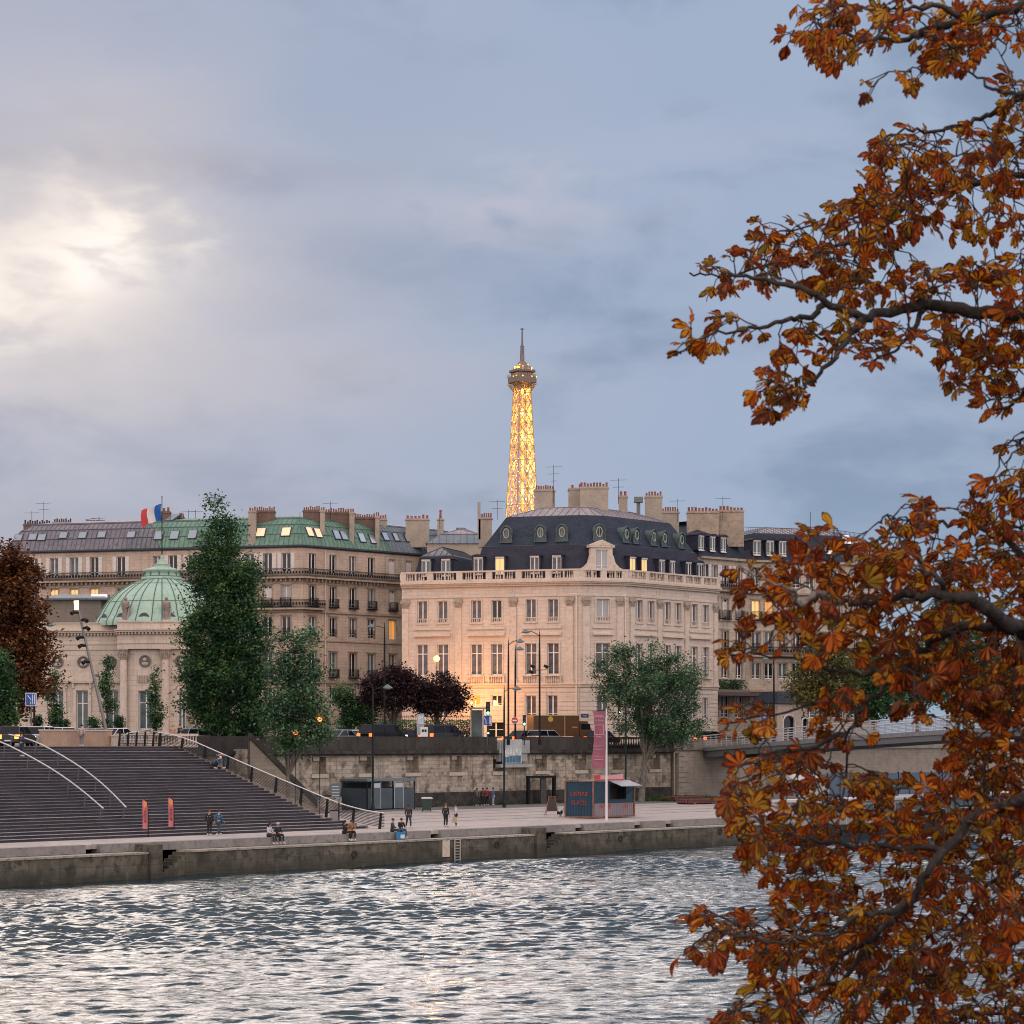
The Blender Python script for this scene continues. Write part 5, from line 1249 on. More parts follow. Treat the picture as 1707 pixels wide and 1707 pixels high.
while u < u_l-.2: FP.box(m, u-.09, u+.09, .0, .38, zp(1059)+.003, zp(1055)-.002); u += .36
a = -amax+.02
while a < amax:
    m.hexa([RP(a-.013, PR+.8, zp(1059)+.003), RP(a+.013, PR+.8, zp(1059)+.003), RP(a+.013, PR+.4, zp(1059)+.003), RP(a-.013, PR+.4, zp(1059)+.003), RP(a-.013, PR+.8, zp(1055)-.002), RP(a+.013, PR+.8, zp(1055)-.002), RP(a+.013, PR+.4, zp(1055)-.002), RP(a-.013, PR+.4, zp(1055)-.002)]); a += .05
band2(m, -.05, .12, zp(1059)+.001, zp(1055)-.003); m.build('dentil', palace_stone, pal)
m = MB(); band2(m, -.4, .1, zp(1050)+.002, ztop-.12); band2(m, -.45, .18, ztop-.118, ztop); m.build('attic_parapet', palace_stone, pal)
m = MB(); P0b, P1b = FP.pt(0, -14, 0).xy, FP.pt(FP.L, -14, 0).xy; m.poly([(*P0, zp(1052)), (*P1, zp(1052)), (*P1b, zp(1052)), (*P0b, zp(1052))]); m.build('flat_roof', lead, pal)
m = MB()
for A, B in ((P0b, P0), (P1, P1b), (P1b, P0b)): m.quad((*A, SZ), (*B, SZ), (*B, zp(1052)), (*A, zp(1052)))
m.build('rear_wall', palace_stone, pal)
# dome
def zq(y): return zof(y, 263)
prof = [(7.35, zq(1046)), (7.35, zq(1040)), (7.15, zq(1034)), (6.85, zq(1028)), (6.55, zq(1019)), (6.0, zq(1006)), (5.2, zq(993)), (4.3, zq(983)), (3.4, zq(975)), (2.7, zq(970)), (2.1, zq(966.5))]
m = MB(); m.lathe(prof, 48, (pc.x, pc.y, 0)); dome = m.build('dome', copper_pale, pal, loc=(pc.x, pc.y, zq(1046)), smooth=True)
m = MB()
for k in range(16):
    a = 2*math.pi*k/16 + R(4)
    for da in (-.075, .075): m.tube([RP(a+da*(1+.0*i), r+.03, z) for i, (r, z) in enumerate(prof)], .055, 4, False)
    for i in range(len(prof)-3, 2, -2): pass
for r, z in ((6.0, zq(1006)), (3.4, zq(975))): m.tube([RP(2*math.pi*k/48, r+.02, z) for k in range(49)], .03, 4, False)
m.build('dome_rib', copper_rib, dome)
m = MB()
for k in range(16):
    a = 2*math.pi*(k+.5)/16 + R(4); m.poly([RP(a+.10*math.cos(t_), PR+.2 - .35*math.sin(t_)*.4, zq(1041)+.95*math.sin(t_)) for t_ in [math.pi*j/8 for j in range(9)]])
m.build('lunette', plain('dark_lunette', (.03, .04, .045), .3), dome)
m = MB(); m.lathe([(2.25, zq(966.6)), (2.3, zq(963)), (2.0, zq(962)), (1.92, zq(955)), (2.15, zq(953)), (2.2, zq(951)), (2.0, zq(949.5)), (1.25, zq(947)), (.95, zq(945)), (.9, zq(942.5)), (1.0, zq(941.5)), (.55, zq(939)), (.35, zq(936)), (.40, zq(934)), (.15, zq(931)), (.22, zq(929)), (.06, zq(925))], 20, (pc.x, pc.y, 0)); m.build('lantern', copper_pale, dome, smooth=True)
m = MB()
for k in range(12): a = 2*math.pi*k/12; m.tube([RP(a, 1.98, zq(962)), RP(a, 1.98, zq(954.5))], .07, 5)
m.tube([RP(2*math.pi*k/24, 2.02, zq(962)) for k in range(25)], .08, 4, False); m.build('lantern_rib', copper_rib, dome)
m = MB(); pb = Vector((pc.x, pc.y, zq(926))); m.tube([pb, (pc.x, pc.y, zq(830))], [.07, .04], 6); m.lathe([(.01, 0), (.10, .1), (.01, .2)], 8, (pc.x, pc.y, zq(830))); m.build('flagpole', iron, pal)
fl = thing('national_flag', (pc.x, pc.y, zq(870)), 'blue, white and red flag flying from the pole above the green dome', 'flag')
for i, (nm, col) in enumerate((('blue_band', (.02, .12, .42)), ('white_band', (.72, .70, .72)), ('red_band', (.62, .06, .07)))):
    m = MB(); n = 8
    for a in range(n+1):
        q = (i + a/n)/3
        xw = pc.x-.05-q*2.25; yw = pc.y+.28*math.sin(q*7.5)+.1*q; dz = -.75*q + .10*math.sin(q*9); hh = 1.95-(.35*math.sin(q*3.1))
        for b in range(5): m.v.append((xw-.10*math.sin(b*1.1), yw+.05*b, zq(840)+dz-hh*b/4))
    for a in range(n):
        for b in range(4): m.f.append((a*5+b, (a+1)*5+b, (a+1)*5+b+1, a*5+b+1)); m.mi.append(0)
    m.build(nm, plain(nm, col, .8), fl, smooth=True)
# statues on the parapet
def statue(px, label):
    z0 = ztop+.02; a = math.asin(max(-1, min(1, (((px-CXP)/F*256.5)-pc.x)/(PR+.1)))); p = RP(a, PR+.05, z0)
    st = thing('statue', p, label, 'statue', group='statues on the palace parapet')
    m = MB(); T = Matrix.Translation(p) @ Matrix.Rotation(a, 4, 'Z'); m.T = T
    m.lathe([(.40, .0), (.42, .12), (.34, .14), (.36, .4), (.30, .9), (.26, 1.3), (.34, 1.55), (.40, 1.85), (.36, 2.05), (.14, 2.16), (.11, 2.24)], 12, sx=1, sy=.7)
    m.lathe([(.10, 0), (.17, .08), (.18, .2), (.13, .33), (.02, .38)], 10, (.02, -.03, 2.22))
    for sg in (-1, 1): m.tube([(sg*.34, 0, 2.0), (sg*.46, -.08, 1.62), (sg*.20, -.28, 1.40 if sg > 0 else 1.25)], [.11, .09, .07], 7)
    for k in range(7): x = -.3+k*.1; m.tube([(x, -.22+.5*x*x, .1), (x*.8, -.20+.4*x*x, 1.3)], .035, 4)
    m.tube([(.30, -.12, .2), (.45, -.05, 1.2), (.42, .05, 1.75)], [.14, .12, .06], 6)
    m.build('figure', mottled('statue_stone', (.24, .19, .17), (.36, .29, .25), 2.5), st, smooth=True)
    m = MB(); m.T = T; m.box(-.5, .5, -.35, .35, -.0, .10); m.build('plinth', palace_stone, st)
statue(209, 'draped stone statue on the palace parapet near the left edge of the dome'); statue(278, 'stone statue standing before the middle of the green dome')
# attic pavilion behind
av = thing('flat_roofed_pavilion', at(120, 1228, 268), 'plain grey stone pavilion with flat zinc roof left of the dome', 'pavilion')
a, b = at(72, 0, 268), at(168, 0, 268); m = MB(); m.prism([(a.x, 268), (b.x, 268), (b.x, 276), (a.x, 276)], SZ, zof(1000, 268)); m.build('wall', masonry('grey_pavilion_stone', (.28, .24, .20), (.14, .12, .11), .5, 1.4), av)
m = MB(); m.prism([(a.x-.5, 267.4), (b.x+1.0, 267.4), (b.x+1.0, 277), (a.x-.5, 277)], zof(1000, 268)+.002, zof(997, 268)); m.hexa([Vector((a.x-.4, 267.5, zof(997, 268))), Vector((b.x+.9, 267.5, zof(997, 268))), Vector((b.x+.9, 277, zof(997, 268))), Vector((a.x-.4, 277, zof(997, 268))), Vector((a.x+1, 271, zof(990, 270))), Vector((b.x-.5, 271, zof(990, 270))), Vector((b.x-.5, 275, zof(990, 270))), Vector((a.x+1, 275, zof(990, 270)))]); m.build('roof', zinc_blue, av)
rooflight_m = MB(); p = at(168, 993, 270); rooflight_m.box(p.x-.9, p.x+.9, 269, 271, p.z-.3, p.z+.1); rooflight_m.build('skylight', sky_glass, av)

# ------------------------------------------------------------------ the lattice tower far away
TY = 1900.0; TX = (870.5-CXP)/F*TY
def zt2(y): return zof(y, TY)
tw = thing('lattice_tower', (TX, TY, SZ), 'tall iron lattice tower lit gold and sparkling on the skyline', 'tower')
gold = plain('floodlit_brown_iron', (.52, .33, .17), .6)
PXM = TY/F
def half(y):                           # half width in metres at photo row y
    pts = [(640, 13.2), (660, 15), (700, 17.2), (760, 20.5), (800, 23), (850, 26.5), (900, 31), (1000, 46), (1100, 75), (1228, 125)]
    for (a, wa), (b, wb) in zip(pts, pts[1:]):
        if y <= b: return (wa+(wb-wa)*(y-a)/(b-a))*PXM/1.38
    return 125*PXM/1.38
TR_ = R(28); ct, st_ = math.cos(TR_), math.sin(TR_)
def tp(x, y, z): return Vector((TX+x*ct-y*st_, TY+x*st_+y*ct, z))
ys = [640]; 
while ys[-1] < 900: ys.append(ys[-1] + 15 + (ys[-1]-640)*.065)
ys += [1000, 1100, 1228]
m = MB()
for (y0, y1) in zip(ys, ys[1:]):
    h0, h1, z0, z1 = half(y0), half(y1), zt2(y0), zt2(y1)
    cor = [(-1,-1), (1,-1), (1,1), (-1,1)]
    for i in range(4):
        a, b = cor[i], cor[(i+1)%4]
        m.tube([tp(a[0]*h0, a[1]*h0, z0), tp(a[0]*h1, a[1]*h1, z1)], .62, 4, False)
        m.tube([tp(a[0]*h1, a[1]*h1, z1), tp(b[0]*h1, b[1]*h1, z1)], .42, 4, False)
        pl = lambda u, h, z: tp((a[0]+(b[0]-a[0])*u)*h, (a[1]+(b[1]-a[1])*u)*h, z)
        zm, hm = (z0+z1)/2, (h0+h1)/2
        for u0, u1 in ((0, .5), (.5, 1)):
            m.tube([pl(u0, h0, z0), pl(u1, h1, z1)], .42, 4, False); m.tube([pl(u1, h0, z0), pl(u0, h1, z1)], .42, 4, False)
        m.tube([pl(.5, h0, z0), pl(.5, h1, z1)], .40, 4, False);
    m.tube([tp(0, 0, z0), tp(0, 0, z1)], 1.1, 6, False)
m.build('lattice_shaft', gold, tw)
m = MB(); k = PXM/1.38
prof = [(13.5*k, zt2(648)), (14*k, zt2(645)), (20*k, zt2(640)), (27*k, zt2(638.5)), (27*k, zt2(631)), (26*k, zt2(630.5)), (26*k, zt2(628)), (21*k, zt2(628)), (21*k, zt2(622)), (25*k, zt2(621)), (25*k, zt2(617.5)), (17*k, zt2(616)), (16*k, zt2(611)), (10*k, zt2(608)), (7*k, zt2(603.5)), (4*k, zt2(602))]
mm = [(r*1.06*math.sqrt(2), z) for r, z in prof]
vs = []; fs = []
for i, (r, z) in enumerate(prof):
    for c in ((-1, -.72), (-.72, -1), (.72, -1), (1, -.72), (1, .72), (.72, 1), (-.72, 1), (-1, .72)): vs.append(tp(c[0]*r, c[1]*r, z))
for i in range(len(prof)-1):
    for j in range(8): fs.append((i*8+j, i*8+(j+1)%8, (i+1)*8+(j+1)%8, (i+1)*8+j))
m.add(vs, fs); m.build('summit_platform', plain('tower_brown', (.20, .15, .13), .6), tw)
m, m2_ = MB(), MB()
for j in range(36):
    t_ = j/36*4; s_ = int(t_); u = t_-s_; c = [(-1,-1),(1,-1),(1,1),(-1,1)]; a, b = c[s_], c[(s_+1)%4]; x, y = (a[0]+(b[0]-a[0])*u)*25.5*k, (a[1]+(b[1]-a[1])*u)*25.5*k
    m.tube([tp(x, y, zt2(630.5)), tp(x*.97, y*.97, zt2(624))], .22, 4, False); m2_.tube([tp(x*.62, y*.62, zt2(652)), tp(x, y, zt2(640))], .25, 4, False)
m.build('gallery_cage', gold, tw); m2_.build('platform_bracket', gold, tw)
m = MB(); m.tube([tp(0, 0, zt2(606)), tp(0, 0, zt2(576))], [1.9, 1.3], 8); m.tube([tp(0, 0, zt2(576)), tp(0, 0, zt2(549))], [.8, .55], 6)
for y_ in range(578, 602, 4): m.tube([tp(-1.8, 0, zt2(y_)), tp(1.8, 0, zt2(y_))], .4, 5); m.tube([tp(0, -1.8, zt2(y_)), tp(0, 1.8, zt2(y_))], .4, 5)
m.tube([tp(-1.7, 0, zt2(548.5)), tp(1.7, 0, zt2(548.5))], .35, 5); m.tube([tp(-.2, -1.6, zt2(548.5)), tp(.2, 1.6, zt2(548.5))], .35, 5); m.tube([tp(0, 0, zt2(549)), tp(0, 0, zt2(546.5))], .5, 5)
m.build('antenna_mast', plain('mast_grey', (.19, .16, .17), .6), tw)
bl_, bw_ = MB(), MB()
def bulb(mb, p, r): mb.lathe([(0.01, -r), (r*.8, -r*.5), (r*.8, r*.5), (.01, r)], 5, p)
for i in range(150):
    y_ = 642 + 260*rnd.random()**.9; h = half(y_)*1.01; s_ = rnd.choice([0, 3, 3, 0, 1, 2]); u = rnd.choice([0, .5, rnd.random(), rnd.random()]); c = [(-1,-1),(1,-1),(1,1),(-1,1)]; a, b = c[s_], c[(s_+1)%4]
    bulb(bw_ if rnd.random() < .45 else bl_, tp((a[0]+(b[0]-a[0])*u)*h, (a[1]+(b[1]-a[1])*u)*h, zt2(y_)), rnd.uniform(.3, .62))
for i in range(26):
    y_ = rnd.choice([629, 624, 618, 614, 612, 609]); h = {629: 26, 624: 22, 618: 25, 614: 17, 612: 16, 609: 11}[y_]*k; s_ = rnd.choice([0, 3, 0, 3, 1]); u = rnd.random(); c = [(-1,-1),(1,-1),(1,1),(-1,1)]; a, b = c[s_], c[(s_+1)%4]
    bulb(bl_, tp((a[0]+(b[0]-a[0])*u)*h, (a[1]+(b[1]-a[1])*u)*h, zt2(y_)), rnd.uniform(.4, .8))
bl_.build('gold_lamps', plain('gold_lamp', (1, .6, .1), .5, emis=(1.0, .55, .09), es=3.0), tw, kind='stuff'); bw_.build('flash_lamps', plain('flash_lamp', (1, .9, .8), .5, emis=(1.0, .85, .74), es=3.2), tw, kind='stuff')
for i, y_ in enumerate((618, 650, 690, 730, 775, 820, 865)):       # the sodium floodlights inside the shaft
    ld = bpy.data.lights.new('tower_floodlight', 'POINT'); lo = bpy.data.objects.new('tower_floodlight', ld); C.objects.link(lo); ld.energy = TOWER_W*(1+.16*i) if i else TOWER_W*2.2; ld.color = (1.0, .56, .13); ld.shadow_soft_size = 2.5
    lo.location = tp(0, -3.4 if i else -half(640)*1.2, zt2(y_)) - Vector((TX, TY, SZ)); lo.parent = tw
# ================================================================== street furniture, vehicles, people
def lamp_post(px, t_or_Y, y_top, arm, label, z0=0.0, on_quay=True, head=(1.2, .25), extras=False, Y=None, group=None):
    p = qpx(px, t_or_Y, z0) if Y is None else Vector(((px-CXP)/F*Y, Y, z0))
    r = thing('street_lamp', p, label, 'street lamp', group=group)
    zt_ = zof(y_top, p.y); m = MB(); m.lathe([(.16, 0), (.16, .5), (.10, .7), (.09, zt_-z0-2), (.05, zt_-z0), (.01, zt_-z0+.5)], 8, p); m.build('pole', green_iron if on_quay else iron, r)
    dx, dz = head; s = 1 if arm > 0 else -1; za = zt_-.15
    m = MB(); pts = [(p.x+s*q*dx, p.y, za+dz*math.sin(q*math.pi*.62)+.12*q) for q in [k/8 for k in range(9)]]; m.tube(pts, .035, 5); m.build('arm', green_iron if on_quay else iron, r)
    e = Vector(pts[-1]); m = MB(); m.lathe([(.05, .26), (.12, .22), (.22, .12), (.42, -.02), (.44, -.08), (.34, -.10)], 12, (e.x+s*.18, e.y, e.z-.06)); h = m.build('lamp_head', plain('lamp_hood', (.10, .13, .14), .4), r)
    m = MB(); m.lathe([(.01, -.17), (.2, -.16), (.29, -.101)], 12, (e.x+s*.18, e.y, e.z-.06)); m.build('lens', plain('unlit_lens', (.45, .47, .48), .15), h)
    if extras:
        for zz, xs in ((zof(1113, p.y), (.65, -.65)), (zof(1122, p.y), (-.8,))):
            for x in xs:
                m = MB(); m.tube([(p.x, p.y, zz-.25), (p.x+x, p.y, zz-.2), (p.x+x, p.y, zz)], .035, 5); m.tube([(p.x+x-.22, p.y-.05, zz+.22), (p.x+x+.18, p.y-.1, zz+.02)], [.12, .17], 8); m.build('spotlight', iron, r)
    return r
lamp_post(621.7, 32.0, 1148, 1, 'dark green quay lamp post standing before the grey cabin', head=(1.1, .22))
lamp_post(840.5, 33.0, 1150, 1, 'dark green quay lamp post before the poster bay', head=(1.0, .22))
lamp_post(1043, 36.0, 1150, 1, 'dark green quay lamp post behind the container kiosk, partly inside the tree', head=(.8, .2))
lamp_post(641, 0, 1045, -1, 'tall black street lamp with one arm rising from the dark purple trees', z0=SZ, on_quay=False, head=(1.1, .15), Y=236)
lamp_post(847.5, 0, 1073, 1, 'black street lamp before the mansion, first of the tall three from the gateway', z0=SZ, on_quay=False, head=(.95, .35), Y=232)
lamp_post(859, 0, 1082, 1, 'slightly shorter black street lamp close behind the no entry sign', z0=SZ, on_quay=False, head=(.25, .12), Y=238)
lamp_post(899.5, 0, 1058, -1, 'tallest black street lamp before the mansion carrying three small spotlights', z0=SZ, on_quay=False, head=(1.2, .4), Y=234, extras=True)
lamp_post(1290, 0, 1100, -1, 'slim street lamp beside the blue pavilion shopfront', z0=SZ, on_quay=False, head=(.7, .2), Y=262)
lamp_post(57, 0, 1045, 1, 'grey street lamp rising through the rust coloured tree', z0=SZ, on_quay=False, head=(1.2, .3), Y=212)
# lit lamps
def lit_lamp(px, y, Y, watts, label, r=.26):
    p = Vector(((px-CXP)/F*Y, Y, SZ)); z = zof(y, Y); t = thing('lit_street_lamp', p, label, 'street lamp')
    m = MB(); m.lathe([(.12, 0), (.12, .5), (.06, .7), (.045, z-SZ-.3)], 8, p); m.build('pole', iron, t)
    m = MB(); m.lathe([(.01, -r), (r*.7, -r*.7), (r, 0), (r*.7, r*.7), (.01, r)], 12, (p.x, p.y, z)); m.build('globe', plain('lit_globe', (1, .6, .2), .4, emis=(1.0, .30, .035), es=3.0), t, smooth=True)
    ld = bpy.data.lights.new('lamp_light', 'POINT'); lo = bpy.data.objects.new('lamp_light', ld); C.objects.link(lo); ld.energy = watts; ld.color = (1.0, .40, .09); ld.shadow_soft_size = r*2.4
    lo.location = (0, -.5, z-SZ); lo.parent = t; return t
lit_lamp(728, 1098, 253.0, 2300, 'glowing orange street lamp in front of the mansion windows above the purple trees', .34)
lit_lamp(786, 1172, 262.0, 1500, 'orange lit lamp low against the mansion wall beside the purple tree', .16)
# slanted mast with projectors
p = gnd(183, 1241, SZ-.6) if False else Vector(((183-CXP)/F*186, 186, SZ)); top = at(131, 1018, 186)
r = thing('leaning_light_mast', p, 'tall leaning grey mast with several projectors and a lit warm tip', 'light mast')
m = MB(); m.tube([p, top], [.14, .09], 8); m.build('mast', plain('mast_metal', (.20, .19, .19), .4, metal=.4), r)
for q in (.985, .93, .87, .80, .74, .62):
    c = p.lerp(top, q); m = MB(); s = 1 if int(q*100) % 2 else -1; m.tube([c, c+Vector((s*.35, -.2, .05)), c+Vector((s*.55, -.35, -.1))], [.08, .14, .17], 8); m.build('projector', iron, r)
m = MB(); m.tube([top+Vector((-.1, -.25, .05)), top+Vector((-.12, -.3, .75))], [.16, .2], 8); m.build('lit_projector', plain('lit_projector', (1, .8, .5), .4, emis=(1.0, .66, .30), es=5.0), r)

# blue direction signs, traffic lights
def sign_panel(px, y, Y, w, h, label, lines, polebot=SZ, name='road_sign'):
    p = Vector(((px-CXP)/F*Y, Y, polebot)); z = zof(y, Y); r = thing(name, p, label, 'road sign')
    m = MB(); m.tube([p, (p.x, p.y, z+h/2)], .05, 6); m.build('post', plain('grey_pole', (.12, .13, .14), .4), r)
    m = MB(); m.box(p.x-w/2, p.x+w/2, Y-.10, Y-.06, z-h/2, z+h/2); f = m.build('panel', plain('sign_rim', (.7, .72, .76), .4), r)
    m = MB(); m.box(p.x-w/2+.06, p.x+w/2-.06, Y-.115, Y-.101, z-h/2+.06, z+h/2-.06); m.build('blue_face', plain('sign_blue', (.02, .09, .42), .4), f)
    m = MB()
    for pts in lines: m.tube([(p.x+a*w, Y-.125, z+b*h) for a, b in pts], .035, 4)
    m.build('lane_arrows', plain('sign_white', (.75, .77, .8), .5), f); return r
ar = lambda x: [(x, -.36), (x, .36)]
sign_panel(52, 1166, 184, .85, 1.02, 'blue lane sign with white arrows standing before the rust coloured tree', [[(-.3, .3), (-.02, .0), (-.02, -.36)], ar(.14), ar(.32)])
sign_panel(812.5, 1201, 222, .85, .95, 'blue lane sign with white arrows mounted below a green traffic light', [[(-.36, .28), (-.16, 0), (-.14, -.36)], ar(.04), ar(.2), ar(.34)], polebot=SZ)
def traffic_light(px, y, Y, label, lit=(.1, 1.0, .55), h=.85, sz=1.0):
    p = Vector(((px-CXP)/F*Y, Y, SZ)); z = zof(y, Y); r = thing('traffic_light', p, label, 'traffic light')
    m = MB(); m.tube([p, (p.x, p.y, z+.3)], .05, 6); m.build('post', green_iron, r)
    m = MB(); m.box(p.x-.15*sz, p.x+.15*sz, Y-.3, Y-.06, z-.15, z+h*sz); f = m.build('signal_box', green_iron, r)
    for k in range(3):
        m = MB(); zz = z+k*.27*sz; m.T = Matrix.Translation((p.x, Y-.301, zz)) @ Matrix.Rotation(R(90), 4, 'X'); m.lathe([(.11*sz, 0), (.10*sz, .02), (.01, .03)], 10)
        m.build('signal_lens', plain('green_signal', (.1, .9, .5), .4, emis=lit, es=9.0) if k == 0 else plain('dark_lens', (.03, .02, .02), .3), f)
traffic_light(813.5, 1189, 221.5, 'green traffic light above the blue lane sign near the gateway', sz=1.25)
traffic_light(874, 1207, 226, 'green traffic light on a short post beside the no entry sign')
traffic_light(814, 1222, 221, 'small green pedestrian signal just above the embankment parapet', sz=.7)
traffic_light(1032, 1188, 262, 'small green signal glimpsed at the left edge of the round tree')
for px_, y_, lab in ((493, 1221, 'round amber warning light glowing low through the smaller green tree'), (533, 1199, 'round amber warning light glowing at the right side of the smaller green tree')):
    p = Vector(((px_-CXP)/F*197.2, 197.2, 0)); z = zof(y_, 197.2); r = thing('warning_light', p, lab, 'warning light')
    m = MB(); m.tube([p, (p.x, p.y, z)], .035, 6); m.build('post', green_iron, r); m = MB(); m.lathe([(.01, -.2), (.16, -.14), (.2, 0), (.16, .14), (.01, .2)], 12, (p.x, p.y, z)); m.build('lens', plain('amber_warning', (1, .3, .05), .4, emis=(1.0, .20, .03), es=4.0), r, smooth=True)
def round_sign(px, y, Y, label, col, bar, r_=.34, name='round_road_sign'):
    p = Vector(((px-CXP)/F*Y, Y, SZ)); z = zof(y, Y); r = thing(name, p, label, 'road sign')
    m = MB(); m.tube([p, (p.x, p.y, z)], .04, 6); m.build('post', iron, r)
    T = Matrix.Translation((p.x, Y-.05, z)) @ Matrix.Rotation(R(90), 4, 'X'); m = MB(); m.T = T; m.lathe([(r_, 0), (r_, .03), (.01, .031)], 20); f = m.build('disc', plain('sign_edge', (.7, .7, .72), .4), r)
    m = MB(); m.T = T; m.lathe([(r_*.92, .033), (r_*.92, .042), (.01, .043)], 20); m.build('face', plain('face_%s' % label[:6].replace(' ', '_'), col, .4), f)
    m = MB(); m.box(p.x-r_*.62, p.x+r_*.62, Y-.11, Y-.095, z-.07, z+.07); m.build('bar', plain('sign_white', (.75, .77, .8), .5), f); return r
round_sign(858, 1201, 236, 'red no entry sign with white bar on a lamp post', (.45, .04, .05), True)
round_sign(1274, 1195, 250, 'blue round sign with white bar near the pavilion shopfront', (.02, .16, .55), True, .42)

# advertising panel, ticket sign and garden fence
r = thing('information_panel', Vector(((701-CXP)/F*226, 226, SZ)), 'white and blue information panel standing behind the parapet', 'panel')
p = WL[r]; m = MB(); m.box(p.x-.34, p.x+.34, 226, 226.2, zof(1226, 226), zof(1190, 226)); m.build('frame', plain('panel_grey', (.35, .38, .42), .4), r)
m = MB(); m.box(p.x-.27, p.x+.27, 225.96, 225.99, zof(1207, 226), zof(1193, 226)); m.build('poster', plain('pale_poster', (.50, .58, .66), .4, var=.25, vscale=6), r)
r = thing('timetable_board', Vector(((707-CXP)/F*218, 218, SZ)), 'small white board with two dark shapes behind the parapet', 'board')
p = WL[r]; m = MB(); m.box(p.x-.34, p.x+.34, 218, 218.08, zof(1228, 218), zof(1212, 218)); b_ = m.build('board', plain('board_white', (.66, .68, .70), .4), r)
m = MB(); m.box(p.x-.2, p.x-.02, 217.97, 217.99, zof(1220, 218), zof(1216, 218)); m.box(p.x+.04, p.x+.22, 217.97, 217.99, zof(1220, 218), zof(1216, 218)); m.build('symbol', iron, b_)
r = thing('garden_fence', at(680, 1226, 248), 'thin metal garden fence with pale finials below the purple trees', 'fence')
m = MB()
for k in range(70):
    px_ = 572+k*3.1; p = at(px_, 1193, 248); m.box(p.x-.015, p.x+.015, 248, 248.03, SZ, p.z)
a, b = at(570, 1195, 248), at(790, 1195, 248); m.tube([a, b], .03, 4); m.tube([at(570, 1222, 248), at(790, 1222, 248)], .03, 4); m.build('bars', iron, r)
for px_ in (594, 612, 629): 
    p = at(px_, 1204, 247.8); m = MB(); m.lathe([(.14, -1.2), (.14, -.3), (.08, -.25), (.16, 0), (.10, .22), (.05, .3), (.13, .45), (.02, .6)], 8, p); m.build('finial', plain('finial_stone', (.42, .44, .42), .7), r)
# bus shelter like glass kiosk by the gateway
r = thing('glass_shelter', at(796, 1226, 246), 'small glass shelter with pale posts left of the gateway', 'shelter')
m = MB(); a, b = at(785, 1182, 246), at(806, 1182, 246)
for x in (a.x, b.x): m.box(x-.06, x+.06, 246, 246.12, SZ, a.z)
m.build('post', plain('pale_post', (.48, .46, .42), .5), r); m = MB(); m.box(a.x-.25, b.x+.25, 245.7, 247.4, a.z+.001, a.z+.18); m.build('roof', plain('shelter_roof', (.36, .38, .38), .4), r)
m = MB(); m.box(a.x+.1, b.x-.1, 246.9, 246.93, SZ+.2, a.z-.1); m.build('pane', glass_teal, r)

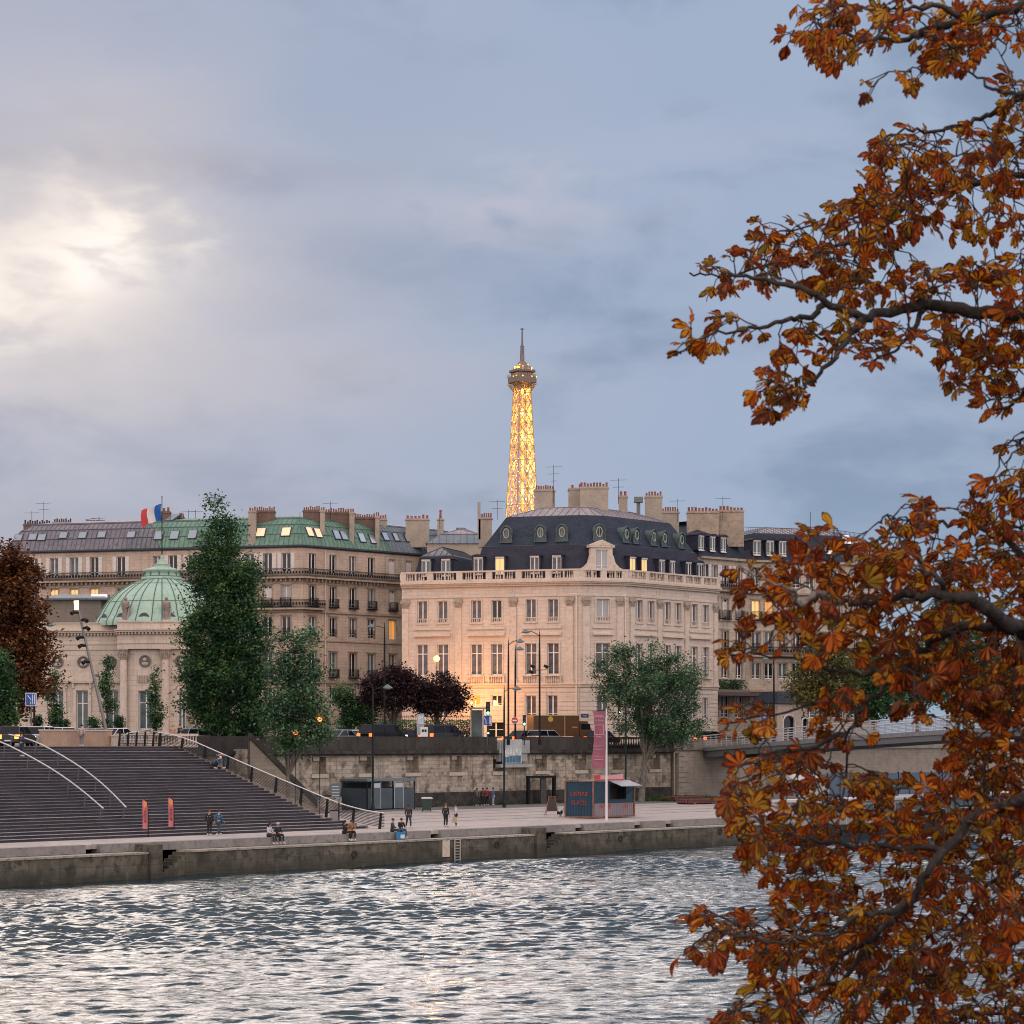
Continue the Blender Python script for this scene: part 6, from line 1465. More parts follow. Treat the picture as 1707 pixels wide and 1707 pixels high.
# ------------------------------------------------------------------ vehicles
def car(loc, rz, kind, paint, label, lights=True, name='parked_car', orange=False):
    """local x = forwards; origin on the road under the middle"""
    r = thing(name, loc, label, 'car' if kind != 'truck' else 'truck', rz=rz)
    spec = {'hatch': (4.1, 1.75, 1.48, .62), 'estate': (4.7, 1.8, 1.50, .62), 'van': (4.9, 1.95, 1.95, .80), 'sedan': (4.5, 1.8, 1.45, .6)}[kind]; L, W, H, wr_ = spec
    rear = {'hatch': (-.47, -.38), 'estate': (-.48, -.43), 'van': (-.48, -.45), 'sedan': (-.30, -.17)}[kind]; front = {'hatch': (.24, .08), 'estate': (.22, .08), 'van': (.34, .20), 'sedan': (.22, .06)}[kind]
    belt = H*.60
    side = [(-.5*L, .32), (-.5*L, .55*H), (-.485*L, belt), (rear[0]*L, belt+.01), (front[0]*L, belt+.0), (.40*L, .52*H), (.495*L, .42*H), (.5*L, .30), (.47*L, .22), (-.47*L, .22)]
    m = MB(); k = len(side)
    for sy, sc in ((-1, 1), (1, 1)): pass
    rings = [(-W/2, .94, .02), (-W/2+.06, 1, 0), (W/2-.06, 1, 0), (W/2, .94, .02)]
    vs = []
    for y, s, dz in rings: vs += [(x*(.985 if s < 1 else 1), y, z-dz if z > .5 else z+dz) for x, z in side]
    fs = [tuple(range(k)), tuple(reversed(range(3*k, 4*k)))]
    for j in range(3): fs += [(j*k+i, (j+1)*k+i, (j+1)*k+(i+1)%k, j*k+(i+1)%k) for i in range(k)]
    m.add(vs, fs); m.local('body', paint, r)
    W2, W3 = W*.90, W*.76
    def gh(x0, x1, x2, x3, z0, z1, wa, wb, mb): mb.hexa([(x0*L,-wa/2,z0),(x3*L,-wa/2,z0),(x3*L,wa/2,z0),(x0*L,wa/2,z0),(x1*L,-wb/2,z1),(x2*L,-wb/2,z1),(x2*L,wb/2,z1),(x1*L,wb/2,z1)])
    m = MB(); gh(rear[0], rear[1], front[1], front[0], belt+.012, H-.07, W2, W3, m); m.local('windows', plain('car_glass', (.006, .008, .012), .1, spec=.25), r)
    m = MB(); gh(rear[1]-.005, rear[1]+.01, front[1]-.02, front[1]+.005, H-.069, H, W3+.02, W3-.12, m)
    m.local('roof', paint, r)
    m = MB()
    for sy in (-1, 1):
        for xa, xb in ((rear[0]+.002, rear[1]), (front[0]-.002, front[1]), ((rear[1]+front[1])/2, (rear[1]+front[1])/2)):
            m.tube([(xa*L, sy*(W2/2+.004), belt+.01), (xb*L, sy*(W3/2+.006), H-.06)], .035, 5)
    m.local('window_pillar', paint, r)
    for x in (-.31*L, .32*L):
        for sy in (-1, 1):
            m = MB(); m.T = Matrix.Translation((x, sy*(W/2-.12), wr_/2)) @ Matrix.Rotation(R(90), 4, 'X'); m.lathe([(wr_/2*.6, -.11), (wr_/2, -.10), (wr_/2, .10), (wr_/2*.6, .11)], 18); w_ = m.local('wheel', plain('tyre', (.02, .02, .02), .8), r)
            m = MB(); m.T = Matrix.Translation((x, sy*(W/2-.005), wr_/2)) @ Matrix.Rotation(R(90), 4, 'X'); m.lathe([(wr_/2*.58, -.02), (.01, .0)], 14); m.local('rim', plain('alloy', (.45, .45, .47), .3, metal=.7), w_)
    tl = plain('tail_light_lit', (.5, .03, .02), .3, emis=(1.0, .11, .02), es=4.0 if lights else 0); hl = plain('headlight_lit', (.8, .8, .7), .3, emis=(1.0, .82, .55), es=7.0)
    for sy in (-1, 1):
        m = MB(); m.box(-.506*L, -.47*L, sy*(W/2-.2)-.19, sy*(W/2-.2)+.19, .62*belt, .95*belt); m.local('tail_light', plain('amber_tail_light', (.6, .2, .02), .3, emis=(1.0, .24, .03), es=5.0) if orange else tl, r)
        m = MB(); m.box(.462*L, .492*L, sy*(W/2-.22)-.16, sy*(W/2-.22)+.16, .40*H, .49*H); m.local('headlight', hl, r)
    m = MB(); m.box(-.506*L, -.49*L, -.26, .26, .42*belt, .52*belt); m.local('number_plate', plain('plate', (.7, .7, .65), .5), r)
    return r
pt_black = plain('black_paint', (.004, .004, .006), .2, spec=.3); pt_silver = plain('silver_paint', (.38, .39, .42), .25, metal=.4); pt_white = plain('white_paint', (.60, .60, .62), .25); pt_grey = plain('grey_paint', (.03, .033, .04), .25, spec=.4); pt_blue = plain('pale_blue_paint', (.22, .28, .36), .25)
def road(px, t): return qpx(px, t, SZ)
car(road(28, 29.5), QROT+.6, 'hatch', pt_grey, 'dark hatchback with bright orange tail lights at the top of the steps', orange=True)
car(road(72, 33), QROT+.6, 'estate', pt_silver, 'silver estate car with glowing amber tail lights behind the low wall', orange=True)
car(road(108, 40), QROT, 'estate', pt_white, 'pale estate car right behind the orange low wall')
car(road(160, 46), QROT, 'hatch', pt_silver, 'silver hatchback whose roof shows behind the leaning mast')
car(road(200, 40), QROT, 'sedan', pt_white, 'white saloon car with red light behind the stone balustrade')
car(road(330, 44), QROT, 'hatch', pt_blue, 'pale blue hatchback at the foot of the tall green tree')
car(road(567, 45), QROT+math.pi, 'sedan', pt_blue, 'pale blue saloon car behind the parapet beside the smaller green tree')
car(road(600, 47), QROT, 'sedan', pt_white, 'white saloon car just left of the black van')
car(road(638, 43.5), QROT, 'van', pt_black, 'black people carrier above the parapet left of the information panel')
car(road(738, 43.0), QROT, 'van', pt_grey, 'dark grey people carrier above the parapet right of the information panel')
car(road(690, 49), QROT, 'hatch', pt_black, 'black hatchback between the two people carriers', orange=True)
car(road(872, 44), QROT, 'sedan', pt_grey, 'grey saloon car in front of the shorter green signal')
car(road(912, 42.5), QROT, 'estate', pt_silver, 'silver estate car in front of the brown lorry')
car(road(1004, 45), QROT, 'hatch', pt_black, 'black hatchback behind the tall red banner')
car(road(1185, 47), QROT, 'hatch', pt_black, 'dark hatchback near the right end of the mansion')
# the brown box lorry
lo_ = road(930, 50); r = thing('box_lorry', lo_, 'dark brown box lorry parked before the mansion', 'lorry', rz=QROT*.35)
brown = plain('lorry_brown', (.10, .045, .015), .4, var=.15); m = MB(); m.box(-3.1, 2.0, -1.15, 1.15, .9, 3.15); m.local('cargo_box', brown, r)
m = MB(); m.box(2.1, 3.6, -1.05, 1.05, .55, 1.5); m.hexa([(2.1,-1.0,1.5),(3.5,-1.0,1.5),(3.5,1.0,1.5),(2.1,1.0,1.5),(2.1,-.95,2.5),(3.0,-.95,2.5),(3.0,.95,2.5),(2.1,.95,2.5)]); m.local('cab', brown, r)
m = MB(); m.box(2.3, 3.3, -1.012, -.98, 1.6, 2.2); m.local('window', glass_dark, r)
m = MB(); m.box(.35, .43, -1.17, -1.151, .9, 3.15); m.box(-3.1, 2.0, -1.165, -1.151, 3.05, 3.15); m.box(1.2, 1.8, -1.165, -1.151, 1.8, 1.9); m.local('pale_trim', plain('tan_strip', (.42, .32, .18), .5), r)
m = MB(); m.T = Matrix.Translation((-1.2, -1.152, 2.7)) @ Matrix.Rotation(R(90), 4, 'X'); m.lathe([(.30, 0), (.28, .02), (.01, .02)], 12); m.local('round_badge', plain('badge', (.5, .35, .05), .5), r)
for x in (-2.2, 2.6):
    for sy in (-1, 1):
        m = MB(); m.T = Matrix.Translation((x, sy*.98, .45)) @ Matrix.Rotation(R(90), 4, 'X'); m.lathe([(.2, -.14), (.45, -.13), (.45, .13), (.2, .14)], 16); m.local('wheel', plain('tyre', (.02, .02, .02), .8), r)
m = MB(); m.box(-3.15, -3.101, -1.0, -.8, 1.0, 1.2); m.box(-3.15, -3.101, .8, 1.0, 1.0, 1.2); m.local('tail_light', plain('tail_light_lit', (.5, .03, .02), .3), r)

# ------------------------------------------------------------------ things on the quay
# blue container kiosk
K = Vector((135.5/F*190.8, 190.8, 0)); ks = thing('container_kiosk', K, 'dark blue corrugated container kiosk with orange lettering and raised hatch beside the tall banner', 'kiosk', rz=QROT)
LK, WK, H0, H1 = 5.5, 2.95, .18, 3.05      # local x along the quay, y inland
navy = mottled('navy_container_paint', (.012, .045, .085), (.018, .06, .105), 1.2, rough=.45, c3=(.03, .035, .04)); stripe_o = plain('orange_stripe', (.62, .17, .06), .5); stripe_w = plain('grey_blue_stripe', (.16, .20, .26), .5)
def corrug(mb, a, b, z0, z1, inward, step=.28, d=.07, mats=None):
    a, b = Vector(a), Vector(b); L = (b-a).length; n = int(L/step); e = (b-a)/L; q = Vector(inward)
    for i in range(n):
        x0, x1, x2, x3, x4 = [a+e*(L*(i+f)/n) for f in (0, .25, .5, .75, 1)]
        for (p, pd), (r_, rd), mi in (((x0, 0), (x1, 0), 0), ((x1, 0), (x2, d), 1), ((x2, d), (x3, d), 1), ((x3, d), (x4, 0), 0)):
            if mats: mb.m = mats[mi]
            P_, R_ = p+q*pd, r_+q*rd; mb.quad((P_.x,P_.y,z0), (R_.x,R_.y,z0), (R_.x,R_.y,z1), (P_.x,P_.y,z1))
m = MB(); corrug(m, (.05, WK-.05), (.05, .05), H0, H1-.12, (1, 0)); corrug(m, (LK-.05, .05), (LK-.05, WK-.05), H0, H1-.12, (-1, 0)); m.quad((.05, WK-.05, H0), (LK-.05, WK-.05, H0), (LK-.05, WK-.05, H1-.12), (.05, WK-.05, H1-.12))
hx0, hx1, hz0 = 2.15, 4.35, 1.52
corrug(m, (.05, .05), (hx0, .05), H0+1.02, H1-.12, (0, 1)); corrug(m, (hx1, .05), (LK-.05, .05), H0+1.02, H1-.12, (0, 1)); corrug(m, (hx0, .05), (hx1, .05), H0+1.02, hz0, (0, 1)); m.box(hx0, hx1, .02, .12, H1-.35, H1-.12); m.local('container_wall', navy, ks)
m = MB(); corrug(m, (.05, .045), (LK-.05, .045), H0, H0+1.018, (0, 1), mats=(0, 1)); m.local('striped_panel', [stripe_w, stripe_o], ks)
m = MB()
for x in (0, LK-.12):
    for y in (0, WK-.12): m.box(x, x+.12, y, y+.12, .06, H1)
m.box(.121, LK-.121, 0, .09, H1-.12, H1); m.box(.121, LK-.121, WK-.09, WK, H1-.12, H1); m.box(0, .09, .121, WK-.121, H1-.12, H1); m.box(LK-.09, LK, .121, WK-.121, H1-.12, H1); m.box(.121, LK-.121, 0, .09, .06, H0); m.box(0, .09, .121, WK-.121, .06, H0); m.local('frame', plain('frame_brown_orange', (.20, .10, .07), .6, var=.4, vscale=1.5), ks)
m = MB(); m.box(.1, LK-.1, .1, WK-.1, H1-.06, H1-.02); m.local('roof', plain('kiosk_roof', (.36, .36, .38), .5), ks)
m = MB(); m.box(hx0, hx1, .9, .95, hz0-.3, H1-.3); m.box(hx0+.1, hx1-.1, .05, .45, hz0-.08, hz0-.02); m.local('serving_counter', plain('kiosk_inside', (.02, .02, .022), .6), ks)
m = MB(); m.hexa([(hx0+.05, -1.15, 2.55), (hx1+.55, -1.15, 2.55), (hx1+.3, .0, 2.98), (hx0-.1, .0, 2.98), (hx0+.05, -1.15, 2.60), (hx1+.55, -1.15, 2.60), (hx1+.3, .0, 3.03), (hx0-.1, .0, 3.03)]); hz = m.local('raised_hatch', plain('hatch_grey', (.30, .30, .34), .4), ks)
m = MB(); m.tube([(hx0+.1, -.95, 2.62), (hx0+.05, .03, 1.9)], .025, 5); m.tube([(hx1+.4, -.95, 2.62), (hx1-.05, .03, 1.9)], .025, 5); m.local('hatch_strut', iron, hz)
m = MB()
for i in range(8): x0 = .1+i*.48; m.hexa([(x0, .0, H1+.005), (x0+.47, .0, H1+.005), (x0+.47, .03, H1+.005), (x0, .03, H1+.005), (x0, .0, H1+.50-.12*math.sin(i*.42)), (x0+.47, .0, H1+.50-.12*math.sin((i+1)*.42)), (x0+.47, .03, H1+.50-.12*math.sin((i+1)*.42)), (x0, .03, H1+.50-.12*math.sin(i*.42))])
bn = m.local('roof_banner', plain('pink_banner_cloth', (.62, .34, .36), .7), ks)
m = MB(); m.box(.05, 4.0, -.02, -.002, H1+.02, H1+.07); m.box(.1, .9, -.015, -.003, H1+.10, H1+.42); m.local('banner_edge', plain('banner_red', (.50, .06, .06), .7), bn)
orange_l = plain('orange_lettering', (.70, .14, .05), .5)
def wall_text(txt, size, org, face):     # face 'end' (x=0 wall, reads along -y) or 'front'
    t = text_mb(txt, size, .012); t.v = [((org[0]-.02, org[1]-v[0], org[2]+v[2]) if face == 'end' else (org[0]+v[0], org[1]-.02, org[2]+v[2])) for v in t.v]; return t
t = wall_text('CREPERIE', .46, (.03, WK/2, 1.95), 'end'); t.local('lettering', orange_l, ks); t = wall_text('GLACES', .46, (.03, WK/2, 1.25), 'end'); t.local('lettering', orange_l, ks)
t = wall_text('GLACES', .42, (1.6, .03, .98), 'front'); t.local('lettering', orange_l, ks); t = wall_text('JUS', .42, (4.3, .03, .98), 'front'); t.local('lettering', orange_l, ks)
# grey urinal cabin
K2 = Vector(((612-CXP)/F*213.8, 213.8, 0)); cb = thing('toilet_cabin', K2, 'long grey blue metal toilet cabin with open upper band against the embankment wall', 'cabin', rz=QROT)
LC, WC, HC = 6.3, 3.5, 2.8
cg = plain('cabin_grey', (.055, .08, .10), .5, var=.2, vscale=1); cl = plain('cabin_light_grey', (.09, .12, .14), .5, var=.2, vscale=1); cd = plain('cabin_dark', (.03, .045, .05), .5)
m = MB(); m.box(-.08, LC+.08, -.08, WC, HC-.22, HC); m.local('roof', plain('cabin_roof', (.12, .17, .20), .5), cb)
m = MB(); m.box(0, .06, .0, WC-.1, .12, 1.95); m.box(.06, LC, WC-.16, WC-.1, .12, 1.9); m.box(LC-.06, LC, .07, WC-.17, .12, 1.95); m.local('side_panel', cg, cb)
for x0, x1, mt in ((.12, .55, cd), (.60, 1.75, cl), (1.8, 3.3, cg), (3.55, 4.75, cl), (4.8, 6.2, cg)):
    m = MB(); m.box(x0, x1, .0, .06, .12, 1.95 if mt != cl else 2.45); pnl = m.local('door' if mt == cl else 'front_panel', mt, cb)
    if mt == cl:
        m = MB(); m.box(x0-.03, x0+.03, -.03, -.001, .1, 2.5); m.box(x1-.03, x1+.03, -.03, -.001, .1, 2.5); m.box(x0+.1, x1-.1, -.02, -.001, 2.0, 2.4); m.local('door_frame', plain('pale_frame', (.45, .50, .53), .4), pnl)
m = MB()
for x, y in ((0, 0), (LC-.1, 0), (0, WC-.2), (LC-.1, WC-.2), (1.76, -.0), (3.35, 0), (4.76, 0)): m.box(x, x+.09, y-.005, y+.09, 0, HC-.221)
m.local('post', iron, cb); m = MB(); m.box(.1, LC-.1, WC-.4, WC-.35, .1, 2.4); m.local('inner_wall', cd, cb)
r = thing('rules_board', gnd(559, 1352), 'grey notice board with pale lines left of the toilet cabin', 'notice board', rz=QROT*.3)
m = MB(); m.box(-.05, .05, -.03, .03, 0, 2.4); m.local('post', iron, r); m = MB(); m.box(-.42, .42, -.09, -.03, .95, 2.45); bd = m.local('board', plain('board_blue_grey', (.12, .17, .21), .5), r)
m = MB(); [m.box(-.32, .32, -.1, -.091, 1.08+k*.26, 1.16+k*.26) for k in range(5)]; m.local('text_lines', plain('pale_lines', (.5, .55, .58), .5), bd)
r = thing('wheeled_bin', gnd(711.5, 1353), 'dark green wheeled bin with pale lid beside the toilet cabin', 'bin', rz=.1)
m = MB(); m.hexa([(-.36,-.32,.1),(.36,-.32,.1),(.36,.32,.1),(-.36,.32,.1),(-.46,-.42,1.12),(.46,-.42,1.12),(.46,.42,1.12),(-.46,.42,1.12)]); m.local('tub', plain('bin_green', (.025, .055, .05), .4), r)
m = MB(); m.box(-.5, .5, -.47, .46, 1.122, 1.2); m.hexa([(-.5,-.47,1.2),(.5,-.47,1.2),(.5,.46,1.2),(-.5,.46,1.2),(-.4,-.2,1.27),(.4,-.2,1.27),(.4,.4,1.27),(-.4,.4,1.27)]); m.local('lid', plain('bin_lid', (.50, .52, .52), .4), r)
for sx in (-1, 1): m = MB(); m.T = Matrix.Translation((sx*.36, .3, .1)) @ Matrix.Rotation(R(90), 4, 'Y'); m.lathe([(.04, -.04), (.1, -.04), (.1, .04), (.04, .04)], 10); m.local('wheel', iron, r)
r = thing('grey_litter_bin', gnd(557, 1381), 'small grey post bin at the lower end of the cable balustrade', 'bin')
m = MB(); m.box(-.28, .28, -.15, .15, 0, 1.25); m.local('box', plain('bin_pinkish_grey', (.22, .20, .21), .6), r); m = MB(); m.box(-.31, .31, -.18, .18, 1.252, 1.31); m.local('lid', iron, r); m = MB(); m.box(.30, .38, -.05, .05, 0, 1.9); m.local('post', iron, r)
r = thing('menu_easel', gnd(920, 1359), 'folding menu board on wooden legs left of the blue kiosk', 'menu board')
m = MB()
for sx in (-1, 1): m.tube([(sx*.62, -.35, 0), (sx*.22, 0, 1.55)], .03, 5); m.tube([(sx*.5, .45, 0), (sx*.2, .02, 1.5)], .03, 5)
m.local('leg', plain('orange_wood', (.30, .10, .05), .6), r); m = MB(); m.hexa([(-.46,-.30,.35),(.46,-.30,.35),(.46,-.27,.35),(-.46,-.27,.35),(-.26,-.04,1.42),(.26,-.04,1.42),(.26,-.01,1.42),(-.26,-.01,1.42)]); m.local('blackboard', plain('blackboard', (.03, .022, .02), .6), r); m = MB(); m.box(-.34, .34, -.05, .05, 1.5, 1.56); m.local('top_bar', plain('orange_wood', (.30, .10, .05), .6), r)
# tall banner on a white mast
p = gnd(1011, 1368); r = thing('banner_mast', p, 'tall pink red banner hanging from a white mast in front of the kiosk', 'banner')
m = MB(); zt_ = zof(1181, p.y); m.lathe([(.10, 0), (.085, 4), (.06, zt_)], 10, p); m.build('mast', plain('white_mast', (.70, .66, .68), .4), r)
m = MB(); n = 14; zb_2 = zof(1277, p.y); Wb = .92
for i in range(n+1):
    z = zt_-.15+(zb_2-zt_)*i/n
    for j in range(5): x = p.x-.12-Wb*j/4+.10*math.sin(i*.35)*(j/4); m.v.append((x, p.y+.10*math.sin(i*.6+j*1.1), z - .05*j/4))
for i in range(n):
    for j in range(4): m.f.append((i*5+j, i*5+j+1, (i+1)*5+j+1, (i+1)*5+j)); m.mi.append(0)
bn = m.build('banner', plain('rose_banner', (.30, .10, .145), .7, var=.15), r, smooth=True)
m = MB()
for (txt, sz_, zz) in (('BERGES', .22, .62), ('DE SEINE', .17, .95), ('PARIS', .20, 2.2)):
    t = text_mb(txt, sz_, .006); t.v = [(p.x-.58+v[0], p.y-.14+v[1], zt_-zz+v[2]) for v in t.v]; t.build('banner_lettering', plain('banner_print_pink', (.62, .38, .40), .7), bn)
for zz in (2.9, 3.15, 3.75, 3.95): MB().box(p.x-.95, p.x-.25, p.y-.15, p.y-.14, zt_-zz-.03, zt_-zz).build('banner_line', MATS['banner_print_pink'], bn)
m = MB()
for a, b in (((-.95, 1.3), (-.25, 1.3)), ((-.25, 1.3), (-.25, 2.05)), ((-.25, 2.05), (-.95, 2.05)), ((-.95, 2.05), (-.95, 1.3))): m.tube([(p.x+a[0], p.y-.15, zt_-a[1]), (p.x+b[0], p.y-.15, zt_-b[1])], .02, 4)
m.build('banner_emblem', MATS['banner_print_pink'], bn); m = MB(); m.tube([(p.x, p.y, zt_-.12), (p.x-1.1, p.y, zt_-.2)], .025, 5); m.build('boom', iron, r)
# two feather flags
for px_, yb, yt, lab in ((247, 1396, 1332, 'left of two pink feather flags at the foot of the steps'), (290, 1393, 1328, 'right of two pink feather flags at the foot of the steps')):
    p = gnd(px_, yb); r = thing('feather_flag', p, lab, 'feather flag', group='feather flags by the steps'); zt_ = zof(yt, p.y)
    m = MB(); m.tube([p, (p.x, p.y, zt_*.6), (p.x-.05, p.y, zt_*.9), (p.x-.28, p.y, zt_)], [.035, .03, .025, .02], 6); m.build('pole', iron, r)
    m = MB(); L_, R_ = [], []; n = 12
    for i in range(n+1):
        q = i/n; z = zt_*(.22+.78*q); xr = p.x - (.0 if q < .8 else .28*((q-.8)/.2)**1.5); wdt = .36*(1-max(0, (q-.82)/.18)**2); L_.append((xr-wdt, p.y+.05*math.sin(q*7), z)); R_.append((xr, p.y, z))
    for i in range(n): m.quad(L_[i], R_[i], R_[i+1], L_[i+1])
    s_ = m.build('sail', plain('pink_sail', (.52, .15, .17), .7, var=.2, vscale=2), r); m = MB()
    t = text_mb('ACCUEIL', .24, .005); t.v = [(p.x-.18-v[2]*1.0, p.y-.03, zt_*.58+v[0]) for v in t.v]; m.add(t.v, t.f)
    m.build('lettering', plain('pale_pink_letters', (.66, .45, .50), .7), s_); m = MB(); m.T = Matrix.Translation((p.x-.19, p.y-.02, zt_*.86)) @ Matrix.Rotation(R(90), 4, 'X'); m.lathe([(.13, 0), (.12, .02), (.01, .02)], 10, sy=1.6); m.build('orange_mark', plain('orange_mark', (.75, .26, .10), .6), s_)
# mural poster on the parapet bay
Y_ = Q(sN0, WT-.66).y; r = thing('mural_poster', Q((sN0+sN1)/2, WT-.7, 4.2), 'faded white poster with blue figures hung on the projecting bay of the parapet', 'poster')
a, b = q_s(838, WT-.8), q_s(870, WT-.8); m = MB(); qbox(m, a, b, WT-.80, WT-.77, 4.0, 6.35); m.build('sheet', plain('faded_sheet', (.42, .45, .47), .7, var=.18, vscale=1.5), r)
m = MB()
for k in range(6):
    s = a+.35+(b-a-.7)*k/5; hh = rnd.uniform(1.0, 1.5); qbox(m, s-.20, s+.16, WT-.825, WT-.802, 4.1, 4.1+hh*.55)
m.build('blue_figures', plain('poster_blue', (.06, .16, .26), .7, var=.4, vscale=4), r); m = MB()
for k in range(6):
    s = a+.35+(b-a-.7)*k/5; hz = rnd.uniform(-.2, .2); qbox(m, s-.18, s+.2, WT-.826, WT-.803, 4.85+hz, 5.3+hz); qbox(m, s-.07, s+.09, WT-.826, WT-.803, 5.32+hz, 5.5+hz)
m.build('white_figures', plain('poster_white', (.60, .62, .64), .7, var=.3, vscale=5), r)
# things near the boats and right end
for i, (px_, t_, L_, lab) in enumerate(((1150, 26, 7.0, 'long low stack of rust brown timber planks lying on the quay'), (1125, 34, 5.0, 'short dark plank pile lying along the grass verge'))):
    r = thing('timber_stack', qpx(px_, t_, 0), lab, 'timber stack', rz=QROT); m = MB()
    for k in range(3):
        for j in range(5): m.box(.02*k, L_-.05*j, j*.34, j*.34+.28, .12+k*.13, .23+k*.13)
    m.local('plank', plain('rust_timber', (.14, .05, .04), .7, var=.3), r); m = MB(); [m.box(x, x+.15, -.1, 1.8, 0.02, .118) for x in (.4, L_*.5, L_-.6)]; m.local('bearer', iron, r)
p = qpx(1197, 24, 0); r = thing('blue_barrel', p, 'bright blue plastic barrel at the end of the timber stack', 'barrel'); m = MB(); m.lathe([(.01, 0), (.28, 0), (.31, .1), (.30, .3), (.32, .33), (.30, .36), (.31, .6), (.28, .9), (.01, .92)], 16, p); m.build('drum', plain('barrel_blue', (.02, .30, .55), .35), r, smooth=False); m = MB(); m.lathe([(.29, .88), (.30, .93), (.01, .94)], 16, p); m.build('lid', plain('barrel_lid', (.03, .22, .42), .35), r)
# drinks cooler bag beside the seated pair
p = Q(q_s(663, -.45), -.75, -.48); r = thing('blue_cool_bag', p, 'bright blue carrier bag with pale square at the feet of the seated pair', 'bag'); m = MB(); m.hexa([(p.x-.28,p.y-.15,p.z),(p.x+.28,p.y-.15,p.z),(p.x+.26,p.y+.15,p.z),(p.x-.26,p.y+.15,p.z),(p.x-.32,p.y-.18,p.z+.5),(p.x+.32,p.y-.18,p.z+.5),(p.x+.30,p.y+.18,p.z+.5),(p.x-.30,p.y+.18,p.z+.5)]); m.build('sack', plain('bag_blue', (.02, .20, .40), .5), r); m = MB(); m.box(p.x-.02, p.x+.26, p.y-.19, p.y-.18, p.z+.08, p.z+.34); m.build('printed_square', plain('bag_print', (.6, .66, .7), .5), r); m = MB(); m.tube([(p.x-.15, p.y, p.z+.5), (p.x-.1, p.y, p.z+.68), (p.x+.1, p.y, p.z+.68), (p.x+.15, p.y, p.z+.5)], .02, 5); m.build('handle', plain('bag_blue', (.02, .20, .40), .5), r)

# footbridge on the right
r = thing('footbridge', qpx(1200, WT, SZ), 'arched steel footbridge with railing passing behind the orange leaves', 'footbridge')
ba = qpx(1192, WT+1, 0); dirb = (Vector((44, 200)) - ba.xy).normalized(); nb_ = Vector((-dirb.y, dirb.x)); LB = 112
m = MB(); m2 = MB(); N_ = 28
def bz(q): return 5.35 + 2.6*math.sin(min(1, q*1.0)*math.pi*.5)
def bp_(q, o, z): w = ba.xy + dirb*(LB*q) + nb_*o; return Vector((w.x, w.y, z))
for i in range(N_):
    q0, q1 = i/N_, (i+1)/N_; z0, z1 = bz(q0), bz(q1)
    m.hexa([bp_(q0,-3,z0-.4), bp_(q1,-3,z1-.4), bp_(q1,3,z1-.4), bp_(q0,3,z0-.4), bp_(q0,-3,z0), bp_(q1,-3,z1), bp_(q1,3,z1), bp_(q0,3,z0)])
m.build('deck', plain('bridge_grey', (.16, .17, .185), .5, var=.15), r)
for sgn in (-1, 1):
    m = MB()
    for i in range(N_): q0, q1 = i/N_, (i+1)/N_; m.hexa([bp_(q0,sgn*2.7-.15,bz(q0)-1.1+.4*q0), bp_(q1,sgn*2.7-.15,bz(q1)-1.1+.4*q1), bp_(q1,sgn*2.7+.15,bz(q1)-1.1+.4*q1), bp_(q0,sgn*2.7+.15,bz(q0)-1.1+.4*q0), bp_(q0,sgn*2.7-.15,bz(q0)-.402), bp_(q1,sgn*2.7-.15,bz(q1)-.402), bp_(q1,sgn*2.7+.15,bz(q1)-.402), bp_(q0,sgn*2.7+.15,bz(q0)-.402)])
    m.build('girder', plain('girder_grey', (.10, .115, .13), .5), r)
    m = MB()
    for hh in (.25, .5, .75, 1.0, 1.25): m.tube([bp_(i/N_, sgn*2.9, bz(i/N_)+hh) for i in range(N_+1)], .035 if hh < 1.2 else .06, 4, False)
    for i in range(N_*3+1): q = i/(N_*3); m.tube([bp_(q, sgn*2.9, bz(q)), bp_(q, sgn*2.9, bz(q)+1.25)], .04, 4)
    m.build('railing', plain('rail_grey', (.36, .36, .38), .4), r)
m = MB(); qbox(m, sP+18.51, sP+20, WT-3, WT+.11, -2, 4.2); m.build('abutment', clean_wall, r)

# moored boats below the bridge
def barge(px, t, L, label, hull, cabin, rz=QROT):
    p = Q(q_s(px, t), t, WZ); r = thing('moored_barge', p, label, 'boat', rz=rz); W = 4.6; m = MB(); n = 10; low, up = [], []
    outl = [(-L/2, -W/2*.8), (L/2-3, -W/2), (L/2-1, -W/2*.6), (L/2, 0), (L/2-1, W/2*.6), (L/2-3, W/2), (-L/2, W/2*.8)]
    k = len(outl); m.add([(x*.97, y*.85, -.4) for x, y in outl]+[(x, y, 1.3) for x, y in outl], [tuple(reversed(range(k))), tuple(range(k, 2*k))]+[(i, (i+1)%k, k+(i+1)%k, k+i) for i in range(k)]); m.local('hull', hull, r)
    m = MB(); m.box(-L/2+1, L/2-5, -W/2+.6, W/2-.6, 1.302, 3.2); c = m.local('cabin', cabin, r); m = MB(); m.box(-L/2+.8, L/2-4.8, -W/2+.4, W/2-.4, 3.202, 3.4); m.local('cabin_roof', plain('boat_roof', (.55, .55, .57), .4), c)
    m = MB(); x = -L/2+1.6
    while x < L/2-6: m.box(x, x+1.1, -W/2+.57, -W/2+.599, 1.9, 2.9); x += 1.6
    m.local('window', glass_teal, c); m = MB(); [m.tube([(x_, -W/2+.1, 1.3), (x_, -W/2+.1, 2.2)], .03, 4) for x_ in [-L/2+1+j*1.2 for j in range(int((L-6)/1.2))]]; m.tube([(-L/2+1, -W/2+.1, 2.2), (L/2-5, -W/2+.1, 2.2)], .03, 4); m.local('deck_rail', steel, r); return r
barge(1440, -1.5, 24, 'dark hulled barge with pale cabin roof moored beyond the end of the quay', plain('dark_hull', (.03, .035, .045), .4), plain('cabin_cream', (.35, .34, .32), .5))
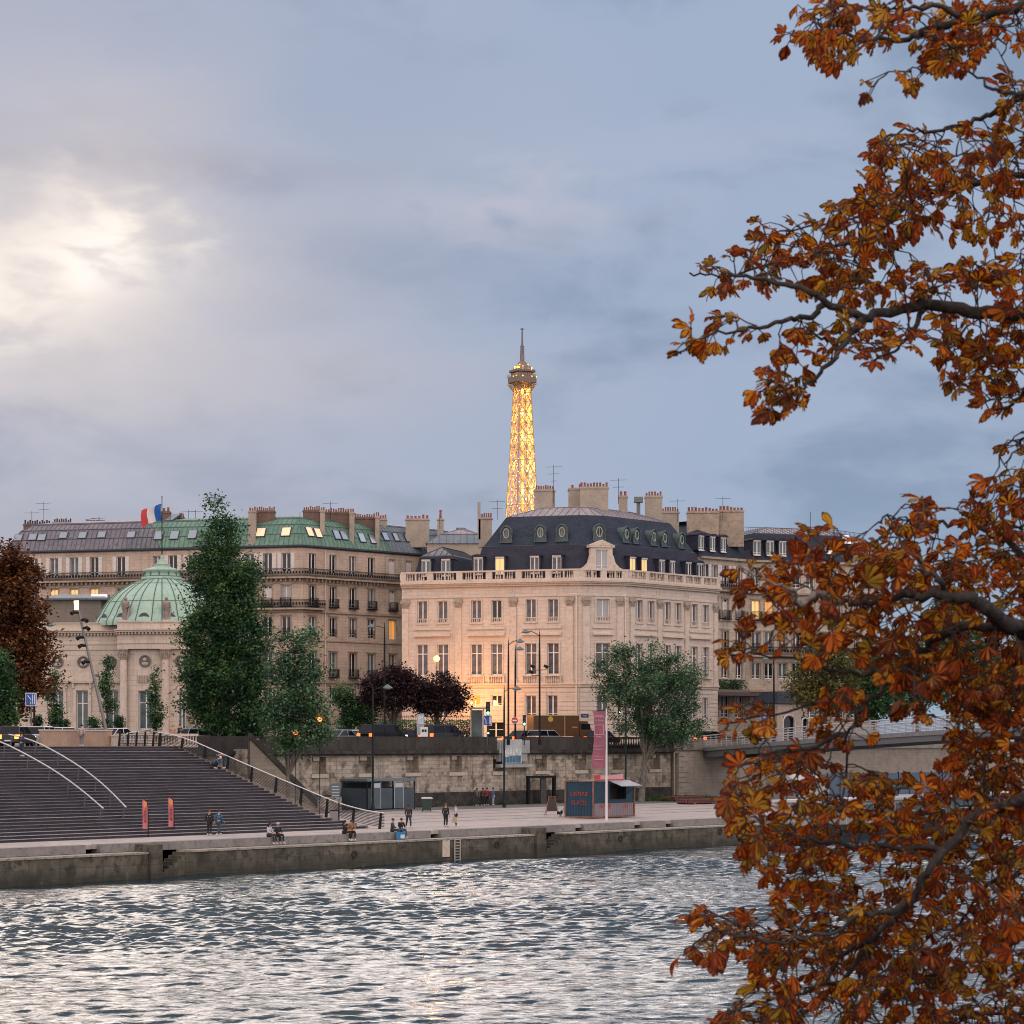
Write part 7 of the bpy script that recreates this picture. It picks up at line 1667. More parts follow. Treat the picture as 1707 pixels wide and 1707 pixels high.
barge(1640, 0.5, 26, 'moored barge with glazed dark cabin seen through the leaves on the right', plain('grey_hull', (.06, .065, .07), .4), plain('cabin_charcoal', (.05, .06, .07), .4))
r = thing('white_marquee', qpx(1330, 30, -.5), 'white canvas marquee on the lower quay beneath the footbridge', 'marquee', rz=QROT)
m = MB(); m.box(-3, 3, -2, 2, 0, 2.3); m.local('canvas_wall', plain('marquee_white', (.50, .49, .50), .7), r); m = MB(); m.hexa([(-3.2,-2.2,2.302),(3.2,-2.2,2.302),(3.2,2.2,2.302),(-3.2,2.2,2.302),(-2.6,-.1,3.2),(2.6,-.1,3.2),(2.6,.1,3.2),(-2.6,.1,3.2)]); m.local('canvas_roof', plain('marquee_roof', (.62, .60, .61), .7), r)
r = thing('blue_hoarding', qpx(1440, 34, -.5), 'long blue grey hoarding below the footbridge', 'hoarding', rz=QROT)
m = MB(); [m.box(-10+k*2.5, -7.55+k*2.5, 0, .1, .1, 3.0) for k in range(12)]; m.local('panel', plain('hoarding_blue', (.10, .15, .22), .6, var=.2), r); [MB().box(-10.05+k*2.5, -9.97+k*2.5, -.05, .15, 0, 3.1).local('post', iron, r) for k in range(13)]

# ------------------------------------------------------------------ people
def skin_obj(name, verts, edges, radii, mat, parent, lv=1):
    me = bpy.data.meshes.new(name); me.from_pydata(verts, edges, []); o = bpy.data.objects.new(name, me); C.objects.link(o)
    md = o.modifiers.new('skin', 'SKIN'); md.use_smooth_shade = True
    for i, sv in enumerate(me.skin_vertices[0].data): rr = radii[i]; sv.radius = rr if isinstance(rr, tuple) else (rr, rr); sv.use_root = (i == 0)
    s = o.modifiers.new('sub', 'SUBSURF'); s.levels = s.render_levels = lv
    me.materials.append(mat); o.parent = parent; WL[o] = WL[parent]; return o
BASE = dict(pel=(0,0,.93), ch=(0,0,1.27), nk=(0,0,1.46), hd=(0,-.02,1.58), tp=(0,-.01,1.67), shL=(.19,0,1.40), elL=(.25,.02,1.12), wrL=(.24,-.06,.88), shR=(-.19,0,1.40), elR=(-.25,.02,1.12), wrR=(-.24,-.06,.88),
            hpL=(.09,0,.88), knL=(.10,-.02,.48), anL=(.10,.03,.09), toL=(.12,-.14,.04), hpR=(-.09,0,.88), knR=(-.10,-.02,.48), anR=(-.10,.03,.09), toR=(-.12,-.14,.04))
POSES = {
 'stand': {}, 'talk': dict(elR=(-.27,-.05,1.14), wrR=(-.16,-.26,1.22)), 'arm_up': dict(elR=(-.34,-.06,1.42), wrR=(-.16,-.12,1.60)),
 'walk': dict(knL=(.10,-.20,.52), anL=(.10,-.26,.12), toL=(.11,-.42,.10), knR=(-.10,.08,.49), anR=(-.10,.34,.14), toR=(-.11,.22,.04), elL=(.25,.12,1.14), wrL=(.25,.12,.92), elR=(-.25,-.02,1.13), wrR=(-.25,-.20,.95)),
 'sit': dict(pel=(0,0,.14), ch=(0,-.02,.47), nk=(0,-.05,.66), hd=(0,-.08,.78), tp=(0,-.07,.87), shL=(.18,-.03,.60), elL=(.24,-.10,.34), wrL=(.14,-.32,.26), shR=(-.18,-.03,.60), elR=(-.24,-.10,.34), wrR=(-.12,-.34,.26), hpL=(.09,-.02,.12), knL=(.13,-.44,.13), anL=(.12,-.48,-.36), toL=(.13,-.64,-.44), hpR=(-.09,-.02,.12), knR=(-.12,-.44,.13), anR=(-.11,-.40,-.36), toR=(-.12,-.56,-.44)),
 'crouch': dict(pel=(0,.10,.34), ch=(0,-.14,.58), nk=(0,-.28,.72), hd=(0,-.40,.78), tp=(0,-.48,.82), shL=(.18,-.22,.68), elL=(.22,-.36,.46), wrL=(.08,-.46,.28), shR=(-.18,-.22,.68), elR=(-.22,-.36,.46), wrR=(-.06,-.48,.26), hpL=(.10,.08,.34), knL=(.16,-.26,.44), anL=(.12,-.02,.09), toL=(.14,-.2,.04), hpR=(-.10,.08,.34), knR=(-.16,-.26,.44), anR=(-.12,-.02,.09), toR=(-.14,-.2,.04)),
 'bend': dict(pel=(0,.12,.86), ch=(0,-.18,1.02), nk=(0,-.36,1.02), hd=(0,-.48,.97), tp=(0,-.57,.93), shL=(.18,-.30,1.02), elL=(.20,-.36,.74), wrL=(.12,-.44,.50), shR=(-.18,-.30,1.02), elR=(-.20,-.36,.74), wrR=(-.12,-.44,.50), hpL=(.09,.10,.84), knL=(.10,-.02,.46), hpR=(-.09,.10,.84), knR=(-.10,-.02,.46)),
}
def cloth(col): return plain('cloth_%d_%d_%d' % tuple(int(c*255) for c in col), col, .85)
skin_tones = [(.46, .27, .19), (.30, .17, .11), (.12, .065, .045)]
def person(loc, rz, pose, top, legs, hair, label, tone=0, height=1.72, coat=False, long_hair=False, bag=None, group=None, hat=None):
    r = thing('person', loc, label, 'person', group=group, rz=rz); k = height/1.72
    J = dict(BASE); J.update(POSES[pose]); J = {a: Vector(b)*k for a, b in J.items()}
    names, V, E, Rr = [], [], [], []
    def add(n, p, rad, par=None): names.append(n); V.append(tuple(p)); Rr.append(rad*k if not isinstance(rad, tuple) else tuple(x*k for x in rad)); (E.append((names.index(par), len(V)-1)) if par else None)
    add('pel', J['pel'], .115); add('ch', J['ch'], .12, 'pel'); add('nk', J['nk'], .05, 'ch'); add('hd', J['hd'], .088, 'nk'); add('tp', J['tp'], .07, 'hd')
    hd = (J['tp']-J['nk']).normalized(); fwd = Vector((0, -1, 0)) if pose not in ('crouch', 'bend') else Vector((0, -.3, -1)).normalized()
    add('nose', J['hd']+fwd*.105*k+hd*.015, .014, 'hd')
    for s in 'LR':
        add('sh'+s, J['sh'+s], .055, 'ch'); add('el'+s, J['el'+s], .040, 'sh'+s); add('wr'+s, J['wr'+s], .027, 'el'+s)
        d = (J['wr'+s]-J['el'+s]).normalized(); sd_ = Vector((1, 0, 0)) if abs(d.x) < .9 else Vector((0, 1, 0)); pm = J['wr'+s]+d*.07*k; add('pm'+s, pm, .030, 'wr'+s)
        for f in range(4):
            o = sd_*(f-1.5)*.021*k; c = fwd*.012*k; b1 = pm+d*.05*k+o; add('f%d%s' % (f, s), b1, .010, 'pm'+s); add('g%d%s' % (f, s), b1+d*(.045-.006*abs(f-1.4))*k+c, .009, 'f%d%s' % (f, s))
        add('th'+s, J['wr'+s]+d*.05*k+fwd*.045*k, .011, 'pm'+s); add('ti'+s, J['wr'+s]+d*.09*k+fwd*.06*k, .010, 'th'+s)
        add('hp'+s, J['hp'+s], .080, 'pel'); add('kn'+s, J['kn'+s], .052, 'hp'+s); add('an'+s, J['an'+s], .036, 'kn'+s); add('to'+s, J['to'+s], .034, 'an'+s)
    skin_obj('body', V, E, Rr, plain('skin_tone_%d' % tone, skin_tones[tone], .6), r)
    tv = [J['pel']+(J['ch']-J['pel'])*.1, J['ch'], (J['nk']*.7+J['ch']*.3), J['shL'], J['elL'], J['elL'].lerp(J['wrL'], .85), J['shR'], J['elR'], J['elR'].lerp(J['wrR'], .85)]
    te = [(0,1),(1,2),(1,3),(3,4),(4,5),(1,6),(6,7),(7,8)]; tr_ = [(.15*k, .12*k), (.17*k, .125*k), .07*k, .075*k, .062*k, .048*k, .075*k, .062*k, .048*k]
    if coat: tv.append(J['pel']+Vector((0, .01, -.28))*k if pose not in ('sit', 'crouch') else J['pel']+Vector((0, -.12, .0))); te.append((0, 9)); tr_.append((.17*k, .13*k))
    skin_obj('jacket', [tuple(v) for v in tv], te, tr_, cloth(top), r)
    lv_ = [J['pel'], J['hpL'], J['knL'], J['knL'].lerp(J['anL'], .88), J['hpR'], J['knR'], J['knR'].lerp(J['anR'], .88)]
    skin_obj('trousers', [tuple(v) for v in lv_], [(0,1),(1,2),(2,3),(0,4),(4,5),(5,6)], [.125*k, .10*k, .072*k, .055*k, .10*k, .072*k, .055*k], cloth(legs), r)
    for s in 'LR':
        a, t = J['an'+s], J['to'+s]; m = MB(); m.tube([a+Vector((0, .03, -.01)), a.lerp(t, .5), t], [.052*k, .052*k, .04*k], 8); m.local('shoe', plain('shoe_%s' % ('pale' if legs[0] < .04 and rnd.random() < .4 else 'dark'), (.5, .48, .46) if legs[0] < .04 and rnd.random() < .4 else (.03, .025, .02), .6), r)
    c = J['hd'].lerp(J['tp'], .45) - fwd*.018*k; m = MB(); up = hd
    q = up.to_track_quat('Z', 'Y').to_matrix().to_4x4(); m.T = Matrix.Translation(c) @ q
    if hat: m.lathe([(.12*k, .01), (.115*k, .06*k), (.07*k, .115*k), (.01, .13*k)], 12)
    m.lathe([(.088*k, -.03*k), (.106*k, .01), (.098*k, .06*k), (.055*k, .10*k), (.01, .112*k)], 12); m.T = None
    if long_hair: b = c-fwd*.06*k; m.tube([b+hd*.03, b-hd*.12*k, b-hd*.30*k], [.085*k, .095*k, .05*k], 8)
    m.local('hair', plain('hair_%d' % int(sum(hair)*500), hat or hair, .8), r, smooth=True)
    m = MB()
    for s in (-1, 1): m.lathe([(.01, -.012*k), (.011*k, 0), (.01, .012*k)], 6, J['hd']+fwd*.082*k+hd*.03*k+Vector((s*.032*k, 0, 0)))
    m.local('eyes', plain('eye_dark', (.02, .015, .012), .3), r)
    if bag: m = MB(); w_ = J['wrL']; m.hexa([w_+Vector(v) for v in ((-.05,-.2,-.55),(.05,-.2,-.55),(.05,.15,-.55),(-.05,.15,-.55),(-.05,-.16,-.12),(.05,-.16,-.12),(.05,.12,-.12),(-.05,.12,-.12))]); m.local('shoulder_bag', cloth(bag), r)
    return r
BK = (.015, .015, .018); NV = (.02, .03, .06); DH = (.02, .014, .010)
person(gnd(349, 1393), 2.8, 'stand', BK, BK, (.10, .05, .03), 'person in long black coat standing at the foot of the steps with their back turned', coat=True)
person(gnd(365, 1393.5), 2.6, 'walk', (.02, .10, .20), (.03, .06, .10), DH, 'person in blue jacket and blue trousers at the foot of the steps')
def sitp(px, dy=0, **k): s = q_s(px, -.05); return Q(s, -.02, .02)
person(sitp(449), QROT+.2, 'sit', (.46, .46, .50), (.03, .03, .04), DH, 'person with dark hair in pale grey jacket seated on the quay edge', long_hair=True)
person(sitp(463), QROT-.1, 'sit', BK, BK, (.5, .33, .30), 'person in black with pale pink headscarf seated on the quay edge', tone=0, hat=(.52, .36, .34))
person(sitp(574), QROT+.5, 'sit', BK, BK, DH, 'person with long dark hair in black coat seated on the quay edge', long_hair=True, coat=True)
person(sitp(586), QROT-.5, 'sit', (.26, .11, .04), BK, DH, 'person in rust orange jacket seated on the quay edge beside a long haired companion')
person(sitp(654), QROT+.6, 'sit', (.035, .05, .045), (.03, .03, .04), DH, 'person in dark green jacket seated left of the blue bag')
person(sitp(669), QROT-.3, 'sit', BK, (.03, .08, .15), DH, 'person in black jacket and blue jeans seated right of the blue bag')
person(gnd(681, 1381), .3, 'walk', (.03, .022, .035), NV, DH, 'person in short dark jacket and navy trousers walking towards the edge', tone=2)
person(gnd(743, 1379), 2.6, 'stand', BK, BK, (.16, .07, .035), 'person with auburn hair in long black coat standing on the open quay', coat=True, tone=0)
person(gnd(760, 1379), -1.6, 'talk', (.50, .48, .50), (.02, .02, .03), DH, 'person in white jumper with beige bag turned towards a companion in black', bag=(.40, .30, .22), tone=1)
def wallp(px): s = q_s(px, WT-1.2); return Q(s, WT-1.2, .015)
person(wallp(795), .5, 'arm_up', (.12, .11, .12), (.04, .045, .06), DH, 'person with raised arm in grey top by the embankment wall', tone=2)
person(wallp(805), .2, 'talk', (.10, .03, .03), BK, DH, 'person in dark maroon top by the embankment wall second from the raised arm', tone=2)
person(wallp(812), 2.9, 'stand', (.22, .015, .03), BK, DH, 'person in bright crimson jacket by the embankment wall', tone=1)
person(wallp(822), 1.2, 'stand', (.05, .10, .30), (.30, .38, .52), DH, 'person in bright blue and white dress by the embankment wall', tone=1, coat=True)
s_, t_ = inv(353, 1282); zz = (t_-ST_T0)/(ST_T1-ST_T0)*SZ; person(Q(s_, t_-.3, zz+.02), 1.4, 'crouch', (.03, .11, .20), BK, (.5, .5, .5), 'person with white cap and blue jacket crouching on the steps', hat=(.5, .48, .48))
s_, t_ = inv(369, 1284); person(Q(s_, t_-.3, zz+.02), -1.2, 'bend', (.15, .11, .09), (.03, .06, .10), (.12, .08, .05), 'person in brown coat bending over a crouching companion on the steps', coat=False)
s_, t_ = inv(33, 1262); person(Q(s_, t_-.2, (t_-ST_T0)/(ST_T1-ST_T0)*SZ+.02), 2.5, 'stand', (.02, .03, .07), (.02, .05, .09), DH, 'person in navy jacket climbing near the top of the steps between the handrails')
person(Q(q_s(136, t5-.8), t5-.8, SZ), 2.9, 'stand', (.40, .34, .33), (.18, .17, .2), DH, 'person in pale top with their back turned at the orange low wall', height=1.6, hat=(.10, .10, .13))
person(Q(q_s(300, t5+1.5), t5+1.5, SZ+.0), 1.0, 'talk', (.02, .022, .035), BK, DH, 'person in dark coat leaning at the balustrade beside the tall tree')
person(Q(q_s(289, t5+1.5), t5+1.5, SZ), -.4, 'talk', (.50, .30, .22), (.2, .15, .12), (.45, .3, .2), 'fair haired person in peach top at the balustrade beside the tall tree')
person(road(770, 41.5), .4, 'stand', BK, BK, DH, 'person in black behind the parapet, left of the two by the glass shelter', coat=True)
person(road(778.5, 41.5), -.3, 'stand', (.03, .02, .02), BK, (.3, .05, .03), 'person in black with red hair behind the parapet by the glass shelter', coat=True)
person(gnd(933, 1362), 1.5, 'crouch', (.55, .53, .53), BK, DH, 'person in white top crouching between menu board and kiosk')
# ================================================================== trees
def leaf_cards(centers, sizes, name, mat, parent, rs, droop=.3, aspect=.6):
    """many small bent leaves as one crown mesh; centers in world coordinates"""
    n = len(centers); org = np.array(WL[parent]); P = centers-org
    q = rs.normal(size=(n, 3)); q[:, 2] = np.abs(q[:, 2])+.55; q[:, 1] -= .15; q /= np.linalg.norm(q, axis=1, keepdims=True)   # leaves face the light above
    d = rs.normal(size=(n, 3)); d[:, 2] -= droop; d -= (d*q).sum(1, keepdims=True)*q; d /= np.linalg.norm(d, axis=1, keepdims=True); e = np.cross(q, d); nn = q
    s = sizes[:, None]
    V = np.stack([P-d*s*.5, P+e*s*aspect*.5+nn*s*.12, P+d*s*.5, P-e*s*aspect*.5+nn*s*.12], 1).reshape(-1, 3)
    me = bpy.data.meshes.new(name); me.vertices.add(4*n); me.vertices.foreach_set('co', V.ravel()); me.loops.add(4*n); me.loops.foreach_set('vertex_index', np.arange(4*n, dtype=np.int32)); me.polygons.add(n); me.polygons.foreach_set('loop_start', np.arange(0, 4*n, 4, dtype=np.int32)); me.polygons.foreach_set('loop_total', np.full(n, 4, dtype=np.int32)); me.update(calc_edges=True); me.validate()
    me.materials.append(mat); o = bpy.data.objects.new(name, me); C.objects.link(o); o.parent = parent; WL[o] = WL[parent]; return o
def tree(name, label, base, top_z, lobes, leaf, n, size, seed, trunk_r=.2, fork=None, bk=bark, cat='tree', group=None, clump=.55, per=28, lean=0.0, nlimb=7, shell=.45):
    """lobes: (dx, dy, z, rx, ry, rz) ellipsoids relative to the base; leaves gather in clumps inside them"""
    rs = np.random.RandomState(seed); r = thing(name, base, label, cat, group=group); b = np.array(base, dtype=float)
    L = np.array(lobes, dtype=float); vol = L[:, 3]*L[:, 4]*L[:, 5]; vol = vol**.8; vol /= vol.sum(); nc = max(6, n//per)
    which = rs.choice(len(L), nc, p=vol); u = rs.normal(size=(nc, 3)); u /= np.linalg.norm(u, axis=1, keepdims=True); rad = (shell+(1-shell)*rs.rand(nc))**.6
    cc = L[which, :3] + u*L[which, 3:]*rad[:, None]; cc[:, 0] += b[0]; cc[:, 1] += b[1]; cc[:, 2] += b[2]
    k = rs.randint(0, nc, n); cs = clump*(0.6+.8*rs.rand(nc)); pts = cc[k] + rs.normal(size=(n, 3))*cs[k][:, None]*np.array([1, 1, .8])
    leaf_cards(pts, size*(.6+.8*rs.rand(n)), 'crown', leaf, r, rs)
    fz = fork or (L[:, 2].min()-L[0, 5]*.2); fz = max(.8, fz); m = MB(); fp = Vector(base)+Vector((lean, 0, fz)); m.tube([Vector(base)+Vector((0, 0, -.1)), Vector(base)+Vector((lean*.4, 0, fz*.5)), fp], [trunk_r*1.25, trunk_r, trunk_r*.85], 8)
    m.build('trunk', bk, r, smooth=True); m = MB(); idx = rs.choice(nc, min(nc, nlimb*3), replace=False)
    for i, j in enumerate(idx):
        tgt = Vector(cc[j]); st = fp if i < nlimb else fp.lerp(Vector((base[0], base[1], base[2]+top_z*.7)), rs.rand()*.8)
        mid = st.lerp(tgt, .5)+Vector((0, 0, .12*(tgt-st).length)); rr = trunk_r*(.5 if i < nlimb else .25); m.tube([st, mid, tgt], [rr, rr*.6, rr*.2], 5)
    m.tube([fp, (base[0]+lean, base[1], base[2]+top_z*.55), (base[0]+lean*.6, base[1], base[2]+top_z*.85)], [trunk_r*.7, trunk_r*.4, trunk_r*.1], 6); m.build('limbs', bk, r); return r
# the tall dense tree
Yb = 209.0; b0 = Vector(((377-CXP)/F*Yb, Yb, SZ-.2)); pm = Yb/F
def lob(pxc, yc, rxp, ryp, base, depth=1.0): return ((pxc-CXP)*base.y/F-base.x, 0, zof(yc, base.y)-base.z, rxp*base.y/F, rxp*base.y/F*depth, ryp*base.y/F)
tree('tall_green_tree', 'tall dense dark green tree rising above the roofs beside the domed palace', b0, 21.5,
     [lob(366, 855, 14, 26, b0), lob(390, 872, 13, 24, b0), lob(372, 900, 30, 34, b0), lob(362, 950, 44, 40, b0), lob(395, 960, 42, 40, b0), lob(372, 1010, 60, 42, b0), lob(350, 1060, 46, 42, b0), lob(400, 1065, 46, 42, b0), lob(345, 1120, 44, 40, b0), lob(385, 1130, 58, 44, b0), lob(350, 1180, 34, 30, b0), lob(395, 1190, 46, 34, b0), lob(405, 1225, 34, 26, b0), lob(350, 1205, 26, 24, b0), lob(425, 1195, 26, 36, b0), lob(385, 1215, 40, 26, b0), lob(425, 1150, 22, 30, b0), lob(330, 1160, 26, 26, b0)],
     leaf_dark, 66000, .27, 3, trunk_r=.30, fork=1.6, clump=.50, per=130, shell=.45, nlimb=12)
b1 = Q(q_s(480, 30.5), 30.5, 0)
tree('grey_green_young_tree', 'smaller grey green tree with pale stems standing on the quay by the stone stair', b1, 15,
     [lob(468, 1075, 12, 26, b1), lob(508, 1072, 20, 26, b1), lob(470, 1120, 26, 36, b1), lob(510, 1120, 30, 34, b1), lob(492, 1165, 44, 30, b1), lob(525, 1185, 24, 30, b1), lob(465, 1195, 28, 30, b1), lob(500, 1225, 44, 22, b1), lob(535, 1215, 18, 18, b1), lob(480, 1245, 26, 12, b1)],
     leaf_green, 15000, .27, 11, trunk_r=.16, fork=3.2, bk=bark_pale, clump=.48, per=65, shell=.3, nlimb=12)
b2 = Q(q_s(1069, 36.3), 36.3, .1)
tree('round_green_tree', 'round topped green tree with forked trunk standing on the grass verge before the mansion', b2, 16,
     [lob(1008, 1118, 20, 26, b2), lob(1040, 1100, 26, 26, b2), lob(1085, 1103, 26, 30, b2), lob(1125, 1110, 24, 28, b2), lob(1155, 1125, 18, 26, b2), lob(1075, 1150, 60, 36, b2), lob(1020, 1160, 26, 30, b2), lob(1130, 1160, 38, 34, b2), lob(1150, 1195, 26, 30, b2), lob(1110, 1215, 50, 26, b2), lob(1055, 1205, 30, 22, b2), lob(1140, 1230, 20, 16, b2)],
     leaf_green, 29000, .25, 21, trunk_r=.30, fork=3.9, bk=bark_pale, clump=.46, per=80, shell=.3, nlimb=14, lean=.4)
b3 = at(655, 1228, 241); b3.z = SZ
tree('purple_leaved_tree', 'dark purple leaved tree before the mansion, the wide one left of the orange lamp', b3, 8, [lob(625, 1150, 26, 22, b3), lob(660, 1135, 30, 22, b3), lob(690, 1150, 26, 22, b3), lob(650, 1165, 40, 16, b3)], leaf_purple, 8000, .30, 31, trunk_r=.18, fork=1.8, clump=.45, per=40)
b4 = at(730, 1228, 243); b4.z = SZ
tree('purple_leaved_tree', 'dark purple leaved tree directly below the orange lamp beside the gateway', b4, 7.5, [lob(735, 1150, 30, 24, b4), lob(710, 1160, 26, 22, b4), lob(762, 1165, 20, 20, b4), lob(730, 1175, 42, 14, b4), lob(740, 1128, 12, 8, b4)], leaf_purple, 8500, .30, 33, trunk_r=.2, fork=1.5, clump=.4, per=40)
b5 = at(578, 1228, 244); b5.z = SZ
tree('dark_green_bushy_tree', 'small dark green tree at the foot of the copper roofed block', b5, 6, [lob(572, 1160, 16, 24, b5), lob(585, 1190, 18, 24, b5), lob(610, 1185, 20, 24, b5)], leaf_dark, 5200, .28, 35, trunk_r=.12, fork=1.2, clump=.35, per=35)
b6 = Vector(((8-CXP)/F*193, 193, SZ))
tree('rust_leaved_tree', 'rust brown chestnut tree standing over the cars left of the palace', b6, 17, [lob(5, 940, 40, 34, b6), lob(35, 965, 36, 40, b6), lob(0, 1000, 60, 46, b6), lob(55, 1020, 30, 36, b6), lob(20, 1070, 60, 44, b6), lob(72, 1090, 24, 34, b6), lob(0, 1130, 60, 44, b6), lob(58, 1140, 28, 30, b6), lob(10, 1175, 50, 22, b6)], leaf_rust, 24000, .34, 41, trunk_r=.32, fork=3.0, clump=.5, per=95, shell=.35)
b7 = Vector(((0-CXP)/F*184, 184, SZ))
tree('dark_green_shrub_tree', 'very dark green tree standing before the rust coloured chestnut', b7, 6, [lob(-5, 1120, 26, 36, b7), lob(5, 1165, 26, 30, b7), lob(-8, 1190, 30, 20, b7)], leaf_dark, 6000, .26, 43, trunk_r=.15, fork=1.0, clump=.35, per=40)
for i, (c, yt, lab) in enumerate(((90, 1112, 'thin young tree before the palace wall, nearest the rust coloured tree'), (178, 1096, 'thin young tree before the palace wall beside the leaning mast'), (259, 1114, 'thin young tree in front of the tall rotunda window'))):
    b = Vector(((c-CXP)/F*240, 240, SZ)); tree('slender_young_tree', lab, b, zof(yt, 240)-SZ, [lob(c+2, yt+16, 8, 18, b), lob(c-3, yt+45, 11, 22, b), lob(c+4, yt+75, 12, 20, b), lob(c, 1205, 9, 14, b)], leaf_dark, 1900, .26, 50+i, trunk_r=.07, fork=.8, clump=.28, per=22, group='slender trees before the palace', shell=.1)
for i, (c, w_, yt, lab) in enumerate(((18, 16, 1190, 'clipped dark shrub in a tub below the rust coloured tree'), (63, 8, 1194, 'clipped round shrub beside the blue lane sign'), (106, 11, 1200, 'low clipped shrub between the first two thin trees'), (154, 10, 1196, 'clipped round shrub left of the leaning mast'), (199, 10, 1194, 'clipped round shrub right of the leaning mast'))):
    b = Vector(((c-CXP)/F*238, 238, SZ)); tree('clipped_shrub', lab, b, 1.6, [lob(c, yt+10, w_*.8, 11, b)], leaf_dark, 900, .2, 60+i, trunk_r=.06, fork=.5, clump=.15, per=20, cat='shrub', group='clipped shrubs before the palace', nlimb=4)
# plane trees along the street on the right
for i, (c, yt, w_, lf, Yt, lab) in enumerate(((1375, 1068, 55, leaf_yellow, 262, 'yellow green plane tree behind the orange leaves right of the shopfront'), (1455, 1080, 50, leaf_dark, 268, 'dark green plane tree behind the footbridge railing'), (1530, 1060, 60, leaf_green, 276, 'grey green plane tree farther along the street on the right'), (1615, 1040, 60, leaf_dark, 284, 'dark plane tree near the right edge behind the bridge'), (1700, 1060, 60, leaf_yellow, 292, 'last yellowing plane tree at the right edge of the street'), (1580, 985, 26, leaf_green, 330, 'bright green treetop showing through the orange foliage'))):
    b = Vector(((c-CXP)/F*Yt, Yt, SZ)); tree('plane_tree', lab, b, zof(yt, Yt)-SZ, [lob(c, yt+34, w_*.6, 34, b), lob(c-w_*.5, yt+70, w_*.6, 34, b), lob(c+w_*.5, yt+66, w_*.6, 36, b), lob(c, yt+90, w_*.8, 30, b)], lf, 8500, .38, 70+i, trunk_r=.28, fork=3.2, clump=.6, per=40, group='plane trees along the street')
rg = thing('terrace_hedge', G1.pt(2, 1.2, zof(1153, 281)), 'trimmed dark hedge growing on the awning terrace of the slate roofed block', 'hedge'); rs = np.random.RandomState(5)
pts = np.array([G1.pt(rs.uniform(.3, 6.5), rs.uniform(.2, 2.0), zof(1154, 281)+rs.uniform(0, 1.5)) for _ in range(2200)]); leaf_cards(pts, .22*(.6+.8*rs.rand(2200)), 'foliage', leaf_dark, rg, rs)
m = MB(); G1.box(m, .2, 6.6, .15, 2.1, zof(1154, 281)+.002, zof(1154, 281)+.3); m.build('planter_trough', plain('planter', (.18, .15, .13), .8), rg)
# low garden greenery behind the fence
rg = thing('garden_shrubs', at(680, 1226, 250), 'mixed low green shrubs behind the thin garden fence', 'shrubs'); pts = []
for _ in range(5200): px_ = rs.uniform(560, 800); p = at(px_, rs.uniform(1200, 1228) , 249+rs.rand()*3); pts.append(p)
leaf_cards(np.array(pts), .25*(.6+.8*rs.rand(5200)), 'foliage', leaf_green, rg, rs); rg['kind'] = 'stuff'
# reeds and tufts at the wall foot
rg = thing('wall_foot_weeds', Q(60, WT-1, 0), 'low weeds and ivy tufts growing along the foot of the wall and on the beds', 'weeds'); pts = []
for _ in range(2600): s = rs.uniform(ST_S+2.5, ST_S+20); pts.append(Q(s, rs.uniform(31, WT-2.6), rs.uniform(.05, .35)))
for _ in range(3000): s = rs.uniform(q_s(1090, 36), QE-1); pts.append(Q(s, rs.uniform(34, WT-.5), .1+rs.uniform(.05, .45)*rs.rand()))
for _ in range(1200): s = rs.uniform(40, 100); pts.append(Q(s, WT-.4-rs.rand()*.5, rs.uniform(0, .3)))
leaf_cards(np.array(pts), .18*(.6+.8*rs.rand(len(pts))), 'foliage', leafy('weed_leaves', [(.02, .05, .012), (.05, .10, .03), (.09, .13, .04)]), rg, rs); rg['kind'] = 'stuff'
# palm on the barge quay
p = qpx(1487, 20, -.5); r = thing('palm_tree', p, 'small palm in a pot on the lower quay beneath the footbridge', 'palm'); m = MB(); m.lathe([(.35, 0), (.5, .7), (.42, .7)], 12, p); m.build('pot', terracotta, r); m = MB(); m.tube([p, p+Vector((0, 0, 2.6))], [.14, .10], 8); m.build('trunk', bark, r); m = MB()
for k in range(20):
    a = k*2.4; el = .2+.8*(k % 5)/5; pts = [p+Vector((math.cos(a)*q*1.5*math.cos(el*.6), math.sin(a)*q*1.5*math.cos(el*.6), 2.6+q*1.1*el-q*q*.9)) for q in (0, .33, .66, 1)]
    for (A, B) in zip(pts, pts[1:]):
        for j in range(5):
            c = A.lerp(B, j/5); d = (B-A).normalized(); sd_ = d.cross(Vector((0, 0, 1))).normalized()
            for s in (-1, 1): m.add([c, c+d*.07, c+sd_*s*.32+d*.2-Vector((0, 0, .12))], [(0, 1, 2)])
m.build('fronds', leaf_dark, r)

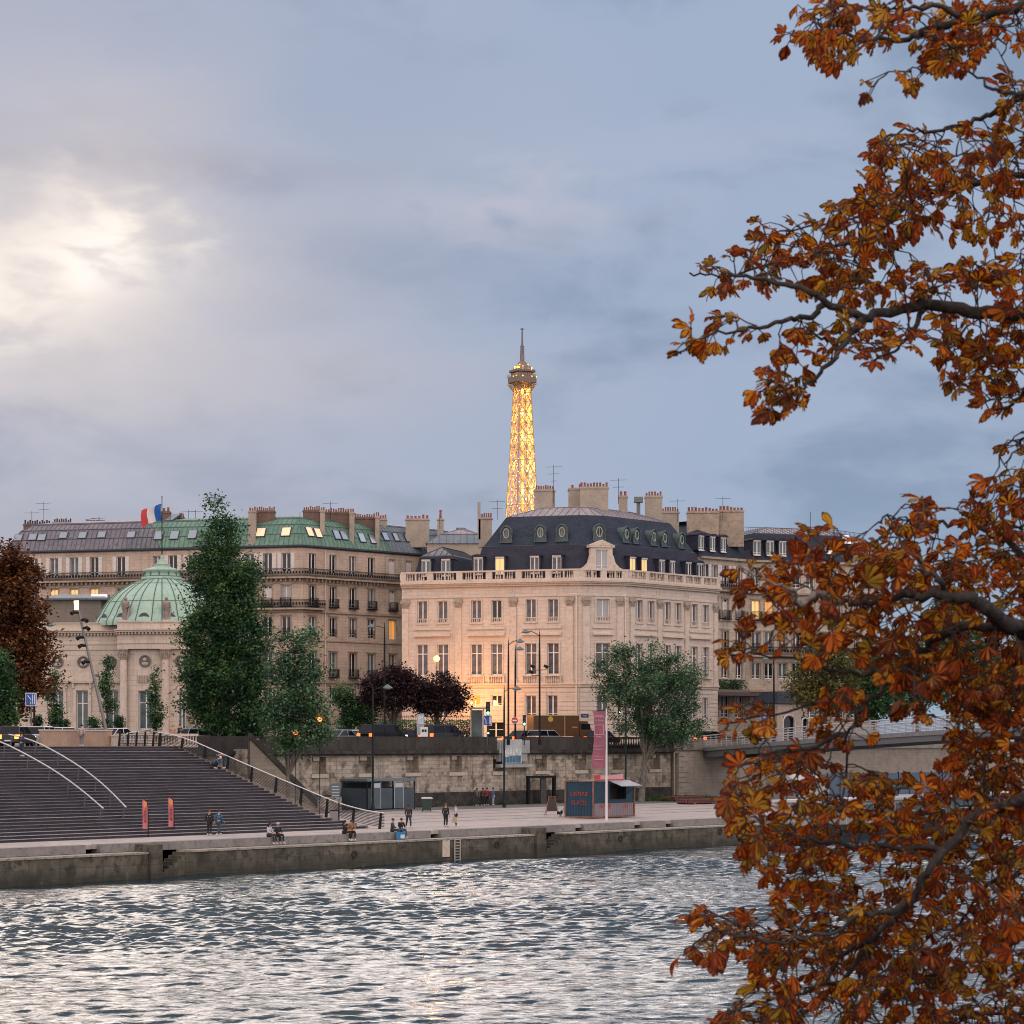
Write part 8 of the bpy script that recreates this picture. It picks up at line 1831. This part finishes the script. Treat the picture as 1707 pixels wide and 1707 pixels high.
# ================================================================== the chestnut in front
def chestnut():
    rs = np.random.RandomState(77); base = Vector((6.2, 9.6, 4.5))
    r = thing('autumn_chestnut_tree', base, 'large horse chestnut with orange and brown autumn leaves reaching in from the right', 'tree')
    def W(px, py, Y): return at(px, py, Y)
    br = [  # (base radius, depth, points) traced as they hang, each at its own distance
     (.050, 14.0, [(1900,120),(1707,6),(1627,35),(1545,50),(1515,66),(1438,68),(1380,52)]), (.02, 13.6, [(1627,35),(1555,8),(1480,18),(1400,10)]),
     (.022, 13.2, [(1850,300),(1707,156),(1655,149),(1623,125),(1598,100)]), (.03, 14.6, [(1860,320),(1707,160),(1669,174),(1634,199),(1598,210),(1548,220),(1509,213),(1466,235)]),
     (.035, 15.4, [(1880,420),(1707,292),(1616,309),(1563,317),(1520,334),(1477,352),(1420,365),(1300,385)]), (.02, 15.0, [(1520,334),(1440,400),(1330,430),(1200,462),(1150,455)]),
     (.065, 14.0, [(1960,640),(1800,540),(1707,523),(1634,523),(1545,508),(1491,519),(1438,530),(1377,505),(1349,487),(1288,470),(1215,455)]),
     (.028, 13.7, [(1438,530),(1413,565),(1385,605),(1340,650),(1300,690)]), (.015, 13.5, [(1406,566),(1370,566),(1342,544)]), (.022, 13.8, [(1377,505),(1349,530),(1292,537),(1242,551),(1189,555),(1125,590)]),
     (.02, 14.3, [(1545,508),(1520,560),(1480,590),(1440,610)]), (.03, 14.8, [(1850,700),(1707,610),(1650,600),(1600,560)]), (.015, 14.2, [(1707,650),(1680,680),(1640,690)]), (.02, 14.2, [(1800,800),(1707,730),(1680,740)]),
     (.085, 13.2, [(2060,1250),(1900,1150),(1800,1095),(1707,1054),(1675,1040),(1645,1013),(1610,995),(1571,992),(1497,995),(1452,1007),(1400,1003)]), (.022, 13.0, [(1400,1003),(1366,989),(1334,1010),(1319,983),(1274,965),(1233,942)]),
     (.02, 13.3, [(1571,992),(1571,971),(1541,953),(1500,900),(1480,860),(1465,870)]), (.03, 14.6, [(1750,1000),(1680,900),(1620,880),(1560,870),(1530,845)]), (.03, 15.0, [(1850,900),(1740,860),(1707,800)]),
     (.040, 13.4, [(1800,1080),(1707,1045),(1601,1045),(1556,1066),(1521,1099),(1493,1127),(1444,1170),(1427,1196),(1411,1225),(1411,1287)]), (.018, 13.2, [(1411,1225),(1346,1248),(1297,1251),(1230,1280)]), (.016, 13.3, [(1493,1127),(1400,1120),(1300,1095),(1215,1090)]), (.014, 13.3, [(1444,1170),(1380,1165),(1300,1190),(1210,1205)]),
     (.032, 13.8, [(1800,960),(1707,1075),(1672,1124),(1665,1196),(1646,1261),(1636,1313)]), (.050, 13.0, [(1960,1260),(1800,1300),(1707,1330),(1672,1346),(1623,1362),(1574,1418),(1548,1454),(1522,1499),(1463,1557),(1410,1589),(1386,1620),(1339,1658)]),
     (.02, 12.8, [(1522,1499),(1482,1522),(1427,1527),(1382,1558),(1290,1570),(1190,1552),(1140,1590)]), (.02, 13.2, [(1574,1418),(1480,1410),(1370,1405),(1339,1400),(1303,1384),(1230,1400)]), (.03, 13.6, [(1900,1600),(1707,1560),(1620,1600),(1500,1640),(1400,1690)]), (.02, 14.0, [(1707,1450),(1640,1480),(1600,1540)]),
     (.03, 14.2, [(1900,1750),(1760,1690),(1640,1690),(1560,1720)]), (.02, 13.4, [(1463,1557),(1400,1640),(1300,1660),(1200,1700)])]
    twig = []
    hub = [base+Vector((-.2, .3, 2.0)), base+Vector((-.1, .6, 4.2)), base+Vector((.1, .8, 6.6)), base+Vector((.1, .9, 8.6))]
    pale_b = mottled('lichened_bark', (.20, .17, .155), (.11, .095, .088), 9.0, c3=(.27, .24, .22), s3=24, bump=.6)
    for (r0, Y, pts) in br:
        P = [W(x, y, Y + .25*math.sin(i*1.3+x*.01)) for i, (x, y) in enumerate(pts)]
        n = len(P)
        if pts[0][0] > 1780:                         # carry the bough on to the trunk
            h = min(hub, key=lambda q: (q-P[0]).length); P = [h] + P
        n = len(P); rad = [max(.006, r0*(1-.86*(i/(n-1))**.8)) for i in range(n)]
        fine = []; fr = []
        for i in range(n-1):
            for k in range(5):
                t_ = k/5; q = P[i].lerp(P[i+1], t_); j = (rs.rand(3)-.5)*.035*(0 if k == 0 else 1); fine.append(q+Vector(j)); fr.append(rad[i]*(1-t_)+rad[i+1]*t_)
        fine.append(P[-1]); fr.append(rad[-1]); m = MB(); m.tube(fine, fr, 7); m.build('branch', mottled('chestnut_bark', (.014, .011, .011), (.034, .028, .026), 9.0, c3=(.075, .066, .06), s3=24, bump=.6) if 'chestnut_bark' not in MATS else (pale_b if pts[0] == (1400, 1003) else MATS['chestnut_bark']), r, smooth=True)
        twig += [f for f, q in zip(fine, fr) if f.x/f.y < .24]
    m = MB(); m.tube([base+Vector((0, 0, -.3)), base+Vector((-.1, .1, 1.0)), *hub, base+Vector((0, 1, 10.5))], [.42, .34, .30, .24, .18, .12, .05], 14); m.build('trunk', MATS['chestnut_bark'], r, smooth=True)
    TW = np.array(twig)
    polys = [  # regions where foliage hangs (photo pixels), leaves per 10 000 px2, distance range
     ([(1305,0),(1340,25),(1290,78),(1330,88),(1350,118),(1410,112),(1440,88),(1500,78),(1560,95),(1640,85),(1707,80),(1740,0)], 21, (13, 15)),
     ([(1425,150),(1450,125),(1475,150),(1452,172)], 14, (13, 13.4)), ([(1495,130),(1525,115),(1548,145),(1525,160)], 14, (13, 13.4)), ([(1550,85),(1620,75),(1630,105),(1600,125),(1560,108)], 26, (13, 13.6)), ([(1660,130),(1740,120),(1740,200),(1670,195)], 20, (14, 15)),
     ([(1466,238),(1520,205),(1545,225),(1640,215),(1740,190),(1740,330),(1600,320),(1500,345),(1430,365),(1370,365),(1430,325),(1450,280)], 20, (14, 16)),
     ([(1240,375),(1310,372),(1360,350),(1440,330),(1500,350),(1600,320),(1740,320),(1740,420),(1620,400),(1570,395),(1540,385),(1500,410),(1440,470),(1340,440),(1250,420)], 21, (14, 16.5)),
     ([(1145,458),(1240,415),(1340,430),(1440,440),(1440,470),(1380,490),(1290,490),(1230,500),(1175,485)], 21, (14, 15.5)),
     ([(1345,490),(1440,470),(1540,440),(1640,440),(1740,420),(1740,520),(1640,500),(1560,500),(1480,510),(1400,500)], 20, (13.6, 15.6)),
     ([(1120,592),(1155,540),(1200,525),(1270,530),(1310,555),(1250,565),(1195,590),(1180,620),(1165,600)], 18, (13.4, 14.2)), ([(1310,545),(1440,535),(1530,530),(1560,570),(1500,590),(1470,625),(1430,600),(1350,600),(1290,600)], 17, (13.3, 14.4)),
     ([(1560,520),(1740,520),(1740,680),(1655,690),(1615,680),(1580,640),(1560,590)], 20, (13.8, 15)), ([(1242,625),(1300,605),(1350,620),(1380,670),(1330,680),(1300,715),(1250,695)], 24, (13.2, 14)), ([(1665,745),(1740,700),(1740,770),(1690,765)], 16, (14, 15)),
     ([(1465,895),(1500,860),(1530,830),(1575,865),(1560,905),(1500,905)], 18, (13.2, 14)), ([(1590,870),(1640,800),(1740,760),(1740,960),(1650,930)], 22, (13.6, 15.5)), ([(1440,890),(1560,900),(1650,920),(1740,940),(1740,1040),(1600,1030),(1440,1030),(1400,980)], 24, (13, 15)),
     ([(1300,910),(1345,885),(1420,885),(1440,930),(1400,960),(1320,945)], 20, (13, 13.8)), ([(1215,945),(1290,935),(1400,960),(1440,1010),(1440,1070),(1330,1060),(1240,1010)], 22, (12.9, 14)),
     ([(1240,1030),(1330,1050),(1440,1060),(1440,1100),(1330,1105),(1290,1095),(1200,1105),(1195,1090)], 20, (12.9, 14)), ([(1440,1030),(1740,1040),(1740,1180),(1650,1180),(1540,1150),(1440,1120)], 24, (13, 15)), ([(1480,1110),(1560,1110),(1600,1180),(1640,1240),(1560,1225),(1500,1190)], 10, (13, 14.5)),
     ([(1195,1205),(1230,1175),(1285,1180),(1280,1235),(1215,1250)], 18, (13, 13.8)), ([(1350,1150),(1450,1150),(1450,1240),(1400,1270),(1340,1250),(1355,1190)], 17, (13, 14)),
     ([(1600,1140),(1740,1160),(1740,1340),(1620,1330),(1560,1310),(1580,1240)], 24, (13.2, 15)), ([(1205,1300),(1240,1260),(1330,1250),(1440,1290),(1560,1320),(1640,1330),(1740,1340),(1740,1460),(1600,1470),(1440,1470),(1330,1440),(1290,1400),(1220,1380)], 26, (12.8, 15)),
     ([(1200,1410),(1260,1385),(1330,1420),(1440,1470),(1400,1530),(1310,1490),(1250,1450)], 22, (12.8, 14)), ([(1140,1530),(1180,1520),(1290,1540),(1300,1480),(1440,1470),(1600,1470),(1740,1460),(1740,1590),(1560,1590),(1400,1590),(1260,1620),(1240,1590),(1190,1590)], 25, (12.6, 15)),
     ([(1125,1600),(1150,1570),(1200,1575),(1190,1605)], 26, (12.6, 13)), ([(1250,1600),(1400,1590),(1740,1590),(1740,1740),(1180,1740),(1200,1690),(1260,1660)], 24, (12.6, 15))]
    def inside(x, y, pg):
        c = False; n = len(pg)
        for i in range(n):
            (x0, y0), (x1, y1) = pg[i], pg[(i+1) % n]
            if (y0 > y) != (y1 > y) and x < (x1-x0)*(y-y0)/(y1-y0)+x0: c = not c
        return c
    cents = []
    for pg, dens, (d0, d1) in polys:
        xs = [p[0] for p in pg]; ys_ = [p[1] for p in pg]; A = abs(sum(pg[i][0]*pg[(i+1)%len(pg)][1]-pg[(i+1)%len(pg)][0]*pg[i][1] for i in range(len(pg))))/2
        n = max(2, int(round(A/10000*dens*LEAF_DENS))); k = 0; g = 0
        while k < n and g < n*60:
            g += 1; x, y = rs.uniform(min(xs), max(xs)), rs.uniform(min(ys_), max(ys_))
            if inside(x, y, pg): cents.append((x, y, rs.uniform(d0, d1))); k += 1 if x < 1480 else .62
    NR, NC = 7, 5; V, UV, FC_ = [], [], []; pet = MB()
    prof_w = [.10, .30, .58, .86, 1.0, .82, .16]
    # twigs grow from leaf to leaf, always out of the nearest wood already there
    Cn = np.array([tuple(at(x, y-6, Y)) for x, y, Y in cents]); nodes = np.zeros((len(TW)+len(Cn), 3)); nodes[:len(TW)] = TW; nn_ = len(TW)
    order = np.argsort([np.min(((TW-c)**2).sum(1)) for c in Cn]); par = {}
    for j in order:
        c = Cn[j]; k = int(np.argmin(((nodes[:nn_]-c)**2).sum(1))); p0 = nodes[k].copy(); par[j] = p0; dv = c-p0; L_ = np.linalg.norm(dv)
        if L_ > .02:
            q = [p0+dv*t_+np.array([0, 0, .10*L_*math.sin(t_*math.pi)])+(rs.rand(3)-.5)*.02*(0 < t_ < 1) for t_ in (0, .25, .5, .75, 1)]; r0 = .0085 if k < len(TW) and L_ > .2 else .0055
            pet.tube([tuple(v) for v in q], [r0, r0*.85, r0*.7, r0*.6, .003], 5, False); nodes[nn_] = q[2]; nn_ += 1
    for j_, (x, y, Y) in enumerate(cents):
        c = Cn[j_]; dv = c-par[j_]; L_ = np.linalg.norm(dv); lr = rs.rand()
        nl = rs.choice([5, 5, 6, 7, 7]); size = rs.uniform(.06, .132); out = dv/L_ if L_ > 1e-3 else np.array([-1, 0, 0]); out = out + np.array([-.25, 0, -.12]) + rs.normal(size=3)*.45; out /= np.linalg.norm(out)
        nrm = rs.normal(size=3)*.45+np.array([0, -.15, .9]); nrm -= nrm.dot(out)*out; nrm /= np.linalg.norm(nrm); side = np.cross(nrm, out)
        dr = rs.choice([rs.uniform(.0, .45), rs.uniform(.5, 1.2)], p=[.68, .32])
        for i in range(nl):
            a = (i-(nl-1)/2)*(1.95/(nl-1))*rs.uniform(.85, 1.15)*1.15; Ls = size*(1-.30*abs(a)/1.2)*rs.uniform(.85, 1.1)
            d = out*math.cos(a)+side*math.sin(a)+np.array([0, 0, -dr*.9])*rs.uniform(.5, 1.2); d /= np.linalg.norm(d); w = np.cross(nrm+rs.normal(size=3)*.35, d); w /= np.linalg.norm(w); up = np.cross(d, w)
            bend = rs.uniform(.1, .5); fold = rs.uniform(.15, .7); curl = rs.uniform(-.15, .35); o = len(V); tw_ = rs.uniform(-.4, .4); ser = rs.rand(NR, 2)*.34
            for q in range(NR):
                t_ = q/(NR-1); cx_ = c+d*Ls*t_-up*Ls*bend*t_*t_*.5 ; hw_ = Ls*.205*prof_w[q]; ang = tw_*t_
                for s in range(NC):
                    u = (s-2)/2; uu = u*(1+(ser[q, 0 if u < 0 else 1]-.2 if abs(u) == 1 else 0)); V.append(tuple(cx_ + (w*math.cos(ang)+up*math.sin(ang))*hw_*uu + up*(abs(u)*fold-curl*u*u)*hw_)); UV.append((u, t_, lr))
            for q in range(NR-1):
                for s in range(NC-1): FC_.append((o+q*NC+s, o+q*NC+s+1, o+(q+1)*NC+s+1, o+(q+1)*NC+s))
    me = bpy.data.meshes.new('crown'); org = np.array(base); me.from_pydata((np.array(V)-org).tolist(), [], FC_); at_ = me.attributes.new('leafpos', 'FLOAT_VECTOR', 'POINT'); at_.data.foreach_set('vector', np.array(UV, dtype=np.float32).ravel())
    me.polygons.foreach_set('use_smooth', [True]*len(FC_)); me.update()
    mt, nt, b, L = new_mat('autumn_leaf'); nd = nt.nodes.new; geo = nd('ShaderNodeNewGeometry'); an = nd('ShaderNodeAttribute'); an.attribute_name = 'leafpos'; sp = nd('ShaderNodeSeparateXYZ'); L(an.outputs['Vector'], sp.inputs[0])
    def M(op, a, c=None, cl=False):
        n = nd('ShaderNodeMath'); n.operation = op; n.use_clamp = cl
        for i, v in enumerate((a, c)):
            if v is None: continue
            if isinstance(v, (int, float)): n.inputs[i].default_value = v
            else: L(v, n.inputs[i])
        return n.outputs[0]
    au = M('ABSOLUTE', sp.outputs[0]); tv = sp.outputs[1]; isl = geo.outputs['Random Per Island']; rnd_ = M('ADD', M('MULTIPLY', sp.outputs[2], .72), M('MULTIPLY', isl, .28))
    edge = M('MAXIMUM', M('POWER', au, 1.3), M('POWER', tv, 3.5)); nz_ = nd('ShaderNodeTexNoise'); nz_.inputs['Scale'].default_value = 34; nz_.inputs['Detail'].default_value = 4; L(geo.outputs['Position'], nz_.inputs['Vector'])
    brown = M('ADD', M('ADD', M('MULTIPLY', edge, 1.35), M('MULTIPLY', nz_.outputs['Fac'], 1.0)), M('MULTIPLY', rnd_, .8)); sm = nd('ShaderNodeMapRange'); sm.interpolation_type = 'SMOOTHSTEP'; sm.inputs[1].default_value = 1.2; sm.inputs[2].default_value = 1.72; L(brown, sm.inputs[0])
    r1 = nd('ShaderNodeValToRGB'); e = r1.color_ramp.elements; cols = [(.0, (.46, .32, .03)), (.3, (.80, .36, .022)), (.55, (.78, .19, .014)), (.8, (.42, .07, .012)), (1.0, (.27, .20, .03))]
    while len(e) < 5: e.new(.5)
    for el_, (p_, c_) in zip(e, cols): el_.position = p_; el_.color = (*c_, 1)
    h2 = M('FRACT', M('ADD', M('MULTIPLY', sp.outputs[2], 7.31), M('MULTIPLY', isl, .22))); L(h2, r1.inputs[0]); r2 = nd('ShaderNodeMix'); r2.data_type = 'RGBA'; r2.inputs[6].default_value = (.055, .011, .006, 1); r2.inputs[7].default_value = (.22, .036, .010, 1); L(isl, r2.inputs[0])
    mx = nd('ShaderNodeMix'); mx.data_type = 'RGBA'; L(sm.outputs[0], mx.inputs[0]); L(r1.outputs[0], mx.inputs[6]); L(r2.outputs[2], mx.inputs[7])
    vein = M('LESS_THAN', au, .06); mv = nd('ShaderNodeMix'); mv.data_type = 'RGBA'; mv.inputs[7].default_value = (.24, .12, .03, 1); L(M('MULTIPLY', vein, .5), mv.inputs[0]); L(mx.outputs[2], mv.inputs[6])
    L(mv.outputs[2], b.inputs['Base Color']); b.inputs['Roughness'].default_value = .55; b.inputs['Specular IOR Level'].default_value = .3
    tr = nd('ShaderNodeBsdfTranslucent'); L(mv.outputs[2], tr.inputs[0]); ms = nd('ShaderNodeMixShader'); ms.inputs[0].default_value = .6; L(b.outputs[0], ms.inputs[1]); L(tr.outputs[0], ms.inputs[2]); L(ms.outputs[0], nt.nodes['Material Output'].inputs[0])
    me.materials.append(mt); o = bpy.data.objects.new('crown', me); C.objects.link(o); o.parent = r; WL[o] = WL[r]
    pet.build('twigs', plain('twig_bark', (.030, .017, .012), .7), r, kind='stuff')
chestnut()
